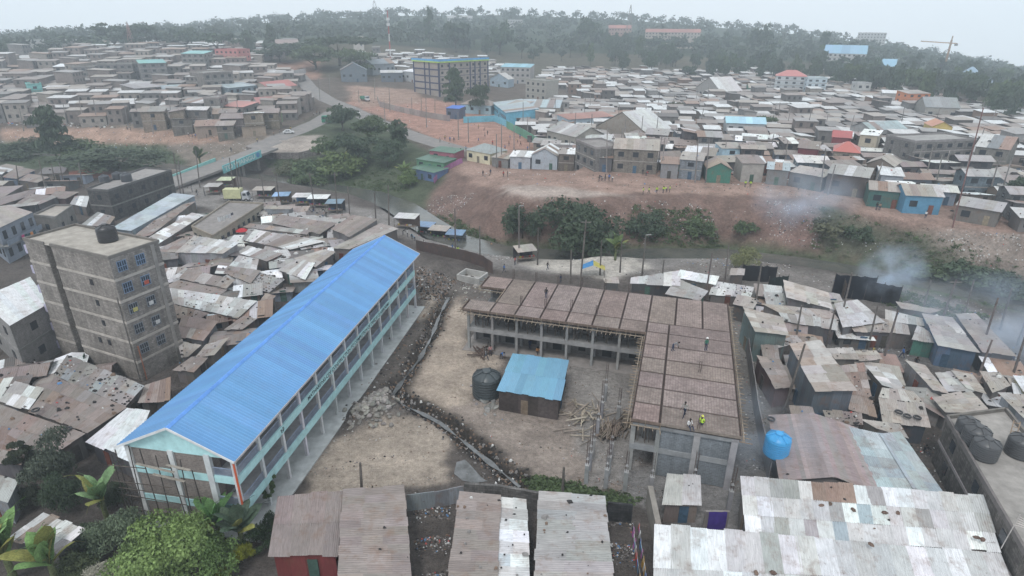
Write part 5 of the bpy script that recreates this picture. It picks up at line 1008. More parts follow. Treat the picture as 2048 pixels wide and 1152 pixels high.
# far rows beyond the counted ones: one mass
FM = {}; FARP = [BRN, GRY, LGT, (.62, .64, .65), RST, DRK, BLG, CRM, (.2, .19, .185), (.37, .37, .37)]
for p0, a, W, dp, h, rc, wc in FAR:
    ca, sa = math.cos(a), math.sin(a); T = lambda x, y, z: (p0[0]+x*ca-y*sa, p0[1]+x*sa+y*ca, p0[2]+z)
    for key, c in (('w', wc), ('r', rc)):
        kq = (key, min(FARP, key=lambda f: sum((f[i]-c[i])**2 for i in range(3)))); mb = FM.setdefault(kq, MB())
        if key == 'w': mb.hexa([T(0, 0, -1), T(W, 0, -1), T(W, dp, -1), T(0, dp, -1), T(0, 0, h), T(W, 0, h), T(W, dp, h+.5), T(0, dp, h+.5)])
        else: mb.hexa([T(-.3, -.3, h+.02), T(W+.3, -.3, h+.02), T(W+.3, dp+.3, h+.55), T(-.3, dp+.3, h+.55), T(-.3, -.3, h+.14), T(W+.3, -.3, h+.14), T(W+.3, dp+.3, h+.67), T(-.3, dp+.3, h+.67)])
dkw = MB()
for p0, a, W, dp, h, rc, wc in FAR:
    if h < 3.4 and random.random() < .4: continue
    ca, sa = math.cos(a), math.sin(a); k = max(2, int(W/2.6)); rows_ = max(1, int(h/2.7))
    for f_ in range(rows_):
        for i in range(k):
            x = W*(i+.5)/k; z = (f_+.35)*h/rows_; hh = min(1.3, h/rows_*.45); P = [(x-.5, -.06, z), (x+.5, -.06, z), (x+.5, -.06, z+hh), (x-.5, -.06, z+hh)]
            dkw.add([(p0[0]+x_*ca-y_*sa, p0[1]+x_*sa+y_*ca, p0[2]+z_) for x_, y_, z_ in P], [(0, 1, 2, 3)])
fr = thing('distant_shacks', 'mass of tiny distant tin roofs filling the slums beyond the nearer rows', 'shacks'); fr['kind'] = 'stuff'
dk_ = dkw.build('distant_openings', 'dark', fr); dk_['kind'] = 'stuff'
for (key, c), mb in FM.items():
    o = mb.build('distant_wall' if key == 'w' else 'distant_roof', 'tin' if key == 'r' else 'concrete', fr, c); o['kind'] = 'stuff'
# ------------------------------------------------------------------ vegetation
LQ = [(-.5, 0, 0), (0, -.28, .06), (.5, 0, 0), (0, .28, .06)]
def leaf_cloud(clumps, n, size, seed, up=.35):
    """many small leaf faces spread over the shells of clumps (x, y, z, rx, ry, rz)"""
    r = np.random.default_rng(seed); w = np.array([c[3]*c[4]+c[3]*c[5] for c in clumps]); ci = r.choice(len(clumps), n, p=w/w.sum()); C = np.array(clumps)[ci]
    d = r.normal(size=(n, 3)); d /= np.linalg.norm(d, axis=1)[:, None]; d[:, 2] = np.where(d[:, 2] < -.3, -d[:, 2]*.6, d[:, 2])
    rad = r.uniform(.55, 1.08, n)[:, None]; P = C[:, :3]+d*C[:, 3:6]*rad
    nn = d*.7+r.normal(size=(n, 3))*.6+np.array([0, 0, up]); nn /= np.linalg.norm(nn, axis=1)[:, None]
    a = np.cross(nn, r.normal(size=(n, 3))); a /= np.linalg.norm(a, axis=1)[:, None]; b_ = np.cross(nn, a); s_ = (size*r.uniform(.55, 1.4, n))[:, None]
    V = np.stack([P-a*s_*.6, P-b_*s_*.34+nn*s_*.08, P+a*s_*.6, P+b_*s_*.34+nn*s_*.08], 1).reshape(-1, 3); Fc = np.arange(4*n).reshape(n, 4)
    me = bpy.data.meshes.new('crown'); me.from_pydata(V.tolist(), [], Fc.tolist()); me.materials.append(MAT['leaf']); return me
def clumps(kind, r):
    o = []
    if kind == 'round':
        for _ in range(16): a = r.random()*6.28; q = math.sqrt(r.random())*.62; z = r.uniform(.3, .85); s_ = r.uniform(.24, .42)*(1.15-.5*abs(z-.55)); o.append((q*math.cos(a), q*math.sin(a), z, s_, s_, s_*.38))
    elif kind == 'tall':
        for i in range(20): z = .2+.78*i/20+r.uniform(-.03, .03); w_ = .75*math.sin(min(1, (1.06-z)*2.2)*1.57); a = r.random()*6.28; q = r.random()*.55*w_; s_ = r.uniform(.25, .45)*w_+.08; o.append((q*math.cos(a), q*math.sin(a), z, s_, s_, .075))
    elif kind == 'flat':
        for _ in range(18): a = r.random()*6.28; q = math.sqrt(r.random())*.8; s_ = r.uniform(.2, .36); o.append((q*math.cos(a), q*math.sin(a), .88-.25*q*q+r.uniform(-.06, .05), s_, s_, .085))
    elif kind == 'bush':
        for _ in range(22): a = r.random()*6.28; q = math.sqrt(r.random())*.72; z = (1-q*q)*r.uniform(.15, .82)+.1; s_ = r.uniform(.2, .36); o.append((q*math.cos(a), q*math.sin(a), z, s_, s_, s_*.8))
    elif kind == 'open':
        for i in range(11): a = r.random()*6.28; q = r.uniform(.2, .75); z = r.uniform(.45, .95); s_ = r.uniform(.16, .3); o.append((q*math.cos(a), q*math.sin(a), z, s_, s_, s_*.3))
    return o
def trunk_mesh(kind, seed):
    r = random.Random(seed); p_ = MB(); top = {'round': .6, 'tall': .9, 'flat': .75, 'bush': .4, 'open': .8}[kind]
    p_.tube([(0, 0, -.08), (r.uniform(-.03, .03), r.uniform(-.03, .03), top*.5), (r.uniform(-.06, .06), r.uniform(-.06, .06), top)], [.075, .05, .015], 7)
    for i in range(6 if kind != 'tall' else 4):
        a = i*1.05+r.random(); z = top*r.uniform(.35, .8); q = r.uniform(.35, .65); p_.tube([(0, 0, z*.8), (q*.5*math.cos(a), q*.5*math.sin(a), z+.06), (q*math.cos(a), q*math.sin(a), min(.9, z+.2))], [.035, .022, .006], 5)
    return p_.mesh('trunk', 'wood', True)
CRN = {}; TRK = {}
def tree(x, y, z, h, r, kind, col, label=None, desc=None, group=None, fine=0, name='tree', cat='tree', var=None):
    v = random.randrange(3) if var is None else var; key = (kind, fine, v)
    if key not in CRN:
        sd_ = sum(map(ord, kind))*7+fine*31+v; rr = random.Random(sd_); n, s_ = [(800, .15), (2200, .095), (9000, .05), (5200, .06)][fine]
        CRN[key] = leaf_cloud(clumps(kind, rr), n, s_, sd_)
        # scale leaf heights back: crown space is 1 wide by 1 tall
        TRK[key] = trunk_mesh(kind, sd_)
    t_ = thing(name, label, cat, (x, y, z), random.random()*6.28, group); sc_ = (r, r, h)
    obj('trunk', TRK[key], t_, scale=(r*.55+.1, r*.55+.1, h) if kind != 'bush' else (r*.5, r*.5, h), color=(.1, .085, .07)); obj('crown', CRN[key], t_, scale=sc_, color=col)
    px, py = proj((x, y, z+h*.5))
    if not label: AUTO.append((t_, desc or 'tree', px, py))
    return t_
DG = (.062, .088, .055); MG = (.085, .118, .06); LG = (.12, .17, .065); OG = (.105, .115, .07); BG = (.07, .095, .07)
def ptree(px, by, ty, wpx, kind, col, label=None, fine=1, D=None, name='tree', cat='tree', desc=None, group=None):
    p = gnd(px, by) if D is None else atD(px, by, D); dist = np.linalg.norm(p-CP); s_ = dist/F*1.0
    d = ray(px, by); L = math.hypot(p[0], p[1]); dt = ray(px, ty); ztop = CH+L*dt[2]/math.hypot(dt[0], dt[1]); h = max(1.2, (ztop-p[2])*.96); r = wpx*s_/2*(1.45 if kind == 'bush' else 1.2)
    FOOT.append((p[0], p[1], max(1.5, r*.5))); return tree(p[0], p[1], p[2], h, r, kind, jit(col, .12), label, desc, group, fine, name, cat)
random.seed(21)
for a in [(115, 322, 205, 78, 'tall', DG, 'tall dark tree towering over the green strip at the far left', 1), (240, 338, 292, 120, 'bush', DG, 'wide dark bush left of the bridge', 1), (165, 318, 278, 62, 'bush', MG, 'grey-green bush between the tall tree and the wide dark bush', 1), (25, 318, 284, 62, 'bush', DG, 'dark bush at the left edge by the river', 1), (62, 305, 272, 40, 'bush', OG, 'small pale bush left of the tall dark tree', 1),
          (912, 217, 132, 66, 'tall', DG, 'tall dark tree in front of the five-storey tan building', 1), (955, 228, 163, 46, 'round', DG, 'lower round tree right of the one by the five-storey building', 1),
          (686, 262, 205, 62, 'round', DG, 'topmost tree of the garden clump by the road', 1), (742, 285, 228, 74, 'round', MG, 'round tree in the middle of the garden clump', 1), (797, 308, 238, 66, 'tall', DG, 'tree at the right end of the garden clump by the stepped huts', 1), (655, 318, 272, 62, 'round', MG, 'tree at the left end of the garden clump', 1), (718, 325, 262, 84, 'round', DG, 'dense tree at the heart of the garden clump', 1), (680, 350, 300, 80, 'bush', LG, 'light green bush low in the garden clump', 1), (775, 335, 275, 60, 'round', DG, 'tree below the right end of the garden clump', 1), (615, 368, 322, 70, 'bush', MG, 'bush hanging over the river left of the garden clump', 1), (585, 352, 318, 46, 'bush', OG, 'small bush at the bend of the river', 1), (820, 372, 335, 36, 'bush', LG, 'leafy bush beside the lowest stepped hut', 1),
          (1150, 508, 398, 160, 'bush', DG, 'huge dark bush at the foot of the red bank', 3), (1045, 476, 408, 66, 'bush', DG, 'dark bush left of the huge bush on the bank', 1), (1290, 474, 420, 62, 'bush', DG, 'bush right of the huge bush on the bank', 1), (1398, 478, 430, 46, 'bush', MG, 'smaller bush on the red bank beside the rubbish slope', 1), (1490, 470, 436, 36, 'bush', MG, 'lone little bush high on the red bank', 0), (1715, 482, 442, 34, 'bush', DG, 'small dark bush on the right part of the bank', 0), (1650, 470, 432, 50, 'bush', OG, 'olive bush on the right part of the bank', 0), (1945, 560, 520, 60, 'bush', DG, 'dark bush overhanging the river at the right', 0), (2030, 590, 545, 60, 'bush', DG, 'dark bush at the far right river edge', 0), (1860, 555, 522, 60, 'bush', MG, 'spreading low bush by the broken bridge pier', 0),
          (2042, 402, 345, 50, 'round', DG, 'tree cut by the right edge above the bank', 1), (1530, 258, 228, 34, 'round', MG, 'small tree among the right slum roofs', 0), (1350, 228, 200, 30, 'round', OG, 'olive tree among the middle slum roofs', 0), (1378, 158, 128, 26, 'round', DG, 'small tree at the edge of the far slum', 0),
          (680, 132, 66, 120, 'flat', DG, 'umbrella-shaped acacia beside the upper road', 1), (632, 140, 84, 90, 'round', MG, 'round tree left of the umbrella acacia', 1), (722, 152, 92, 66, 'round', MG, 'round tree right of the umbrella acacia', 1), (560, 125, 82, 80, 'round', DG, 'dark tree left of the clump by the acacia', 1), (520, 120, 92, 40, 'bush', DG, 'low dark tree by the white wall', 0), (498, 108, 60, 36, 'tall', DG, 'slim tree on the left skyline', 0), (545, 106, 46, 36, 'tall', DG, 'tall slim tree on the left skyline', 0), (440, 122, 62, 66, 'flat', DG, 'spreading tree above the coral pink block', 0), (378, 98, 52, 46, 'round', DG, 'round skyline tree left of the coral block', 0), (348, 96, 56, 34, 'tall', DG, 'narrow skyline tree left of the coral block', 0), (318, 98, 58, 34, 'open', DG, 'thin open skyline tree', 0),
          (232, 100, 44, 62, 'open', DG, 'left one of the big pair of skyline trees', 1), (272, 100, 42, 62, 'round', DG, 'right one of the big pair of skyline trees', 1), (170, 104, 68, 80, 'round', DG, 'broad skyline tree left of the big pair', 0), (20, 122, 82, 50, 'round', DG, 'dark tree at the far left skyline', 0), (105, 112, 78, 40, 'round', BG, 'tree right of the distant white block', 0),
          (860, 92, 14, 26, 'tall', DG, 'tall narrow tree rising above the central skyline', 0), (1176, 96, 30, 54, 'round', DG, 'big dark round tree on the central skyline', 0), (912, 105, 34, 50, 'round', DG, 'round tree left of the big dark skyline tree', 0), (1515, 115, 42, 44, 'round', DG, 'large round tree on the right skyline', 0), (1645, 125, 62, 22, 'open', DG, 'wispy flat-topped tree on the right skyline', 0), (1000, 110, 38, 50, 'round', DG, 'leafy tree in the middle of the skyline', 0)]:
    ptree(a[0], a[1], a[2], a[3], a[4], a[5], a[6], a[7], name='bush' if a[4] == 'bush' else 'tree', cat='bush' if a[4] == 'bush' else 'tree')
    LAND.append(('the '+a[6], a[0], (a[1]+a[2])/2)) if a[7] and 'one' not in a[6] else None
def wood(poly, n, hr, desc, group, kinds, wr=(.3, .5)):
    xs = [p[0] for p in poly]; ys = [p[1] for p in poly]; k = 0; tries = 0
    while k < n and tries < n*20:
        tries += 1; px, py = random.uniform(min(xs), max(xs)), random.uniform(min(ys), max(ys))
        if not inpoly(np.array([px]), np.array([py]), poly)[0]: continue
        p = gnd(px, py); h = random.uniform(*hr); kd = random.choice(kinds)
        if any((p[0]-fx)**2+(p[1]-fy)**2 < (fr*.6+1)**2 for fx, fy, fr in FOOT if fr > 4): continue
        tree(p[0], p[1], p[2], h, h*random.uniform(*wr), kd, jit(random.choice([DG, DG, BG, MG]), .18), None, desc, group, 0); k += 1
wood([(1190, 148), (1300, 156), (1500, 168), (1700, 188), (1900, 225), (2100, 258), (2100, 225), (1850, 170), (1600, 140), (1300, 132)], 85, (11, 17), 'tree in the dark row above the right slum', 'trees of the dark row above the slum', ['round', 'tall', 'round'])
wood([(960, 118), (1150, 138), (1300, 138), (1600, 138), (1850, 165), (2100, 215), (2100, 165), (1800, 112), (1500, 98), (1200, 82), (960, 88)], 85, (11, 18), 'tree in the wood behind the slum', 'trees of the wood behind the slum', ['round', 'round', 'tall', 'open'])
wood([(-60, 122), (110, 104), (330, 92), (620, 86), (800, 92), (940, 112), (960, 85), (760, 66), (500, 70), (200, 84), (-60, 100)], 60, (10, 16), 'tree on the wooded slope at the upper left', 'trees of the left wooded slope', ['round', 'round', 'open', 'flat'])
# far hills: wood that reads as one mass
VV = []; r = np.random.default_rng(3); nf = 1700
azs = r.uniform(-.86, .86, nf); Ds = r.uniform(600, 1180, nf)**1.0; fx = Ds*np.sin(azs); fy = Ds*np.cos(azs); fz = hz(fx, fy); cl = []
for i in range(nf): s_ = r.uniform(4, 8); cl.append((fx[i], fy[i], fz[i]+s_*r.uniform(.7, 1.3), s_, s_, s_*r.uniform(.7, 1.2)))
dw = obj('distant_wood', leaf_cloud(cl, nf*34, 3.4, 9, .5), color=(.06, .078, .056)); tag(dw, 'hazy continuous wood covering the hills along the skyline', 'wood', None, 'stuff')
# bottom left garden
def banana_leaf():
    V = []; n = 9
    for i in range(n):
        u = i/(n-1); x = u*2.4; z = 1.35*math.sin(u*1.75)-.35*u*u; w_ = .36*math.sin(min(1, u*1.25+.08)*math.pi)**.55*(1 if u < .98 else .2)
        V += [(x, -w_, z-.16*w_*3*.4), (x, 0, z+.03), (x, w_, z-.16*w_*3*.4)]
    m = MB(); m.add(V, [(3*i, 3*i+3, 3*i+4, 3*i+1) for i in range(n-1)]+[(3*i+1, 3*i+4, 3*i+5, 3*i+2) for i in range(n-1)]); return m.mesh('leaf', 'leaf', True)
BLM = banana_leaf()
def banana(px, py, s_, n, col, label):
    p = atz(px, py, 0) if py > 600 else gnd(px, py); t_ = thing('banana_plant', label, 'banana plant', (p[0], p[1], p[2]), 0, 'banana plants'); st = MB(); st.tube([(0, 0, -.2), (.05, 0, 1.3*s_), (.0, .05, 2.2*s_)], [.17*s_, .14*s_, .08*s_], 8); st.build('stem', 'leaf', t_, (.13, .15, .07))
    for i in range(n): a = i*2.4+random.uniform(-.3, .3); k = s_*random.uniform(.7, 1.1); obj('leaf', BLM, t_, (0, 0, (1.5+.6*i/n)*s_), (random.uniform(-.3, .3), random.uniform(-.85, .25), a), (k*.85, k*1.15, k), jit(col if random.random() < .85 else (.2, .2, .06), .2))
BN = (.15, .25, .09)
for a in [(215, 1040, 1.15, 9, (.17, .27, .13), 'banana plant with pale upright leaves beside the scaffolded gable'), (30, 1160, 1.35, 10, BN, 'large banana plant in the bottom left corner'), (118, 1175, 1.3, 10, BN, 'large banana plant right of the corner one'), (-20, 1120, 1.1, 8, BN, 'banana plant cut off by the left edge'), (442, 1085, 1.1, 6, (.1, .2, .07), 'bright banana plant at the near corner of the school'), (487, 1100, 1.15, 9, (.06, .09, .06), 'dark drooping banana plant at the near corner of the school'), (402, 335, 1.6, 8, MG, 'banana plant by the bridge parapet'), (812, 368, 1.5, 9, LG, 'banana plant beside the lowest stepped hut'), (690, 352, 1.6, 8, LG, 'banana plant low in the garden by the river'), (1230, 520, 1.2, 7, LG, 'single banana plant at the water edge by the huge bush')]: banana(a[0], a[1], a[2]*1.3, a[3]+4, a[4], a[5])
def ntree(px, py, h, r, kind, col, label, fine=2, cat='tree'): p = atz(px, py, 0); tree(p[0], p[1], 0, h, r, kind, tuple(v*1.05 for v in col), label, None, None, fine, cat, cat)
ntree(345, 1165, 6.6, 4.9, 'round', (.17, .24, .085), 'big light green leafy tree at the bottom left of the school')
ntree(430, 1150, 4.2, 2.6, 'bush', (.13, .2, .07), 'leafy shrub filling the space right of the big light green tree', 3, 'shrub')
ntree(250, 1090, 4.6, 2.9, 'round', (.12, .155, .1), 'grey-green tree left of the big light green tree', 3)
ntree(112, 985, 6.4, 3.2, 'round', (.075, .09, .068), 'dark sparse tree in front of the brown roofs at lower left', 3)
ntree(130, 1020, 4.2, 2.2, 'bush', (.055, .08, .05), 'dark shrub at the foot of the sparse tree', 3, 'shrub')
ntree(58, 955, 4., 1.8, 'open', (.05, .06, .04), 'thin dark tree at the left edge', 3)
ntree(515, 1095, 2.4, 1.7, 'bush', (.045, .075, .035), 'dark hedge shrub between the school and the red-walled house', 3, 'shrub')
ntree(487, 1125, 2., 1.2, 'bush', (.22, .24, .03), 'yellow-green shrub beside the red-walled house', 3, 'shrub')
ntree(440, 1165, 1.8, 1.1, 'bush', (.25, .25, .04), 'yellow shrub at the bottom edge', 3, 'shrub')
ntree(205, 1165, 1.6, 1.7, 'bush', (.35, .34, .28), 'white-flowering shrub at the bottom edge', 3, 'shrub')
ntree(545, 1010, 3.2, 1., 'open', (.09, .13, .05), 'slender sapling at the school corner', 3)
p = gnd(1488, 540); tree(p[0], p[1], p[2], 4.4, 3.4, 'bush', (.19, .2, .1), 'clump of tall dry reeds by the river behind the shacks', None, None, 3, 'reed_clump', 'reeds')
# creeping green along the banks
def scatter(name, label, polys, n, size, col, seed, h=(.1, .6), m_='leaf', flat=False):
    r = random.Random(seed); Vv = []; Fc = []; k = 0; xs = []
    while len(xs) < n:
        poly, wgt = r.choice(polys); X0 = [p[0] for p in poly]; Y0 = [p[1] for p in poly]
        px, py = r.uniform(min(X0), max(X0)), r.uniform(min(Y0), max(Y0))
        if inpoly(np.array([px]), np.array([py]), poly)[0]: xs.append((px, py))
    return xs, r
def ground_many(pix):
    pix = np.array(pix); d = FW[None]+CR[None]*((pix[:, 0]-1024)/F)[:, None]+CU[None]*((576-pix[:, 1])/F)[:, None]; n = d/np.hypot(d[:, 0], d[:, 1])[:, None]; lo = np.full(len(pix), 30.); 
    D = np.full(len(pix), 30.); done = np.zeros(len(pix), bool)
    act = np.arange(len(pix))
    for step in range(420):
        z = CH+n[act, 2]*D[act]; g = hz(n[act, 0]*D[act], n[act, 1]*D[act]); go = z > g
        D[act] = np.where(go, D[act]+np.maximum(.25, (z-g)*.6), D[act]); act = act[go]
        if not len(act): break
    return CP[None]+n*D[:, None]
GP = [([(880, 440), (980, 480), (1280, 490), (1500, 485), (1750, 530), (2048, 590), (2048, 632), (1700, 545), (1480, 508), (1200, 512), (960, 505)], 1), ([(1650, 410), (1760, 450), (1900, 480), (2048, 530), (2048, 600), (1800, 540), (1620, 500), (1600, 440)], 1), ([(860, 430), (900, 430), (1000, 490), (960, 500), (880, 465)], 1), ([(1050, 955), (1100, 962), (1215, 990), (1290, 1005), (1200, 1018), (1070, 990)], 1), ([(500, 310), (640, 320), (830, 380), (760, 392), (560, 352)], 1), ([(0, 290), (330, 292), (380, 330), (200, 338), (0, 325)], 1), ([(1260, 410), (1420, 420), (1440, 500), (1250, 480)], 1), ([(1730, 580), (1850, 590), (1990, 640), (1900, 650), (1760, 610)], 1), ([(1200, 150), (1460, 185), (1380, 225), (1240, 180)], 1), ([(560, 340), (780, 330), (820, 385), (600, 372)], 1)]
xs, r = scatter('', '', GP, 2600, .3, MG, 4); G = ground_many(xs)
cl = [(g[0], g[1], g[2]+.1, s_, s_, s_*.55) for g in G for s_ in [r.uniform(.35, .95)]]
bv = obj('bank_vegetation', leaf_cloud(cl, 2600*13, .38, 5, .6), color=(.07, .1, .045)); tag(bv, 'low creeping weeds and grass along the river banks', 'weeds', None, 'stuff')

for i, (px, py, h, r, c, l) in enumerate([(300, 1120, 3.4, 2.6, (.13, .19, .075), 'leafy shrub at the left foot of the big light green tree'), (395, 1110, 4.6, 2.6, (.15, .22, .08), 'tall shrub against the right side of the big light green tree'), (180, 1105, 2.6, 2.2, (.06, .085, .05), 'dark shrub between the banana plants and the grey-green tree'), (235, 1010, 2.4, 1.8, (.06, .08, .05), 'low shrub below the scaffolded gable'), (160, 1150, 2., 2.2, (.08, .1, .05), 'weedy shrub at the bottom edge left of the flowers'), (545, 1060, 2., 1.3, (.05, .075, .04), 'dark shrub beside the red walls'), (75, 1010, 2.6, 1.8, (.05, .062, .042), 'scrubby bush at the left under the thin dark tree')]): ntree(px, py, h, r, 'bush', c, l, 3, 'shrub')
# ------------------------------------------------------------------ bridge, walls, fences
random.seed(31)
A0 = atz(338, 372, .4); B0 = atz(505, 303, 3.3); dv = (B0-A0)[:2]; LB = float(np.hypot(*dv)); rzb = math.atan2(dv[1], dv[0])
br = thing('road_bridge', 'road bridge with turquoise parapets lettered TO WANGU', 'bridge', (A0[0], A0[1], 0), rzb)
def zb(x): return .4+2.9*min(1, max(0, x/LB))
def slab(nm, x0, x1, y0, y1, za, zb_, m_, c): p_ = MB(); p_.hexa([(x0, y0, zb(x0)+za), (x1, y0, zb(x1)+za), (x1, y1, zb(x1)+za), (x0, y1, zb(x0)+za), (x0, y0, zb(x0)+zb_), (x1, y0, zb(x1)+zb_), (x1, y1, zb(x1)+zb_), (x0, y1, zb(x0)+zb_)]); return p_.build(nm, m_, br, c)
slab('deck', -14, LB+8, -4.2, 4.2, -.7, 0, 'asphalt', (.3, .3, .3))
x0 = LB*.46; x1 = LB*.96
pa = slab('parapet', x0, x1, -4.5, -4.21, -1.2, 1.15, 'paint', (.2, .5, .52)); slab('parapet', LB*.05, LB*.66, 4.21, 4.5, -.6, 1., 'paint', (.25, .53, .5))
put_text('TO WANGU', (x1-x0)*.8, 1.35, 'paint', pa, (x0+.6, -4.515, zb(x0)-.55), (math.pi/2, -math.atan2(2.9, LB), 0), (.62, .72, .7), .02)
em = MB(); em.tube([(x1-1.8, -4.51, zb(x1)-.1), (x1-1.8, -4.56, zb(x1)-.1)], .8, 18); em.build('roundel', 'paint', pa, (.08, .25, .5))
for f_ in (.5, .72, .93): ubox('pier', 'concrete', br, (LB*f_, 0, zb(LB*f_)-3.), (1.2, 7.4, 4.8), color=(.22, .21, .2))
def wall(name, label, cat, pix, h, th, m_, c, panel=None, zoff=0, group=None, top=None):
    P = [gnd(*p) if p[1] < 620 else atz(*p, 0) for p in pix]; t_ = thing(name, label, cat, tuple(P[0]), 0, group); b0 = P[0]
    for a, b_ in zip(P[:-1], P[1:]):
        L = float(np.hypot(*(b_-a)[:2])); n = max(1, int(L/(panel or L)))
        for i in range(n):
            p, q = a+(b_-a)*i/n-b0, a+(b_-a)*(i+1)/n-b0; w_ = MB(); hh = h+random.uniform(-.1, .1)*(1 if panel else 0); w_.beam((p[0], p[1], p[2]+hh/2-.2), (q[0], q[1], q[2]+hh/2-.2), th, hh+.4); w_.build('panel' if panel else 'wall', m_, t_, jit(c, .14))
    return t_
wall('tin_fence', 'dark brown tin fence curving along the street behind the school', 'fence', [(833, 500), (880, 511), (930, 522), (968, 535), (985, 548)], 2.3, .08, 'tin', (.085, .062, .058), 1.6)
wall('stone_wall', 'grey block wall at the foot of the yard behind the bottom shacks', 'wall', [(930, 1003), (1000, 1008), (1076, 1022)], 2.3, .3, 'stone_wall', (.2, .19, .19))
wall('tin_fence', 'tin fence joining the block wall behind the rubbish gap', 'fence', [(815, 1022), (870, 1015), (928, 1003)], 2., .08, 'tin', (.2, .22, .24), 1.)
wall('tin_fence', 'leaning grey tin fence along the right side of the unfinished building', 'fence', [(1536, 960), (1512, 850), (1500, 760), (1490, 690)], 2.4, .1, 'tin', (.2, .19, .19), 1.2)
wall('boundary_wall', 'narrow plastered wall beside the washing lines at the bottom', 'wall', [(1296, 1010), (1310, 1080), (1328, 1180)], 2.4, .5, 'concrete', (.3, .27, .25))
wall('dark_wall', 'blackened yard wall at the bottom right of the grey roof', 'wall', [(1212, 1040), (1262, 1045)], 2.2, .2, 'stone_wall', (.07, .07, .072))
wall('playground_wall', 'bright blue wall along the back of the playground', 'wall', [(927, 246), (989, 243), (1013, 254)], 2.6, .3, 'paint', (.18, .48, .62))
wall('green_fence', 'green fence down the right side of the red playground', 'fence', [(1013, 256), (1040, 270), (1065, 285), (1088, 299)], 2.8, .15, 'paint', (.12, .32, .22), 4)
wall('tin_fence', 'long grey-brown tin fence beside the upper road', 'fence', [(755, 200), (760, 214), (800, 224), (850, 235), (900, 243)], 2.6, .12, 'tin', (.3, .26, .25), 4)
wall('retaining_wall', 'curved grey retaining wall above the river by the bridge', 'wall', [(495, 306), (545, 318), (600, 318), (640, 308)], 2.2, .4, 'stone_wall', (.27, .25, .24))
wall('white_wall', 'long pale sheet fence below the trees of the upper left', 'wall', [(525, 160), (570, 155), (612, 146)], 3, .3, 'paint', (.55, .56, .57))
wall('white_wall', 'white compound wall on the left skyline', 'wall', [(0, 138), (60, 128), (140, 118), (200, 108)], 3, .4, 'paint', (.6, .6, .6))
wall('perimeter_wall', 'long grey wall between the right slum and the dark tree row', 'wall', [(1150, 152), (1400, 170), (1600, 185), (1780, 212), (2048, 268)], 2.6, .4, 'concrete', (.3, .28, .27))
wall('bunting_fence', 'fence hung with red and purple bunting beside the stepped huts', 'fence', [(868, 368), (880, 352), (900, 338), (925, 326)], 1.6, .1, 'cloth', (.36, .16, .3), 2)
# open concrete cistern
p = atz(945, 560, 0); ci = thing('cistern', 'open white concrete cistern at the end of the dark fence', 'cistern', (p[0], p[1], 0), -.45)
for c, s_ in (((0, -1.6, .6), (4.6, .22, 1.4)), ((0, 1.6, .6), (4.6, .22, 1.4)), ((-2.2, 0, .6), (.22, 2.96, 1.4)), ((2.2, 0, .6), (.22, 2.96, 1.4)), ((0, 0, .12), (4.2, 3., .1))): ubox('side_wall' if c[2] > .3 else 'floor', 'concrete', ci, c, s_, color=(.48, .47, .45))
# ------------------------------------------------------------------ rubble, timber, tarpaulins
def rock_mesh(seed):
    r = random.Random(seed); p_ = MB(); V = []; n = 6
    for j, (zz, rr) in enumerate(((-.35, .6), (.05, 1.), (.45, .65))):
        for k in range(n): a = k*6.283/n+r.uniform(-.3, .3); q = rr*r.uniform(.75, 1.15); V.append((q*math.cos(a), q*math.sin(a)*.8, zz+r.uniform(-.12, .12)))
    Fc = [(j*n+k, j*n+(k+1) % n, (j+1)*n+(k+1) % n, (j+1)*n+k) for j in range(2) for k in range(n)]+[tuple(range(n))[::-1], tuple(2*n+k for k in range(n))]; p_.add(V, Fc); return p_.mesh('rock', 'rock')
RK = [rock_mesh(i) for i in range(6)]
def rocks(label, pixs, n, smin, smax, spread, col, name='rock_heap', cat='rocks'):
    p = atz(*pixs[0], 0); t_ = thing(name, label, cat, (p[0], p[1], 0))
    for i in range(n):
        q = atz(*random.choice(pixs), 0); a = random.random()*6.28; d = abs(random.gauss(0, spread)); x, y = q[0]+d*math.cos(a), q[1]+d*math.sin(a); s_ = random.uniform(smin, smax)
        obj('rock', random.choice(RK), t_, (x-p[0], y-p[1], gh(x, y)+s_*.2), (random.uniform(-.5, .5), random.uniform(-.5, .5), random.random()*6), (s_, s_, s_*random.uniform(.7, 1.1)), jit(col, .25))
rocks('heap of broken grey quarry stones beside the school', [(757, 825), (735, 840), (775, 800), (752, 810), (720, 832), (765, 835)], 210, .2, .48, 1.25, (.3, .285, .265))
rocks('broken concrete slabs stacked left of the builders shed', [(975, 800), (985, 815), (968, 790)], 34, .25, .6, .8, (.36, .35, .34), 'rubble_heap', 'rubble')
rocks('bright rubble spill at the end of the open cistern', [(955, 572), (930, 578), (975, 582)], 60, .15, .4, 1.2, (.4, .38, .35), 'rubble_heap', 'rubble')
random.seed(8)
def timber(label, px, py, n, L, spread, col, ang=None, name='timber_pile'):
    p = atz(px, py, 0); t_ = thing(name, label, 'timber', (p[0], p[1], gh(p[0], p[1])))
    for i in range(n):
        a = (ang+random.gauss(0, .22)) if ang is not None else random.random()*3.14; l = random.uniform(.5, 1)*L; x, y = random.gauss(0, spread), random.gauss(0, spread); w_ = random.uniform(.06, .2)
        ubox('pole' if ang is not None else 'plank', 'wood', t_, (x, y, .1+i*.012+random.random()*.25), (l, w_ if ang is None else .1, .07 if ang is None else .1), (0, random.uniform(-.12, .12), a), jit(col, .3))
timber('bundle of round timber props beside the column stubs', 1222, 868, 60, 3.2, .55, (.26, .21, .17), 1.15)
timber('second smaller bundle of timber props right of the first', 1252, 845, 34, 3., .45, (.22, .18, .15), 1.0)
timber('scattered sawn planks right of the builders shed', 1168, 832, 38, 2.6, 1.4, (.42, .36, .29))
timber('loose boards strewn below the scattered planks', 1180, 866, 14, 2.4, 1.2, (.36, .31, .26))
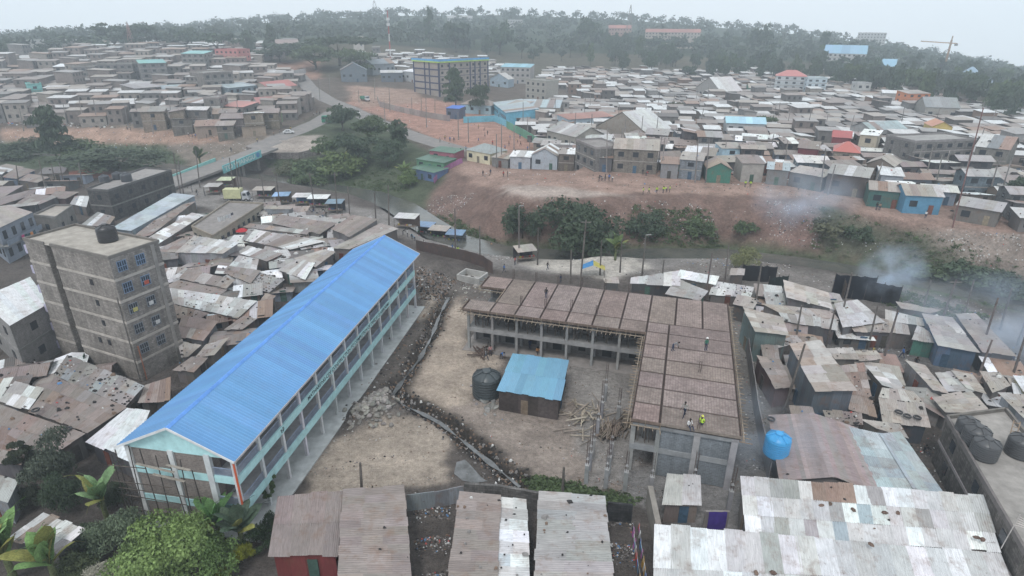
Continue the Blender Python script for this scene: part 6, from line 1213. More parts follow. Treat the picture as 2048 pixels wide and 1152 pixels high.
timber('bent reinforcement rods lying by the first ground-floor columns', 965, 708, 12, 4., .8, (.14, .1, .085))
def tarp(px, py, w_, h, rz, label, col, sag=.25):
    p = atz(px, py, 0); t_ = thing('tarpaulin_screen', label, 'tarpaulin', (p[0], p[1], 0), rz); n = 10; b_ = MB(); V = []
    for i in range(n+1):
        for z in (0, .5, 1.): V.append((w_*(i/n-.5), .12*math.sin(i*1.7+z*2), z*(h-sag*abs(math.sin(i*1.3)))))
    b_.add(V, [(3*i+j, 3*i+3+j, 3*i+4+j, 3*i+1+j) for i in range(n) for j in range(2)]); b_.build('sheet', 'cloth', t_, col, smooth=True)
    for s_ in (-.5, 0, .5): q = MB(); q.tube([(w_*s_, .06, 0), (w_*s_, .06, h+.2)], .05, 6); q.build('post', 'wood', t_, (.12, .1, .09))
tarp(1515, 563, 6, 3.2, -.15, 'left black tarpaulin screen behind the shacks', (.022, .023, .028)); tarp(1552, 588, 4, 3.4, .3, 'right black tarpaulin screen beside the plain cream roof', (.025, .035, .035))
tarp(1702, 598, 6.5, 4.4, -.2, 'tall soot-black tarpaulin of the smoking enclosure', (.02, .023, .032)); tarp(1760, 606, 5, 3.6, -.5, 'lower soot-black tarpaulin of the smoking enclosure', (.02, .021, .026)); tarp(1683, 603, 2.5, 3.6, 1.2, 'brown ragged tarpaulin at the side of the smoking enclosure', (.13, .1, .085))
p = gnd(1185, 552); cn = thing('canopy', 'small blue and yellow market canopy on the street behind the unfinished building', 'canopy', (p[0], p[1], p[2]), -.1)
for s_, c in ((-1, (.08, .25, .5)), (1, (.45, .4, .12))): b_ = MB(); b_.add([(0, -1.2, 2.6), (s_*2.2, -1.2, 1.7), (s_*2.2, 1.2, 1.6), (0, 1.2, 2.7), (s_*1.1, 0, 2.0)], [(0, 1, 4), (1, 2, 4), (2, 3, 4), (3, 0, 4)]); b_.build('sheet', 'cloth', cn, c)
for x, y in ((-2.1, -1.1), (2.1, -1.1), (-2.1, 1.1), (2.1, 1.1)): q = MB(); q.tube([(x, y, 0), (x, y, 1.75)], .04, 6); q.build('post', 'wood', cn, (.2, .17, .14))
# market stalls on the street
def stall(px, py, w_, d, h, rc, label, rz=0.):
    p = gnd(px, py); t_ = thing('market_stall', label, 'stall', tuple(p), rz, 'market stalls')
    for x in (-w_/2, w_/2):
        for y in (-d/2, d/2): q = MB(); q.tube([(x, y, 0), (x, y, h)], .05, 6); q.build('post', 'wood', t_, (.17, .14, .12))
    for i in range(3): ubox('roof_sheet', 'tin', t_, (w_*(i-1)/3, 0, h+.08+.02*i), (w_/3+.12, d+.5, .04), (.07, 0, 0), jit(rc, .12))
    ubox('counter', 'wood', t_, (0, -d*.2, .8), (w_*.9, d*.5, .12), color=(.25, .2, .17)); ubox('back_cloth', 'cloth', t_, (0, d/2-.05, h*.5), (w_, .05, h*.95), color=random.choice([(.1, .2, .35), (.08, .08, .09), (.2, .14, .12), (.3, .32, .34)]))
    for i in range(5): ubox('goods', 'cloth', t_, (random.uniform(-.4, .4)*w_, -d*.2, .98), (.35, .3, .25), (0, 0, random.random()), random.choice([(.5, .1, .08), (.55, .45, .1), (.1, .3, .12), (.5, .5, .5), (.1, .15, .4), (.5, .15, .3)]))
for a in [(566, 408, 4, 3, 2.5, (.2, .32, .5), 'stall with blue sheet roof right of the yellow truck', .1), (606, 410, 4, 3, 2.5, LGT, 'stall with pale roof on the crowded street'), (640, 414, 5, 3, 2.6, WHT, 'white-roofed stall by the two leaning poles'), (672, 424, 4, 3, 2.6, (.16, .24, .3), 'stall wrapped in blue plastic on the street corner'), (530, 396, 5, 3, 2.5, CRM, 'cream-roofed stall behind the yellow truck'), (815, 456, 5, 3, 2.8, LGT, 'open stall with flat pale roof left of the riverside kiosks', -.2), (850, 470, 4.5, 3, 2.6, (.2, .3, .45), 'kiosk with blue sheet roof by the river', -.25), (880, 478, 4.5, 3, 2.6, CRM, 'kiosk with cream roof by the river', -.25), (912, 486, 4, 3, 2.5, (.16, .25, .38), 'kiosk with torn blue roof by the river', -.2), (1050, 520, 4, 3, 2.4, CRM, 'food stall with ragged cream roof near the water', .3), (430, 388, 4, 3, 2.4, GRY, 'grey stall at the near end of the bridge'), (455, 375, 4, 3, 2.4, (.4, .45, .3), 'stall with yellow-green awning near the bridge')]: stall(*a)
# ------------------------------------------------------------------ vehicles
def wheel(t_, x, y, r): 
    w_ = MB(); w_.tube([(x, y-.12, r), (x, y+.12, r)], r, 14); ww = w_.build('wheel', 'plastic', t_, (.02, .02, .02)); h_ = MB(); h_.tube([(x, y-.14, r), (x, y+.14, r)], r*.5, 10); h_.build('rim', 'steel', ww, (.3, .3, .3))
def truck(px, py, rz, L, bc, cc, label, h=2.4, box=True):
    p = gnd(px, py); t_ = thing('truck', label, 'truck', tuple(p), rz)
    ubox('chassis', 'steel', t_, (L*.45, 0, .75), (L, 1.6, .25), color=(.05, .05, .05))
    if box:
        ubox('cargo_box', 'paint', t_, (L*.36, 0, .9+h/2), (L*.7, 2.3, h), color=bc)
    else:
        for y in (-1.1, 1.1): ubox('side_board', 'paint', t_, (L*.36, y, 1.5), (L*.7, .08, 1.2), color=bc)
        ubox('bed', 'paint', t_, (L*.36, 0, .95), (L*.7, 2.1, .1), color=bc); ubox('tail_board', 'paint', t_, (.02, 0, 1.5), (.08, 2.2, 1.2), color=bc)
    c = MB(); x0 = L*.74; c.hexa([(x0, -1, .6), (x0+1.7, -1, .6), (x0+1.7, 1, .6), (x0, 1, .6), (x0, -1, 2.5), (x0+1.2, -.95, 2.5), (x0+1.2, .95, 2.5), (x0, 1, 2.5)]); cb = c.build('cab', 'paint', t_, cc)
    g = MB(); g.hexa([(x0+1.56, -.85, 1.55), (x0+1.6, -.85, 1.55), (x0+1.6, .85, 1.55), (x0+1.56, .85, 1.55), (x0+1.28, -.85, 2.35), (x0+1.32, -.85, 2.35), (x0+1.32, .85, 2.35), (x0+1.28, .85, 2.35)]); g.build('windscreen', 'glass', cb)
    for y in (-1.02, 1.02): ubox('side_window', 'glass', cb, (x0+.7, y, 1.95), (.8, .04, .6))
    for x in (L*.2, L*.9):
        for y in (-.95, .95): wheel(t_, x, y, .45)
truck(452, 402, .05, 6.2, (.55, .55, .33), (.5, .52, .55), 'pale yellow box truck parked on the market street')
truck(724, 200, -.9, 7.5, (.06, .24, .16), (.55, .56, .58), 'green-bodied lorry with white cab parked by the upper road', box=False)
def car(px, py, rz, c, label, L=4.2, bus=False):
    p = gnd(px, py); t_ = thing('bus' if bus else 'car', label, 'bus' if bus else 'car', (p[0], p[1], p[2]+.05), rz); w_ = 2.4 if bus else 1.7
    b_ = MB()
    if bus: prof = [(0, .4), (0, 2.6), (.2, 2.95), (L-.4, 2.95), (L, 1.9), (L, .4)]
    else: prof = [(0, .35), (0, .85), (.5, .95), (1.0, 1.45), (2.6, 1.45), (3.2, .95), (4.1, .8), (4.2, .4)]
    n = len(prof); b_.add([(x, y, z) for y in (-w_/2, w_/2) for x, z in prof], [tuple(range(n))[::-1], tuple(range(n, 2*n))]+[(k, (k+1) % n, n+(k+1) % n, n+k) for k in range(n)]); bo = b_.build('body', 'paint', t_, c)
    for y in (-w_/2-.01, w_/2+.01):
        for i in range(6 if bus else 2): x = (.8+i*L*.14) if bus else 1.35+i*.8; ubox('window', 'glass', bo, (x, y, 2.1 if bus else 1.18), (L*.11 if bus else .68, .03, .75 if bus else .36))
    for x in (L*.18, L*.8):
        for y in (-w_/2+.1, w_/2-.1): wheel(t_, x, y, .45 if bus else .32)
car(566, 268, .35, (.62, .63, .64), 'white saloon car driving on the bridge road'); car(645, 246, .1, (.03, .2, .13), 'dark green bus waiting beside the road', 9, True); car(604, 186, -.6, (.06, .06, .07), 'dark van on the upper road', 4.6); car(718, 232, 2.2, (.6, .6, .6), 'white car parked under the garden trees')
def moto(px, py, rz, c, label):
    p = gnd(px, py); t_ = thing('motorbike', label, 'motorbike', tuple(p), rz)
    for x in (-.65, .65):
        w_ = MB(); w_.tube([(x, -.05, .32), (x, .05, .32)], .32, 16); w_.build('wheel', 'plastic', t_, (.025, .025, .025))
    b_ = MB(); b_.beam((-.6, 0, .4), (.1, 0, .5), .18, .25); b_.beam((.1, 0, .5), (.65, 0, .35), .08); b_.build('frame', 'steel', t_, (.05, .05, .05))
    b_ = MB(); b_.hexa([(0, -.14, .6), (.45, -.1, .65), (.45, .1, .65), (0, .14, .6), (.02, -.12, .85), (.4, -.08, .9), (.4, .08, .9), (.02, .12, .85)]); b_.build('fuel_tank', 'paint', t_, c)
    ubox('seat', 'plastic', t_, (-.35, 0, .78), (.7, .26, .12), color=(.03, .03, .03)); b_ = MB(); b_.beam((.45, -.35, 1.05), (.45, .35, 1.05), .04); b_.beam((.45, 0, 1.05), (.68, 0, .35), .05); b_.build('handlebar', 'steel', t_, (.2, .2, .2))
moto(1822, 708, .2, (.5, .03, .04), 'red motorbike parked on the busy lane'); moto(1855, 707, .5, (.45, .05, .05), 'dark red motorbike under the lane parasol'); moto(1770, 692, 1., (.4, .05, .05), 'motorbike left of the lane pole')
# ------------------------------------------------------------------ poles, masts
random.seed(17); PN = 0
def pole(bx, by, tx, ty, r=.12, arm=0, lamp=False, col=(.17, .15, .14), label=None, near=False):
    b0 = atz(bx, by, 0) if near else gnd(bx, by); L = math.hypot(b0[0], b0[1]); d = ray(tx, ty); k = L/math.hypot(d[0], d[1]); tp = CP+d*k
    t_ = thing('utility_pole', label, 'pole', tuple(b0), 0, 'utility poles'); v = tp-b0; v = np.array([v[0]*.55, v[1]*.55, max(3., v[2])]); q = MB(); q.tube([(0, 0, -.3), tuple(v)], [r, r*.65], 8); q.build('shaft', 'wood' if not lamp else 'steel', t_, jit(col, .2))
    if arm: q = MB(); q.beam((v[0]-.9, v[1], v[2]-.4), (v[0]+.9, v[1], v[2]-.4), .1); q.build('crossarm', 'wood', t_, (.25, .23, .21))
    if lamp: q = MB(); q.beam((v[0], v[1], v[2]), (v[0]+.9, v[1]-.2, v[2]+.15), .1); q.build('lamp_head', 'steel', t_, (.5, .5, .5))
    if not label: AUTO.append((t_, 'street lamp pole' if lamp else ('utility pole with crossarm' if arm else 'thin timber utility pole'), (bx+tx)/2, (by+ty)/2))
    return t_
NEARP = [(1141, 565, 1141, 500), (1160, 572, 1176, 440, 1), (1283, 560, 1292, 470, 0, 1), (1322, 575, 1328, 520), (1410, 600, 1425, 505), (1510, 615, 1521, 525), (1678, 655, 1703, 545), (1762, 735, 1797, 620), (1880, 650, 1915, 560, 1), (1960, 710, 1992, 595), (2000, 660, 2018, 575), (1565, 830, 1620, 690), (778, 450, 780, 370), (752, 448, 751, 385), (911, 508, 911, 418), (1038, 520, 1037, 412, 0, 1), (632, 436, 618, 345, 1), (365, 410, 350, 305), (370, 405, 360, 320), (400, 375, 396, 300), (470, 400, 462, 315), (480, 402, 475, 318), (487, 398, 478, 325), (92, 385, 82, 320), (168, 380, 160, 325), (128, 372, 122, 325), (112, 370, 105, 328), (40, 385, 40, 330), (530, 412, 525, 350), (675, 430, 672, 345, 1), (725, 1012, 725, 925), (2020, 770, 2046, 665), (1125, 985, 1128, 935)]
for a in NEARP: pole(a[0], a[1], a[2], a[3], .17, a[4] if len(a) > 4 else 0, (a[5] if len(a) > 5 else 0))
MIDP = [(955, 215, 955, 150), (917, 280, 916, 225), (937, 285, 936, 235), (1003, 330, 1003, 248, 1), (993, 336, 993, 268), (1028, 300, 1028, 250), (1046, 255, 1046, 205), (1112, 290, 1111, 230), (1213, 345, 1211, 255, 1), (1225, 342, 1224, 272), (1315, 345, 1324, 272), (1322, 352, 1330, 275), (1390, 365, 1393, 280), (1411, 366, 1415, 275), (1448, 330, 1451, 280), (1570, 330, 1573, 280), (1640, 384, 1646, 296, 1), (1655, 390, 1673, 330), (1720, 345, 1726, 315), (1740, 395, 1772, 325), (1780, 330, 1788, 280), (1850, 365, 1862, 295), (1885, 352, 1900, 300), (1870, 380, 1880, 310), (1925, 380, 1935, 305), (1975, 400, 1998, 310), (2000, 395, 2020, 320), (1800, 262, 1806, 215), (1650, 262, 1655, 230), (1555, 250, 1558, 205), (1480, 240, 1482, 205), (1290, 255, 1291, 205), (1180, 225, 1180, 190), (1415, 215, 1415, 165), (870, 232, 871, 195), (843, 232, 843, 195), (824, 226, 824, 195), (780, 222, 779, 172), (750, 200, 750, 155), (853, 255, 853, 195), (770, 240, 769, 200), (718, 205, 718, 180), (660, 190, 660, 150), (640, 200, 638, 155)]
NEARP2 = [(1590, 690, 1600, 610), (1735, 700, 1752, 612), (1840, 640, 1860, 560), (1925, 640, 1945, 560), (2035, 690, 2060, 600), (1450, 560, 1455, 490), (1240, 545, 1243, 478), (1200, 550, 1202, 480), (960, 525, 960, 452), (1075, 530, 1076, 455), (700, 440, 697, 372), (560, 412, 552, 345), (1650, 700, 1670, 620), (1950, 770, 1985, 680)]
for a in NEARP2: pole(a[0], a[1], a[2], a[3], .16)
LEFTP = [(50+i*29+random.uniform(-8, 8), 252+random.uniform(-8, 16), None, None) for i in range(17)]
for i, a in enumerate(MIDP): pole(a[0], a[1], a[2], a[3], .18, a[4] if len(a) > 4 else 0, col=(.3, .28, .27))
for a in LEFTP: pole(a[0], a[1], a[0]-4, a[1]-random.uniform(38, 62), .18, 0, col=(.33, .31, .3))
for i in range(46):
    px, py = random.uniform(1050, 2040), random.uniform(185, 395)
    if py > 330+max(0, px-1600)*.16 or py < 150+max(0, px-1100)*.07: continue
    k_ = random.uniform(.8, 1.2); pole(px, py, px+(px-1024)*.02, py-(30+.11*(py-150))*k_, .17, 0, col=(.3, .28, .27))
pole(1905, 455, 1956, 215, .14, 0, col=(.25, .14, .13), label='tall red and white mast at the right above the bank')
# telecom mast, lattice towers, crane
p = gnd(782, 128); ms = thing('telecom_mast', 'tall red and white telecom mast beside the sheds', 'mast', tuple(p)); L = math.hypot(p[0], p[1]); d = ray(780, 21); H_ = CH+L*d[2]/math.hypot(d[0], d[1])-p[2]
for i in range(7): q = MB(); q.tube([(0, 0, H_*i/7), (0, 0, H_*(i+1)/7)], .55-.04*i, 8); q.build('mast_section', 'paint', ms, (.42, .09, .08) if i % 2 == 0 else (.6, .6, .6))
for z in (.72, .82): q = MB(); q.tube([(0, 0, H_*z), (0, 0, H_*(z+.05))], 1.3, 8); q.build('antenna_ring', 'paint', ms, (.6, .6, .6))
def lattice(px, py, ty, w_, D, label, col=(.4, .2, .18)):
    p = atD(px, py, D); d = ray(px, ty); H_ = CH+D*d[2]/math.hypot(d[0], d[1])-p[2]; t_ = thing('lattice_tower', label, 'tower', tuple(p)); q = MB(); n = 8
    c = [(-1, -1), (1, -1), (1, 1), (-1, 1)]
    for i in range(n):
        a, b_ = w_/2*(1-i/n*.85), w_/2*(1-(i+1)/n*.85); z0, z1 = H_*i/n, H_*(i+1)/n
        for k in range(4): x, y = c[k]; X, Y_ = c[(k+1) % 4]; q.beam((x*a, y*a, z0), (x*b_, y*b_, z1), .2); q.beam((x*a, y*a, z0), (X*b_, Y_*b_, z1), .14)
    q.build('lattice', 'steel', t_, col); u = MB(); u.tube([(0, 0, H_*.9), (0, 0, H_*1.05)], .5, 8); u.build('antenna', 'paint', t_, (.5, .5, .5))
lattice(266, 100, 46, 4, 560, 'thin lattice radio tower between the big pair of skyline trees'); lattice(1258, 62, 12, 5, 640, 'lattice antenna tower on the central skyline', (.3, .3, .3)); lattice(751, 38, 2, 12, 1050, 'faint lattice pylon on the far skyline', (.4, .4, .4))
p = atD(1893, 118, 620); cr = thing('tower_crane', 'faint tower crane on the right skyline', 'crane', tuple(p)); q = MB(); q.beam((0, 0, -4), (0, 0, 14), 1.); q.build('mast', 'steel', cr, (.4, .25, .15)); q = MB(); q.beam((-24, 0, 13), (5, 0, 11.5), .7); q.build('jib', 'steel', cr, (.45, .28, .16)); ubox('counterweight', 'concrete', cr, (4.5, 0, 10.6), (1.8, 1.4, 1.6), color=(.3, .3, .3)); q = MB(); q.beam((0, 0, 14), (0, 0, 17), .6); q.build('cat_head', 'steel', cr, (.4, .25, .15))
# distant buildings above the trees
def farb(x0, y0, x1, ty, dep, D, rf, rc, wc, fl, label):
    d0 = ray(x0, y0); d1 = ray(x0, ty); h = D*(d1[2]/math.hypot(d1[0], d1[1])-d0[2]/math.hypot(d0[0], d0[1])); fb(x0, y0, x1, y0, h, dep, rf, rc, wc, fl, S(label, label), name='distant_building', cat='building', D=D, wm='paint', m_='tin_clean', pitch=.2)
farb(1709, 100, 1766, 66, 20, 900, 'flat', (.4, .4, .4), (.5, .5, .5), 6, 'white multi-storey office block standing out on the right skyline')
farb(1645, 122, 1730, 106, 26, 560, 'gable', (.2, .34, .46), (.5, .5, .5), 2, 'white building with blue roof among the right-hand trees')
farb(1758, 153, 1786, 132, 20, 520, 'gable', (.2, .34, .46), (.5, .5, .5), 3, 'small white building with blue roof below the larger one')
farb(57, 104, 95, 80, 14, 640, 'flat', (.4, .4, .4), (.5, .5, .5), 4, 'white apartment block on the far left skyline')
farb(1216, 78, 1262, 56, 14, 760, 'gable', (.3, .13, .11), (.38, .25, .22), 3, 'red-roofed building beside the central antenna tower')
farb(1290, 76, 1400, 64, 14, 700, 'gable', (.3, .14, .12), (.42, .37, .33), 2, 'long pale building with red roof on the central skyline')
farb(1015, 52, 1045, 40, 12, 900, 'flat', (.4, .4, .4), (.46, .46, .45), 2, 'pale building peeping over the central trees')
farb(895, 46, 945, 36, 14, 950, 'gable', (.3, .3, .3), (.42, .42, .42), 2, 'low pale building left of the one peeping over the trees')
farb(553, 100, 598, 88, 14, 520, 'gable', (.24, .19, .18), (.4, .35, .3), 1, 'long brown-roofed house among the upper left trees')
farb(267, 98, 289, 88, 10, 560, 'front', (.28, .14, .12), (.5, .48, .46), 1, 'white gabled house with red roof on the left ridge')
farb(1915, 165, 1958, 150, 20, 500, 'hip', (.2, .28, .36), (.42, .42, .42), 1, 'blue hip-roofed hall in the trees at the right')
farb(1960, 186, 2002, 168, 20, 470, 'hip', (.18, .23, .3), (.4, .4, .37), 1, 'slate hip-roofed hall at the far right trees')
farb(707, 92, 728, 74, 10, 560, 'flat', (.4, .36, .34), (.48, .45, .42), 3, 'small pale block left of the telecom mast')
for px, by, ty, w_ in [(1640, 140, 100, 40), (1680, 142, 112, 44), (1722, 146, 110, 40), (1750, 170, 130, 36), (1790, 172, 128, 40), (1905, 188, 150, 46), (1945, 196, 160, 44), (1985, 208, 172, 44), (1230, 98, 66, 40), (1260, 100, 70, 40), (1300, 100, 74, 40), (1345, 102, 72, 44), (1395, 104, 70, 40), (1700, 112, 82, 30), (1745, 114, 84, 34), (1775, 116, 84, 30), (560, 112, 92, 30), (600, 112, 90, 36), (60, 118, 92, 34), (90, 116, 92, 30)]: ptree(px, by, ty, w_, random.choice(['round', 'tall', 'round']), DG, None, 0, desc='dark tree partly hiding a distant building', group='trees before the distant buildings')
# ------------------------------------------------------------------ people: one skinned body for each pose
def mk_trousers():
    m, t, b = mat('trousers', .9, .05); c, r = objcol(t); rp = nd(t, 'ShaderNodeValToRGB'); t.links.new(r, rp.inputs[0]); e = rp.color_ramp.elements
    e[0].color = (.02, .024, .04, 1); e[1].color = (.1, .09, .08, 1); x = e.new(.5); x.color = (.03, .045, .09, 1); t.links.new(rp.outputs[0], b.inputs['Base Color'])
    m, t, b = mat('skin_tone', .55, .3); b.inputs['Base Color'].default_value = (.07, .04, .027, 1)
    m, t, b = mat('hair_black', .9, .1); b.inputs['Base Color'].default_value = (.012, .011, .01, 1)
mk_trousers()
def person_mesh(pose):
    J = {}; E_ = []; R = {}
    def v(n, p, r, par=None):
        J[n] = p; R[n] = r
        if par: E_.append((par, n))
    lean = {'stand': 0, 'walk': .06, 'bend': 1.05, 'sit': .12}[pose]; hip = (0, 0, .93 if pose != 'sit' else .2)
    def T(y, z, x=0):  # trunk point: forward y, height above hip z, leaned about the hip
        return (x, hip[1]-(y*math.cos(lean)+z*math.sin(lean)), hip[2]+z*math.cos(lean)-y*math.sin(lean))
    v('pelvis', hip, (.15, .11)); v('waist', T(0, .2), (.13, .1), 'pelvis'); v('chest', T(.01, .4), (.165, .115), 'waist'); v('neck', T(.01, .56), (.055, .055), 'chest'); v('head', T(.03, .68), (.085, .095), 'neck'); v('crown', T(.02, .8), (.075, .085), 'head'); v('nose', T(.125, .7), (.012, .014), 'head')
    for s_, nm in ((-1, 'l'), (1, 'r')):
        v('ear'+nm, T(.02, .7, s_*.095), (.012, .02), 'head')
        v('sh'+nm, T(0, .49, s_*.19), (.062, .062), 'chest')
        sw = {'stand': .02, 'walk': .22*s_, 'bend': .0, 'sit': .1}[pose]
        if pose == 'bend': el = (s_*.22, J['sh'+nm][1]-.08, J['sh'+nm][2]-.27); wr = (s_*.15, el[1]-.1, el[2]-.24)
        elif pose == 'sit': el = (s_*.26, J['sh'+nm][1]-.06, J['sh'+nm][2]-.27); wr = (s_*.16, el[1]-.24, el[2]-.02)
        else: el = (s_*.25, J['sh'+nm][1]+sw*.6+.02, J['sh'+nm][2]-.28); wr = (s_*.25, el[1]+sw*.5-.07, el[2]-.25)
        v('el'+nm, el, (.046, .046), 'sh'+nm); v('wr'+nm, wr, (.03, .034), 'el'+nm); d = Vector(wr)-Vector(el); d.normalize(); pm = Vector(wr)+d*.08; v('palm'+nm, tuple(pm), (.022, .04), 'wr'+nm)
        for k in range(4): f = pm+d*(.05+.012*(1-abs(k-1.5)))+Vector((0, (k-1.5)*.022, 0)); g = f+d*.035+Vector((-s_*.012, 0, 0)); v('f%d%s' % (k, nm), tuple(f), (.009, .009), 'palm'+nm); v('g%d%s' % (k, nm), tuple(g), (.008, .008), 'f%d%s' % (k, nm))
        th = Vector(wr)+d*.05+Vector((-s_*.01, -.045, 0)); v('th'+nm, tuple(th), (.01, .01), 'palm'+nm)
        st = {'stand': .02*s_, 'walk': .3*s_, 'bend': .1*s_, 'sit': 0}[pose]
        if pose == 'sit': kn = (s_*.16, -.42, .3); an = (s_*.15, -.62, .06); 
        else: kn = (s_*.11, hip[1]-st*.55-.03, .5); an = (s_*.11, hip[1]-st*1.05+.02, .09)
        v('hp'+nm, (s_*.095, hip[1], hip[2]-.06), (.095, .095), 'pelvis'); v('kn'+nm, kn, (.06, .062), 'hp'+nm); v('an'+nm, an, (.042, .045), 'kn'+nm); v('toe'+nm, (an[0]+s_*.02, an[1]-.17, .035), (.04, .03), 'an'+nm)
    names = list(J); ix = {n: i for i, n in enumerate(names)}; me = bpy.data.meshes.new('body'); me.from_pydata([J[n] for n in names], [(ix[a], ix[b_]) for a, b_ in E_], [])
    o = bpy.data.objects.new('body_tmp', me); COL.objects.link(o); o.modifiers.new('skin', 'SKIN'); sv = me.skin_vertices[0].data
    for n in names: sv[ix[n]].radius = R[n]; sv[ix[n]].use_root = n == 'pelvis'
    sb = o.modifiers.new('sub', 'SUBSURF'); sb.levels = 1; bpy.context.view_layer.update()
    out = bpy.data.meshes.new_from_object(o.evaluated_get(bpy.context.evaluated_depsgraph_get())); bpy.data.objects.remove(o); out.materials.clear()
    for m_ in ('cloth', 'trousers', 'skin_tone'): out.materials.append(MAT[m_])
    P = {n: Vector(J[n]) for n in names}
    cls = {n: 1 if n[:2] in ('hp', 'kn', 'an', 'to') or n == 'pelvis' else (2 if n in ('neck', 'head', 'crown', 'nose') or n[:2] in ('ea', 'wr', 'pa', 'th') or n[0] in 'fg' else 0) for n in names}
    for f in out.polygons: c = f.center; f.material_index = cls[min(names, key=lambda n: (P[n]-c).length_squared/(1 if n not in ('chest', 'waist') else 1.6))]; f.use_smooth = True
    hm = MB(); hc = P['crown']; hd = P['head']; ax = (hc-hd).normalized()
    hm.lathe((0, 0, 0), [(.098, -.03), (.104, .03), (.085, .085), (.04, .115), (.005, .12)], 12); hmesh = hm.mesh('hair', 'hair_black', True); q = ax.to_track_quat('Z', 'Y'); hmesh.transform(Matrix.Translation(hd+ax*.03+Vector((0, .012, 0))) @ q.to_matrix().to_4x4())
    hat = MB(); hat.lathe((0, 0, 0), [(.15, .0), (.125, .01), (.12, .07), (.07, .13), (.005, .14)], 12); hatm = hat.mesh('helmet', 'plastic', True); hatm.transform(Matrix.Translation(hd+ax*.06) @ q.to_matrix().to_4x4())
    return out, hmesh, hatm
POSES = {k: person_mesh(k) for k in ('stand', 'walk', 'bend', 'sit')}
def person(loc, pose, shirt, rz, label=None, desc=None, helmet=None, group='people'):
    t_ = thing('person', label, 'person', loc, rz, group); b_, h_, k_ = POSES[pose]; s_ = random.uniform(.97, 1.06)
    obj('body', b_, t_, scale=(s_, s_, s_), color=shirt); obj('hair', h_, t_, scale=(s_, s_, s_))
    if helmet: obj('helmet', k_, t_, scale=(s_, s_, s_), color=helmet)
    if not label: AUTO.append((t_, desc, *proj((loc[0], loc[1], loc[2]+1))))
HV = (.5, .75, .06); WT = (.62, .62, .62); NV = (.03, .045, .1); BLK = (.025, .025, .028); BLU = (.06, .16, .42); RD = (.45, .06, .06); GY = (.25, .25, .26)
zs = SL+.02
for px, py, pose, c, rz, lb, hel in [(1092, 597, 'stand', BLK, 2.8, 'person in black standing alone on the far wing of the roof slab', None), (1345, 702, 'bend', GY, 1.2, 'person in grey bending over the rebar of the near wing', None), (1411, 701, 'stand', (.06, .2, .14), .4, 'person in green top and white helmet standing on the near wing', (.7, .7, .7)), (1368, 833, 'walk', (.33, .32, .3), -.9, 'person in pale shirt striding across the slab', None), (1378, 853, 'sit', WT, .2, 'person in white sitting on the front edge of the slab', None), (1402, 850, 'sit', HV, 2.6, 'person in lime vest and yellow helmet crouching on the slab', (.6, .6, .1))]:
    p = atz(px, py, zs); person((p[0], p[1], zs), pose, c, rz, lb, None, hel)
for px, py, pose, c, rz, lb in [(981, 712, 'stand', (.55, .3, .28), .3, 'person in red and white top by the first ground-floor column'), (972, 720, 'walk', GY, 1., 'person in grey walking past the first column'), (1002, 718, 'bend', BLU, .9, 'person in bright blue bending over the ground'), (1060, 700, 'stand', NV, 2.9, 'person in navy overalls under the concrete frame'), (1075, 706, 'sit', (.6, .3, .12), .2, 'person in orange and white behind the builders shed')]:
    p = atz(px, py, 0); person((p[0], p[1], .09 if px > 1030 else 0), pose, c, rz, lb)
SC = [NV, BLK, WT, GY, BLU, RD, (.3, .2, .14), (.2, .3, .4), (.5, .4, .15), (.35, .1, .25)]
SN = ['navy', 'black', 'white', 'grey', 'blue', 'red', 'brown', 'pale blue', 'yellow', 'purple']
def crowd(lst, where):
    for a in lst:
        px, py = a[0], a[1]; k = a[2] if len(a) > 2 else random.randrange(len(SC)); pose = a[3] if len(a) > 3 else random.choice(['stand', 'walk', 'stand', 'walk', 'bend'])
        p = gnd(px, py); hv = k == 'hv'; person(tuple(p), pose, HV if hv else SC[k], random.random()*6.28, None, 'person in %s top %s %s' % ('lime' if hv else SN[k], {'stand': 'standing', 'walk': 'walking', 'bend': 'stooping', 'sit': 'sitting'}[pose], where))
crowd([(1008, 545, 4, 'walk'), (1095, 540, 1, 'walk'), (1121, 566, 0, 'stand'), (848, 496, 2, 'walk'), (905, 503, 4, 'stand'), (916, 509, 'hv', 'walk'), (815, 474), (824, 478), (830, 482), (806, 470), (1030, 530, 5, 'stand'), (985, 498, 6), (1003, 500, 5, 'sit'), (950, 566, 1, 'bend'), (560, 418), (575, 424), (585, 420), (600, 428), (618, 424), (628, 430), (612, 436, 0), (590, 412), (650, 428), (548, 414), (505, 408), (395, 392), (385, 384), (410, 392)], 'on the street')
crowd([(1803, 716, 4, 'walk'), (1894, 730, 2, 'stand'), (1914, 736, 2, 'walk'), (1842, 708, 'hv', 'bend'), (1832, 726, 1, 'sit'), (1897, 712, 6), (1690, 690, 0), (1656, 685, 2, 'stand'), (1672, 688, 1), (1712, 692, 4), (1760, 706, 2, 'sit'), (1975, 742, 1, 'walk'), (1968, 740, 5), (2015, 735, 3), (2030, 742, 2), (2022, 728, 0), (1745, 704, 8, 'sit'), (1820, 905, 2, 'sit'), (1848, 903, 1, 'sit')], 'in the lane')
crowd([(966, 352, 1, 'stand'), (981, 350, 0), (1007, 354, 5, 'stand'), (1015, 354, 1), (1286, 389, 'hv', 'stand'), (1297, 388, 'hv', 'walk'), (1313, 387, 'hv', 'stand'), (1326, 386, 'hv', 'stand'), (1333, 385, 'hv', 'bend'), (1339, 385, 'hv', 'stand'), (1490, 374, 'hv', 'stand'), (1500, 375, 'hv', 'stand'), (1198, 363, 1), (1204, 361, 0), (1210, 362, 1), (1218, 362, 4), (1224, 364, 2), (1850, 437, 2, 'stand'), (1752, 420, 1), (1758, 421, 6), (1285, 350, 1), (1292, 352, 5)], 'on the red bank')
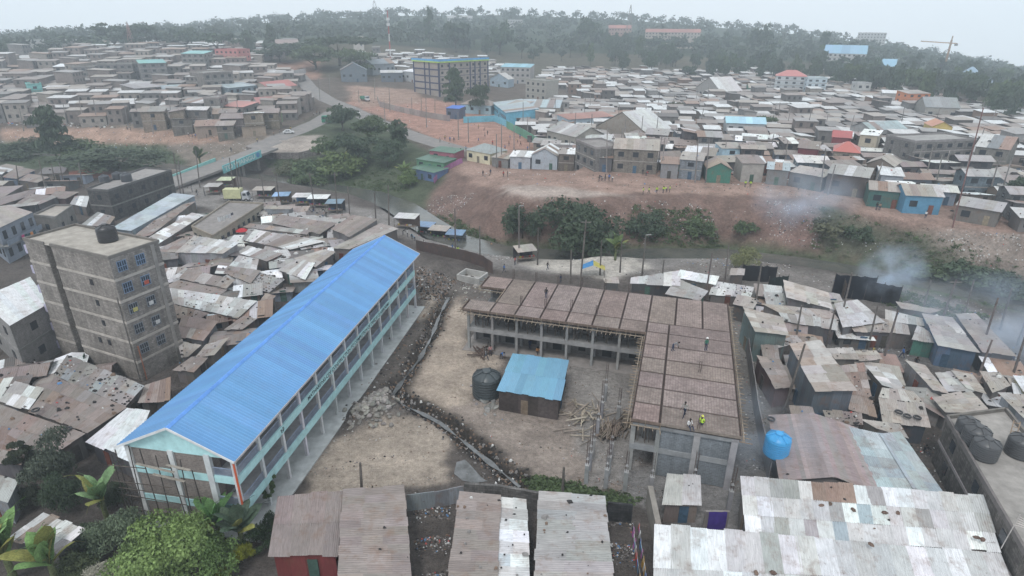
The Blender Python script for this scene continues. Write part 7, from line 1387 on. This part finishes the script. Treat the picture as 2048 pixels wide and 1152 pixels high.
crowd([(957, 258), (968, 262), (975, 270), (957, 285), (1010, 300), (1018, 292), (1035, 285), (1041, 292), (890, 280), (900, 283), (908, 284), (880, 285), (1055, 302), (1020, 280), (970, 275), (985, 290), (1040, 278), (784, 254), (932, 302)], 'on the playground')
crowd([(463, 304), (437, 328), (448, 322), (515, 285), (548, 272), (560, 268), (582, 262), (628, 232), (634, 230), (640, 231), (392, 276), (398, 277), (406, 276), (385, 274), (378, 273), (414, 277), (262, 262), (255, 260), (76, 742), (88, 745)], 'at the left')
# ------------------------------------------------------------------ washing, junk, single stones
def washing(pa, pb, za, zb_, n, label, cols, rot=0):
    a, b_ = np.array(pa), np.array(pb); t_ = thing('washing_line', label, 'washing line', (a[0], a[1], a[2]), 0); q = MB(); pts = [tuple((b_-a)*i/8+np.array([0, 0, -.25*math.sin(i/8*3.14)])) for i in range(9)]; q.tube(pts, .02, 5); q.build('rope', 'cloth', t_, (.3, .3, .3)); an = math.atan2((b_-a)[1], (b_-a)[0])
    for i in range(n): u = (i+.5)/n; p = (b_-a)*u; l = random.uniform(.5, 1.1); ubox('garment', 'cloth', t_, (p[0], p[1], p[2]-.25*math.sin(u*3.14)-l/2), (np.linalg.norm(b_-a)/n*.85, .04, l), (random.uniform(-.15, .15), 0, an), jit(random.choice(cols), .15))
CC = [(.6, .6, .6), (.5, .1, .08), (.1, .15, .4), (.45, .15, .4), (.5, .3, .08), (.05, .05, .06), (.15, .3, .45)]
for px in (1272, 1284): washing(atz(px-6, 1045, 2.2), atz(px+10, 1160, 2.2), 0, 0, 16, 'left washing line full of clothes at the bottom' if px == 1272 else 'right washing line full of clothes at the bottom', CC)
washing(atz(434, 434, 5.2), atz(466, 424, 5.2), 0, 0, 6, 'washing line of pale clothes on the concrete terrace', [(.6, .6, .6), (.2, .3, .45), (.1, .1, .12)])
washing(atz(42, 470, 4.6), atz(70, 458, 4.6), 0, 0, 5, 'pink and orange washing on the blue-grey gallery', [(.6, .1, .25), (.6, .25, .1), (.05, .1, .12)])
ubox('x', 'cloth', None, (0, 0, -50), (1, 1, 1)); bpy.data.objects.remove(bpy.data.objects['x'])
p = atz(1434, 1034, 1.6); pc = thing('purple_blanket', 'purple blanket hung on the low wall above the pale grey roof', 'blanket', (p[0], p[1], 0)); b_ = MB(); V = []
for i in range(7):
    for j in range(5): V.append(((i-3)*.28, -.1-.12*math.sin(j*.5)-.05*math.sin(i*2), 2.3-j*.5+.04*math.sin(i*1.7)))
b_.add(V, [(i*5+j, i*5+j+1, (i+1)*5+j+1, (i+1)*5+j) for i in range(6) for j in range(4)]); b_.build('cloth', 'cloth', pc, (.07, .04, .26), smooth=True); ubox('wall_stub', 'concrete', pc, (0, .12, 1.1), (2.2, .2, 2.2), color=(.25, .23, .22))
random.seed(77)
for i, (px, py) in enumerate([(1642, 1013), (1660, 1011), (1706, 1022), (1769, 1028), (1795, 1028), (1741, 1091), (1952, 1077), (1965, 1082), (1512, 1148), (1546, 1148)]):
    p = atz(px, py, 4.05 if i < 8 else 3.2); o = obj('stone', RK[i % 6], None, (p[0], p[1], p[2]+.12), (0, 0, i), (.3, .26, .26), jit((.2, .14, .11), .3)); tag(o, None, 'stone', 'stones weighing down the patchwork roof'); AUTO.append((o, 'brown stone weighing down the patchwork roof', px, py))
def tyre(px, py, z, label):
    p = atz(px, py, z); m = MB(); n = 20; mm = 8; V = [((.33+.11*math.cos(b*6.283/mm))*math.cos(a*6.283/n), (.33+.11*math.cos(b*6.283/mm))*math.sin(a*6.283/n), .11*math.sin(b*6.283/mm)) for a in range(n) for b in range(mm)]
    m.add(V, [(a*mm+b, ((a+1) % n)*mm+b, ((a+1) % n)*mm+(b+1) % mm, a*mm+(b+1) % mm) for a in range(n) for b in range(mm)]); t_ = m.build('tyre', 'plastic', None, (.03, .03, .032), (p[0], p[1], p[2]+.15)); tag(t_, label, 'tyre', 'old tyres on roofs')
tyre(1797, 826, 2.9, 'upper left old tyre on the square cream roof'); tyre(1814, 834, 2.85, 'middle old tyre on the square cream roof'); tyre(1834, 837, 2.8, 'right old tyre on the square cream roof'); tyre(1542, 840, 3.3, 'old tyre at the top of the faded pink roof'); tyre(72, 822, 3.1, 'left old tyre on the wide brown roof'); tyre(136, 860, 3., 'right old tyre on the wide brown roof')
def dish(px, py, z, label):
    p = atz(px, py, z); t_ = thing('satellite_dish', label, 'satellite dish', (p[0], p[1], z), .5); q = MB(); q.lathe((0, 0, 0), [(.02, 0), (.25, .03), (.45, .12)], 18); d_ = q.build('bowl', 'steel', t_, (.42, .4, .38), (0, 0, .6)); d_.rotation_euler = (.9, 0, 0); q = MB(); q.tube([(0, 0, 0), (0, .05, .6)], .03, 6); q.build('stand', 'steel', t_, (.2, .2, .2))
dish(1614, 610, 4, 'satellite dish on the edge of the plain cream roof')
an = atz(2003, 1095, 5.6); t_ = thing('tv_antenna', 'home-made television antenna on a pole at the lower right', 'antenna', (an[0], an[1], 5.5)); q = MB(); q.tube([(0, 0, 0), (.4, .1, 3.4)], .035, 6); q.build('mast', 'steel', t_, (.45, .42, .4)); q = MB()
for k in range(5): q.beam((.2+.05*k, .1, 2.4+.2*k), (.9-.08*k, -.3, 2.4+.2*k), .04)
q.build('elements', 'steel', t_, (.55, .5, .47))
# parasols
def parasol(px, py, c, label):
    p = gnd(px, py); t_ = thing('parasol', label, 'parasol', tuple(p)); q = MB(); q.lathe((0, 0, 0), [(1.3, 1.9), (.7, 2.25), (.02, 2.45)], 10); q.build('canopy', 'cloth', t_, c); q = MB(); q.tube([(0, 0, 0), (0, 0, 2.4)], .03, 6); q.build('stick', 'steel', t_, (.3, .3, .3))
parasol(1860, 708, (.5, .46, .42), 'beige parasol over the motorbike on the lane'); parasol(1885, 400, (.55, .2, .3), 'pink parasol among the shacks at the right'); parasol(1340, 340, WHT, 'white parasol above the rusty-roofed tin shack'); parasol(487, 478, (.5, .05, .06), 'red parasol on the low roofs') 
# ------------------------------------------------------------------ loose rubbish and gravel
LMATS = ['l_dark', 'l_grey', 'l_pale', 'l_brown', 'l_blue', 'l_red']
for nm, c in zip(LMATS, [(.035, .033, .033), (.2, .19, .185), (.5, .5, .49), (.17, .12, .09), (.1, .2, .36), (.4, .09, .08)]):
    m, t, b = mat(nm, .85, .2); b.inputs['Base Color'].default_value = (*c, 1)
tag(DEB.build('roof_debris', LMATS), 'loose stones, scrap, rags and plastic scattered over the tin roofs', 'debris', None, 'stuff')
def litter(name, label, polys, n, s0, s1, weights, seed, cat='litter'):
    xs, r = scatter('', '', [(p, 1) for p in polys], n, 0, None, seed); G = ground_many(xs); m = MB()
    for g in G:
        m.mi = r.choices(range(6), weights)[0]; s_ = r.uniform(s0, s1); a = r.random()*6.28; k = [(g[0]+s_*r.uniform(.5, 1.2)*math.cos(a+i*1.571), g[1]+s_*r.uniform(.4, 1)*math.sin(a+i*1.571), g[2]-.05) for i in range(4)]; h = s_*r.uniform(.25, .9)
        m.hexa(k+[(g[0]+(p[0]-g[0])*.55, g[1]+(p[1]-g[1])*.55, g[2]+h) for p in k])
    return tag(m.build(name, LMATS), label, cat, None, 'stuff')
litter('bank_rubbish', 'pale rubbish tipped down the red bank and strewn along the river', [[(1530, 400), (1650, 410), (1640, 500), (1540, 480)], [(1830, 455), (2048, 470), (2048, 560), (1950, 540)], [(1280, 400), (1420, 410), (1440, 480), (1330, 450)], [(880, 455), (1000, 495), (1100, 520), (960, 520)], [(1560, 540), (1900, 590), (2048, 640), (1900, 640), (1640, 570)], [(1450, 395), (1760, 440), (1800, 520), (1480, 480)], [(1020, 400), (1300, 400), (1500, 480), (1250, 490)], [(860, 395), (960, 385), (900, 440), (850, 420)], [(1350, 500), (1600, 530), (1560, 550), (1380, 530)]], 6500, .06, .24, [2, 5, 4, 3, .3, .2], 41)
litter('alley_rubbish', 'rubbish and plastic littering the gaps between the shacks', [[(826, 1010), (902, 1000), (900, 1170), (830, 1170)], [(1211, 1050), (1265, 1040), (1270, 1170), (1220, 1170)], [(1815, 880), (1900, 860), (1990, 1010), (1880, 1000)]], 2600, .05, .2, [4, 4, 2, 2, .6, .5], 43)
litter('street_rubbish', 'scattered litter and rubble on the streets and lanes', [[(330, 380), (800, 460), (1000, 530), (1480, 550), (1480, 505), (1050, 505), (800, 430), (400, 370)], [(1560, 660), (1800, 660), (2048, 700), (2048, 780), (1780, 745)], [(1460, 620), (1510, 620), (1545, 960), (1485, 960)], [(300, 560), (480, 560), (500, 680), (330, 740)], [(0, 720), (120, 740), (60, 800), (0, 780)], [(1240, 545), (1480, 530), (1500, 600), (1300, 570)]], 5200, .04, .2, [3, 4, 1.6, 3, .2, .2], 44)
litter('yard_gravel', 'broken stone and gravel over the building yard', [[(940, 700), (1280, 740), (1280, 990), (1070, 990), (960, 860), (900, 800)], [(830, 560), (930, 560), (1000, 600), (900, 620), (850, 640)], [(640, 830), (860, 800), (1040, 960), (900, 985), (600, 1000)], [(1180, 900), (1480, 930), (1480, 1000), (1200, 1000)], [(790, 640), (880, 600), (830, 740), (640, 920), (610, 930)]], 5200, .04, .17, [1.2, 6, 1.5, 4, .05, .05], 45)
litter('spoil_clods', 'dark clods of dug earth thrown up along the front of the school', [[(800, 640), (880, 590), (850, 680), (700, 850), (610, 960), (590, 1000), (650, 880)], [(830, 530), (920, 560), (880, 600), (835, 600)]], 1500, .08, .34, [4, 3, .4, 5, 0, 0], 47)
litter('slum_clutter', 'junk, drying washing and sticks cluttering the gaps of the far slums', [[(1000, 235), (1330, 210), (1800, 280), (2048, 330), (2048, 450), (1560, 362), (1130, 330)], [(0, 200), (560, 195), (560, 250), (330, 262), (0, 250)], [(1150, 150), (1700, 180), (2048, 250), (1800, 280), (1330, 210)]], 4200, .25, .8, [4, 3, 3, 3, .5, .4], 48)
litter('plateau_litter', 'litter and stones on the plateau and playground edge', [[(940, 340), (1600, 360), (1900, 430), (1600, 395), (1000, 370)], [(0, 255), (480, 270), (500, 310), (0, 300)], [(690, 170), (1000, 230), (900, 290), (700, 220)], [(1190, 150), (1460, 185), (1480, 240), (1200, 180)]], 2200, .08, .35, [1.5, 3, 3, 2, .4, .3], 46)
xs = []; r = random.Random(9); m = MB()
for i in range(1500):
    j = r.randrange(len(TRENCH)-1); u = r.random(); p = TRENCH[j]+(TRENCH[j+1]-TRENCH[j])*u; a = r.random()*6.28; d = .55+abs(r.gauss(0, .7)); x, y = p[0]+d*math.cos(a), p[1]+d*math.sin(a); s_ = r.uniform(.06, .26); z = gh(x, y); m.mi = r.choices(range(6), [5, 2, .4, 4, 0, 0])[0]
    k = [(x+s_*r.uniform(.6, 1.2)*math.cos(a+i_*1.571), y+s_*r.uniform(.5, 1)*math.sin(a+i_*1.571), z-.06) for i_ in range(4)]; m.hexa(k+[(x+(q[0]-x)*.6, y+(q[1]-y)*.6, z+s_*r.uniform(.4, .9)) for q in k])
tag(m.build('ditch_clods', LMATS), 'dark clods of dug mud thrown up along the ditch', 'mud', None, 'stuff')
# ------------------------------------------------------------------ haze and smoke
def volbox(name, label, c, s_, dens, col, plume=None):
    b_ = MB(); b_.box((0, 0, 0), s_); me_ = b_.mesh(name, []); m = bpy.data.materials.new(name); m.use_nodes = True; t = m.node_tree; t.nodes.clear(); out = t.nodes.new('ShaderNodeOutputMaterial'); pv = t.nodes.new('ShaderNodeVolumePrincipled'); pv.inputs['Color'].default_value = (*col, 1); pv.inputs['Density'].default_value = dens; pv.inputs['Anisotropy'].default_value = .45 if name == 'haze' else .1
    t.links.new(pv.outputs[0], out.inputs['Volume']); me_.materials.append(m)
    if plume:
        tc = t.nodes.new('ShaderNodeTexCoord'); sp = nd(t, 'ShaderNodeVectorMath', operation='LENGTH'); mp = nd(t, 'ShaderNodeMapping'); mp.inputs['Scale'].default_value = (2/s_[0], 2/s_[1], 2/s_[2]); t.links.new(tc.outputs['Object'], mp.inputs[0]); t.links.new(mp.outputs[0], sp.inputs[0])
        fall = nd(t, 'ShaderNodeMapRange', From_Min=.15, From_Max=.95, To_Min=1, To_Max=0); t.links.new(sp.outputs['Value'], fall.inputs[0]); nz = noise(t, tc.outputs['Object'], plume, 4, .6, .42, .7, 0, 1)
        mm = nd(t, 'ShaderNodeMath', operation='MULTIPLY'); t.links.new(fall.outputs[0], mm.inputs[0]); t.links.new(nz, mm.inputs[1]); m2 = nd(t, 'ShaderNodeMath', operation='MULTIPLY'); t.links.new(mm.outputs[0], m2.inputs[0]); m2.inputs[1].default_value = dens; t.links.new(m2.outputs[0], pv.inputs['Density'])
    o = obj(name, me_, None, c); tag(o, label, 'haze' if name == 'haze' else 'smoke', None, 'stuff'); return o
volbox('haze', 'thin blue-grey haze veiling the distance', (0, 645, 28), (3420, 1400, 130), HAZE, (.83, .925, 1.))

for px, py, z, s_, dn, l in [(1600, 440, 5, (26, 18, 17), .16, 'bluish smoke drifting over the rubbish on the red bank'), (1768, 600, 5, (13, 10, 13), .4, 'blue smoke plume rising from the black enclosure'), (1500, 920, 3.5, (20, 16, 9), .12, 'faint smoke drifting past the block wall of the unfinished building'), (1990, 700, 5, (34, 24, 14), .14, 'smoke hanging over the right end of the busy lane')]:
    p = gnd(px, py); volbox('smoke', l, (p[0], p[1], p[2]+z), s_, dn, (.72, .84, 1.), 3.2/s_[0])
# ------------------------------------------------------------------ wording of the remaining labels
from collections import defaultdict
LANDU = [l for l in LAND if 0 <= l[1] <= 2048 and 0 <= l[2] <= 1152 and len(l[0].split()) <= 6]
used = defaultdict(int); order = defaultdict(list)
for o, desc, px, py in AUTO:
    best = min(LANDU, key=lambda l: (l[1]-px)**2+((l[2]-py)*1.6)**2); dx, dy = px-best[1], (py-best[2])*1.6
    if abs(dx) > abs(dy): rel = 'left of' if dx < 0 else 'right of'
    else: rel = 'behind' if dy < 0 else 'in front of'
    order[(desc, rel, best[0])].append((math.hypot(dx, dy), o))
ORD = ['']+[w+' closest ' for w in 'second third fourth fifth sixth seventh eighth ninth tenth eleventh twelfth thirteenth fourteenth fifteenth sixteenth seventeenth eighteenth nineteenth twentieth'.split()]
for (desc, rel, lm), lst in order.items():
    lst.sort(key=lambda e: e[0]); short = ' '.join(lm.split()[:8]); 
    for i, (d, o) in enumerate(lst):
        if i < len(ORD): o['label'] = (('closest ' if len(lst) > 1 else '') if i == 0 else ORD[i])+desc+' '+rel+' '+short
        else: o['label'] = 'farther '+desc+' '+rel+' '+short
        w_ = o['label'].split()
        if len(w_) > 16: o['label'] = ' '.join(w_[:16])
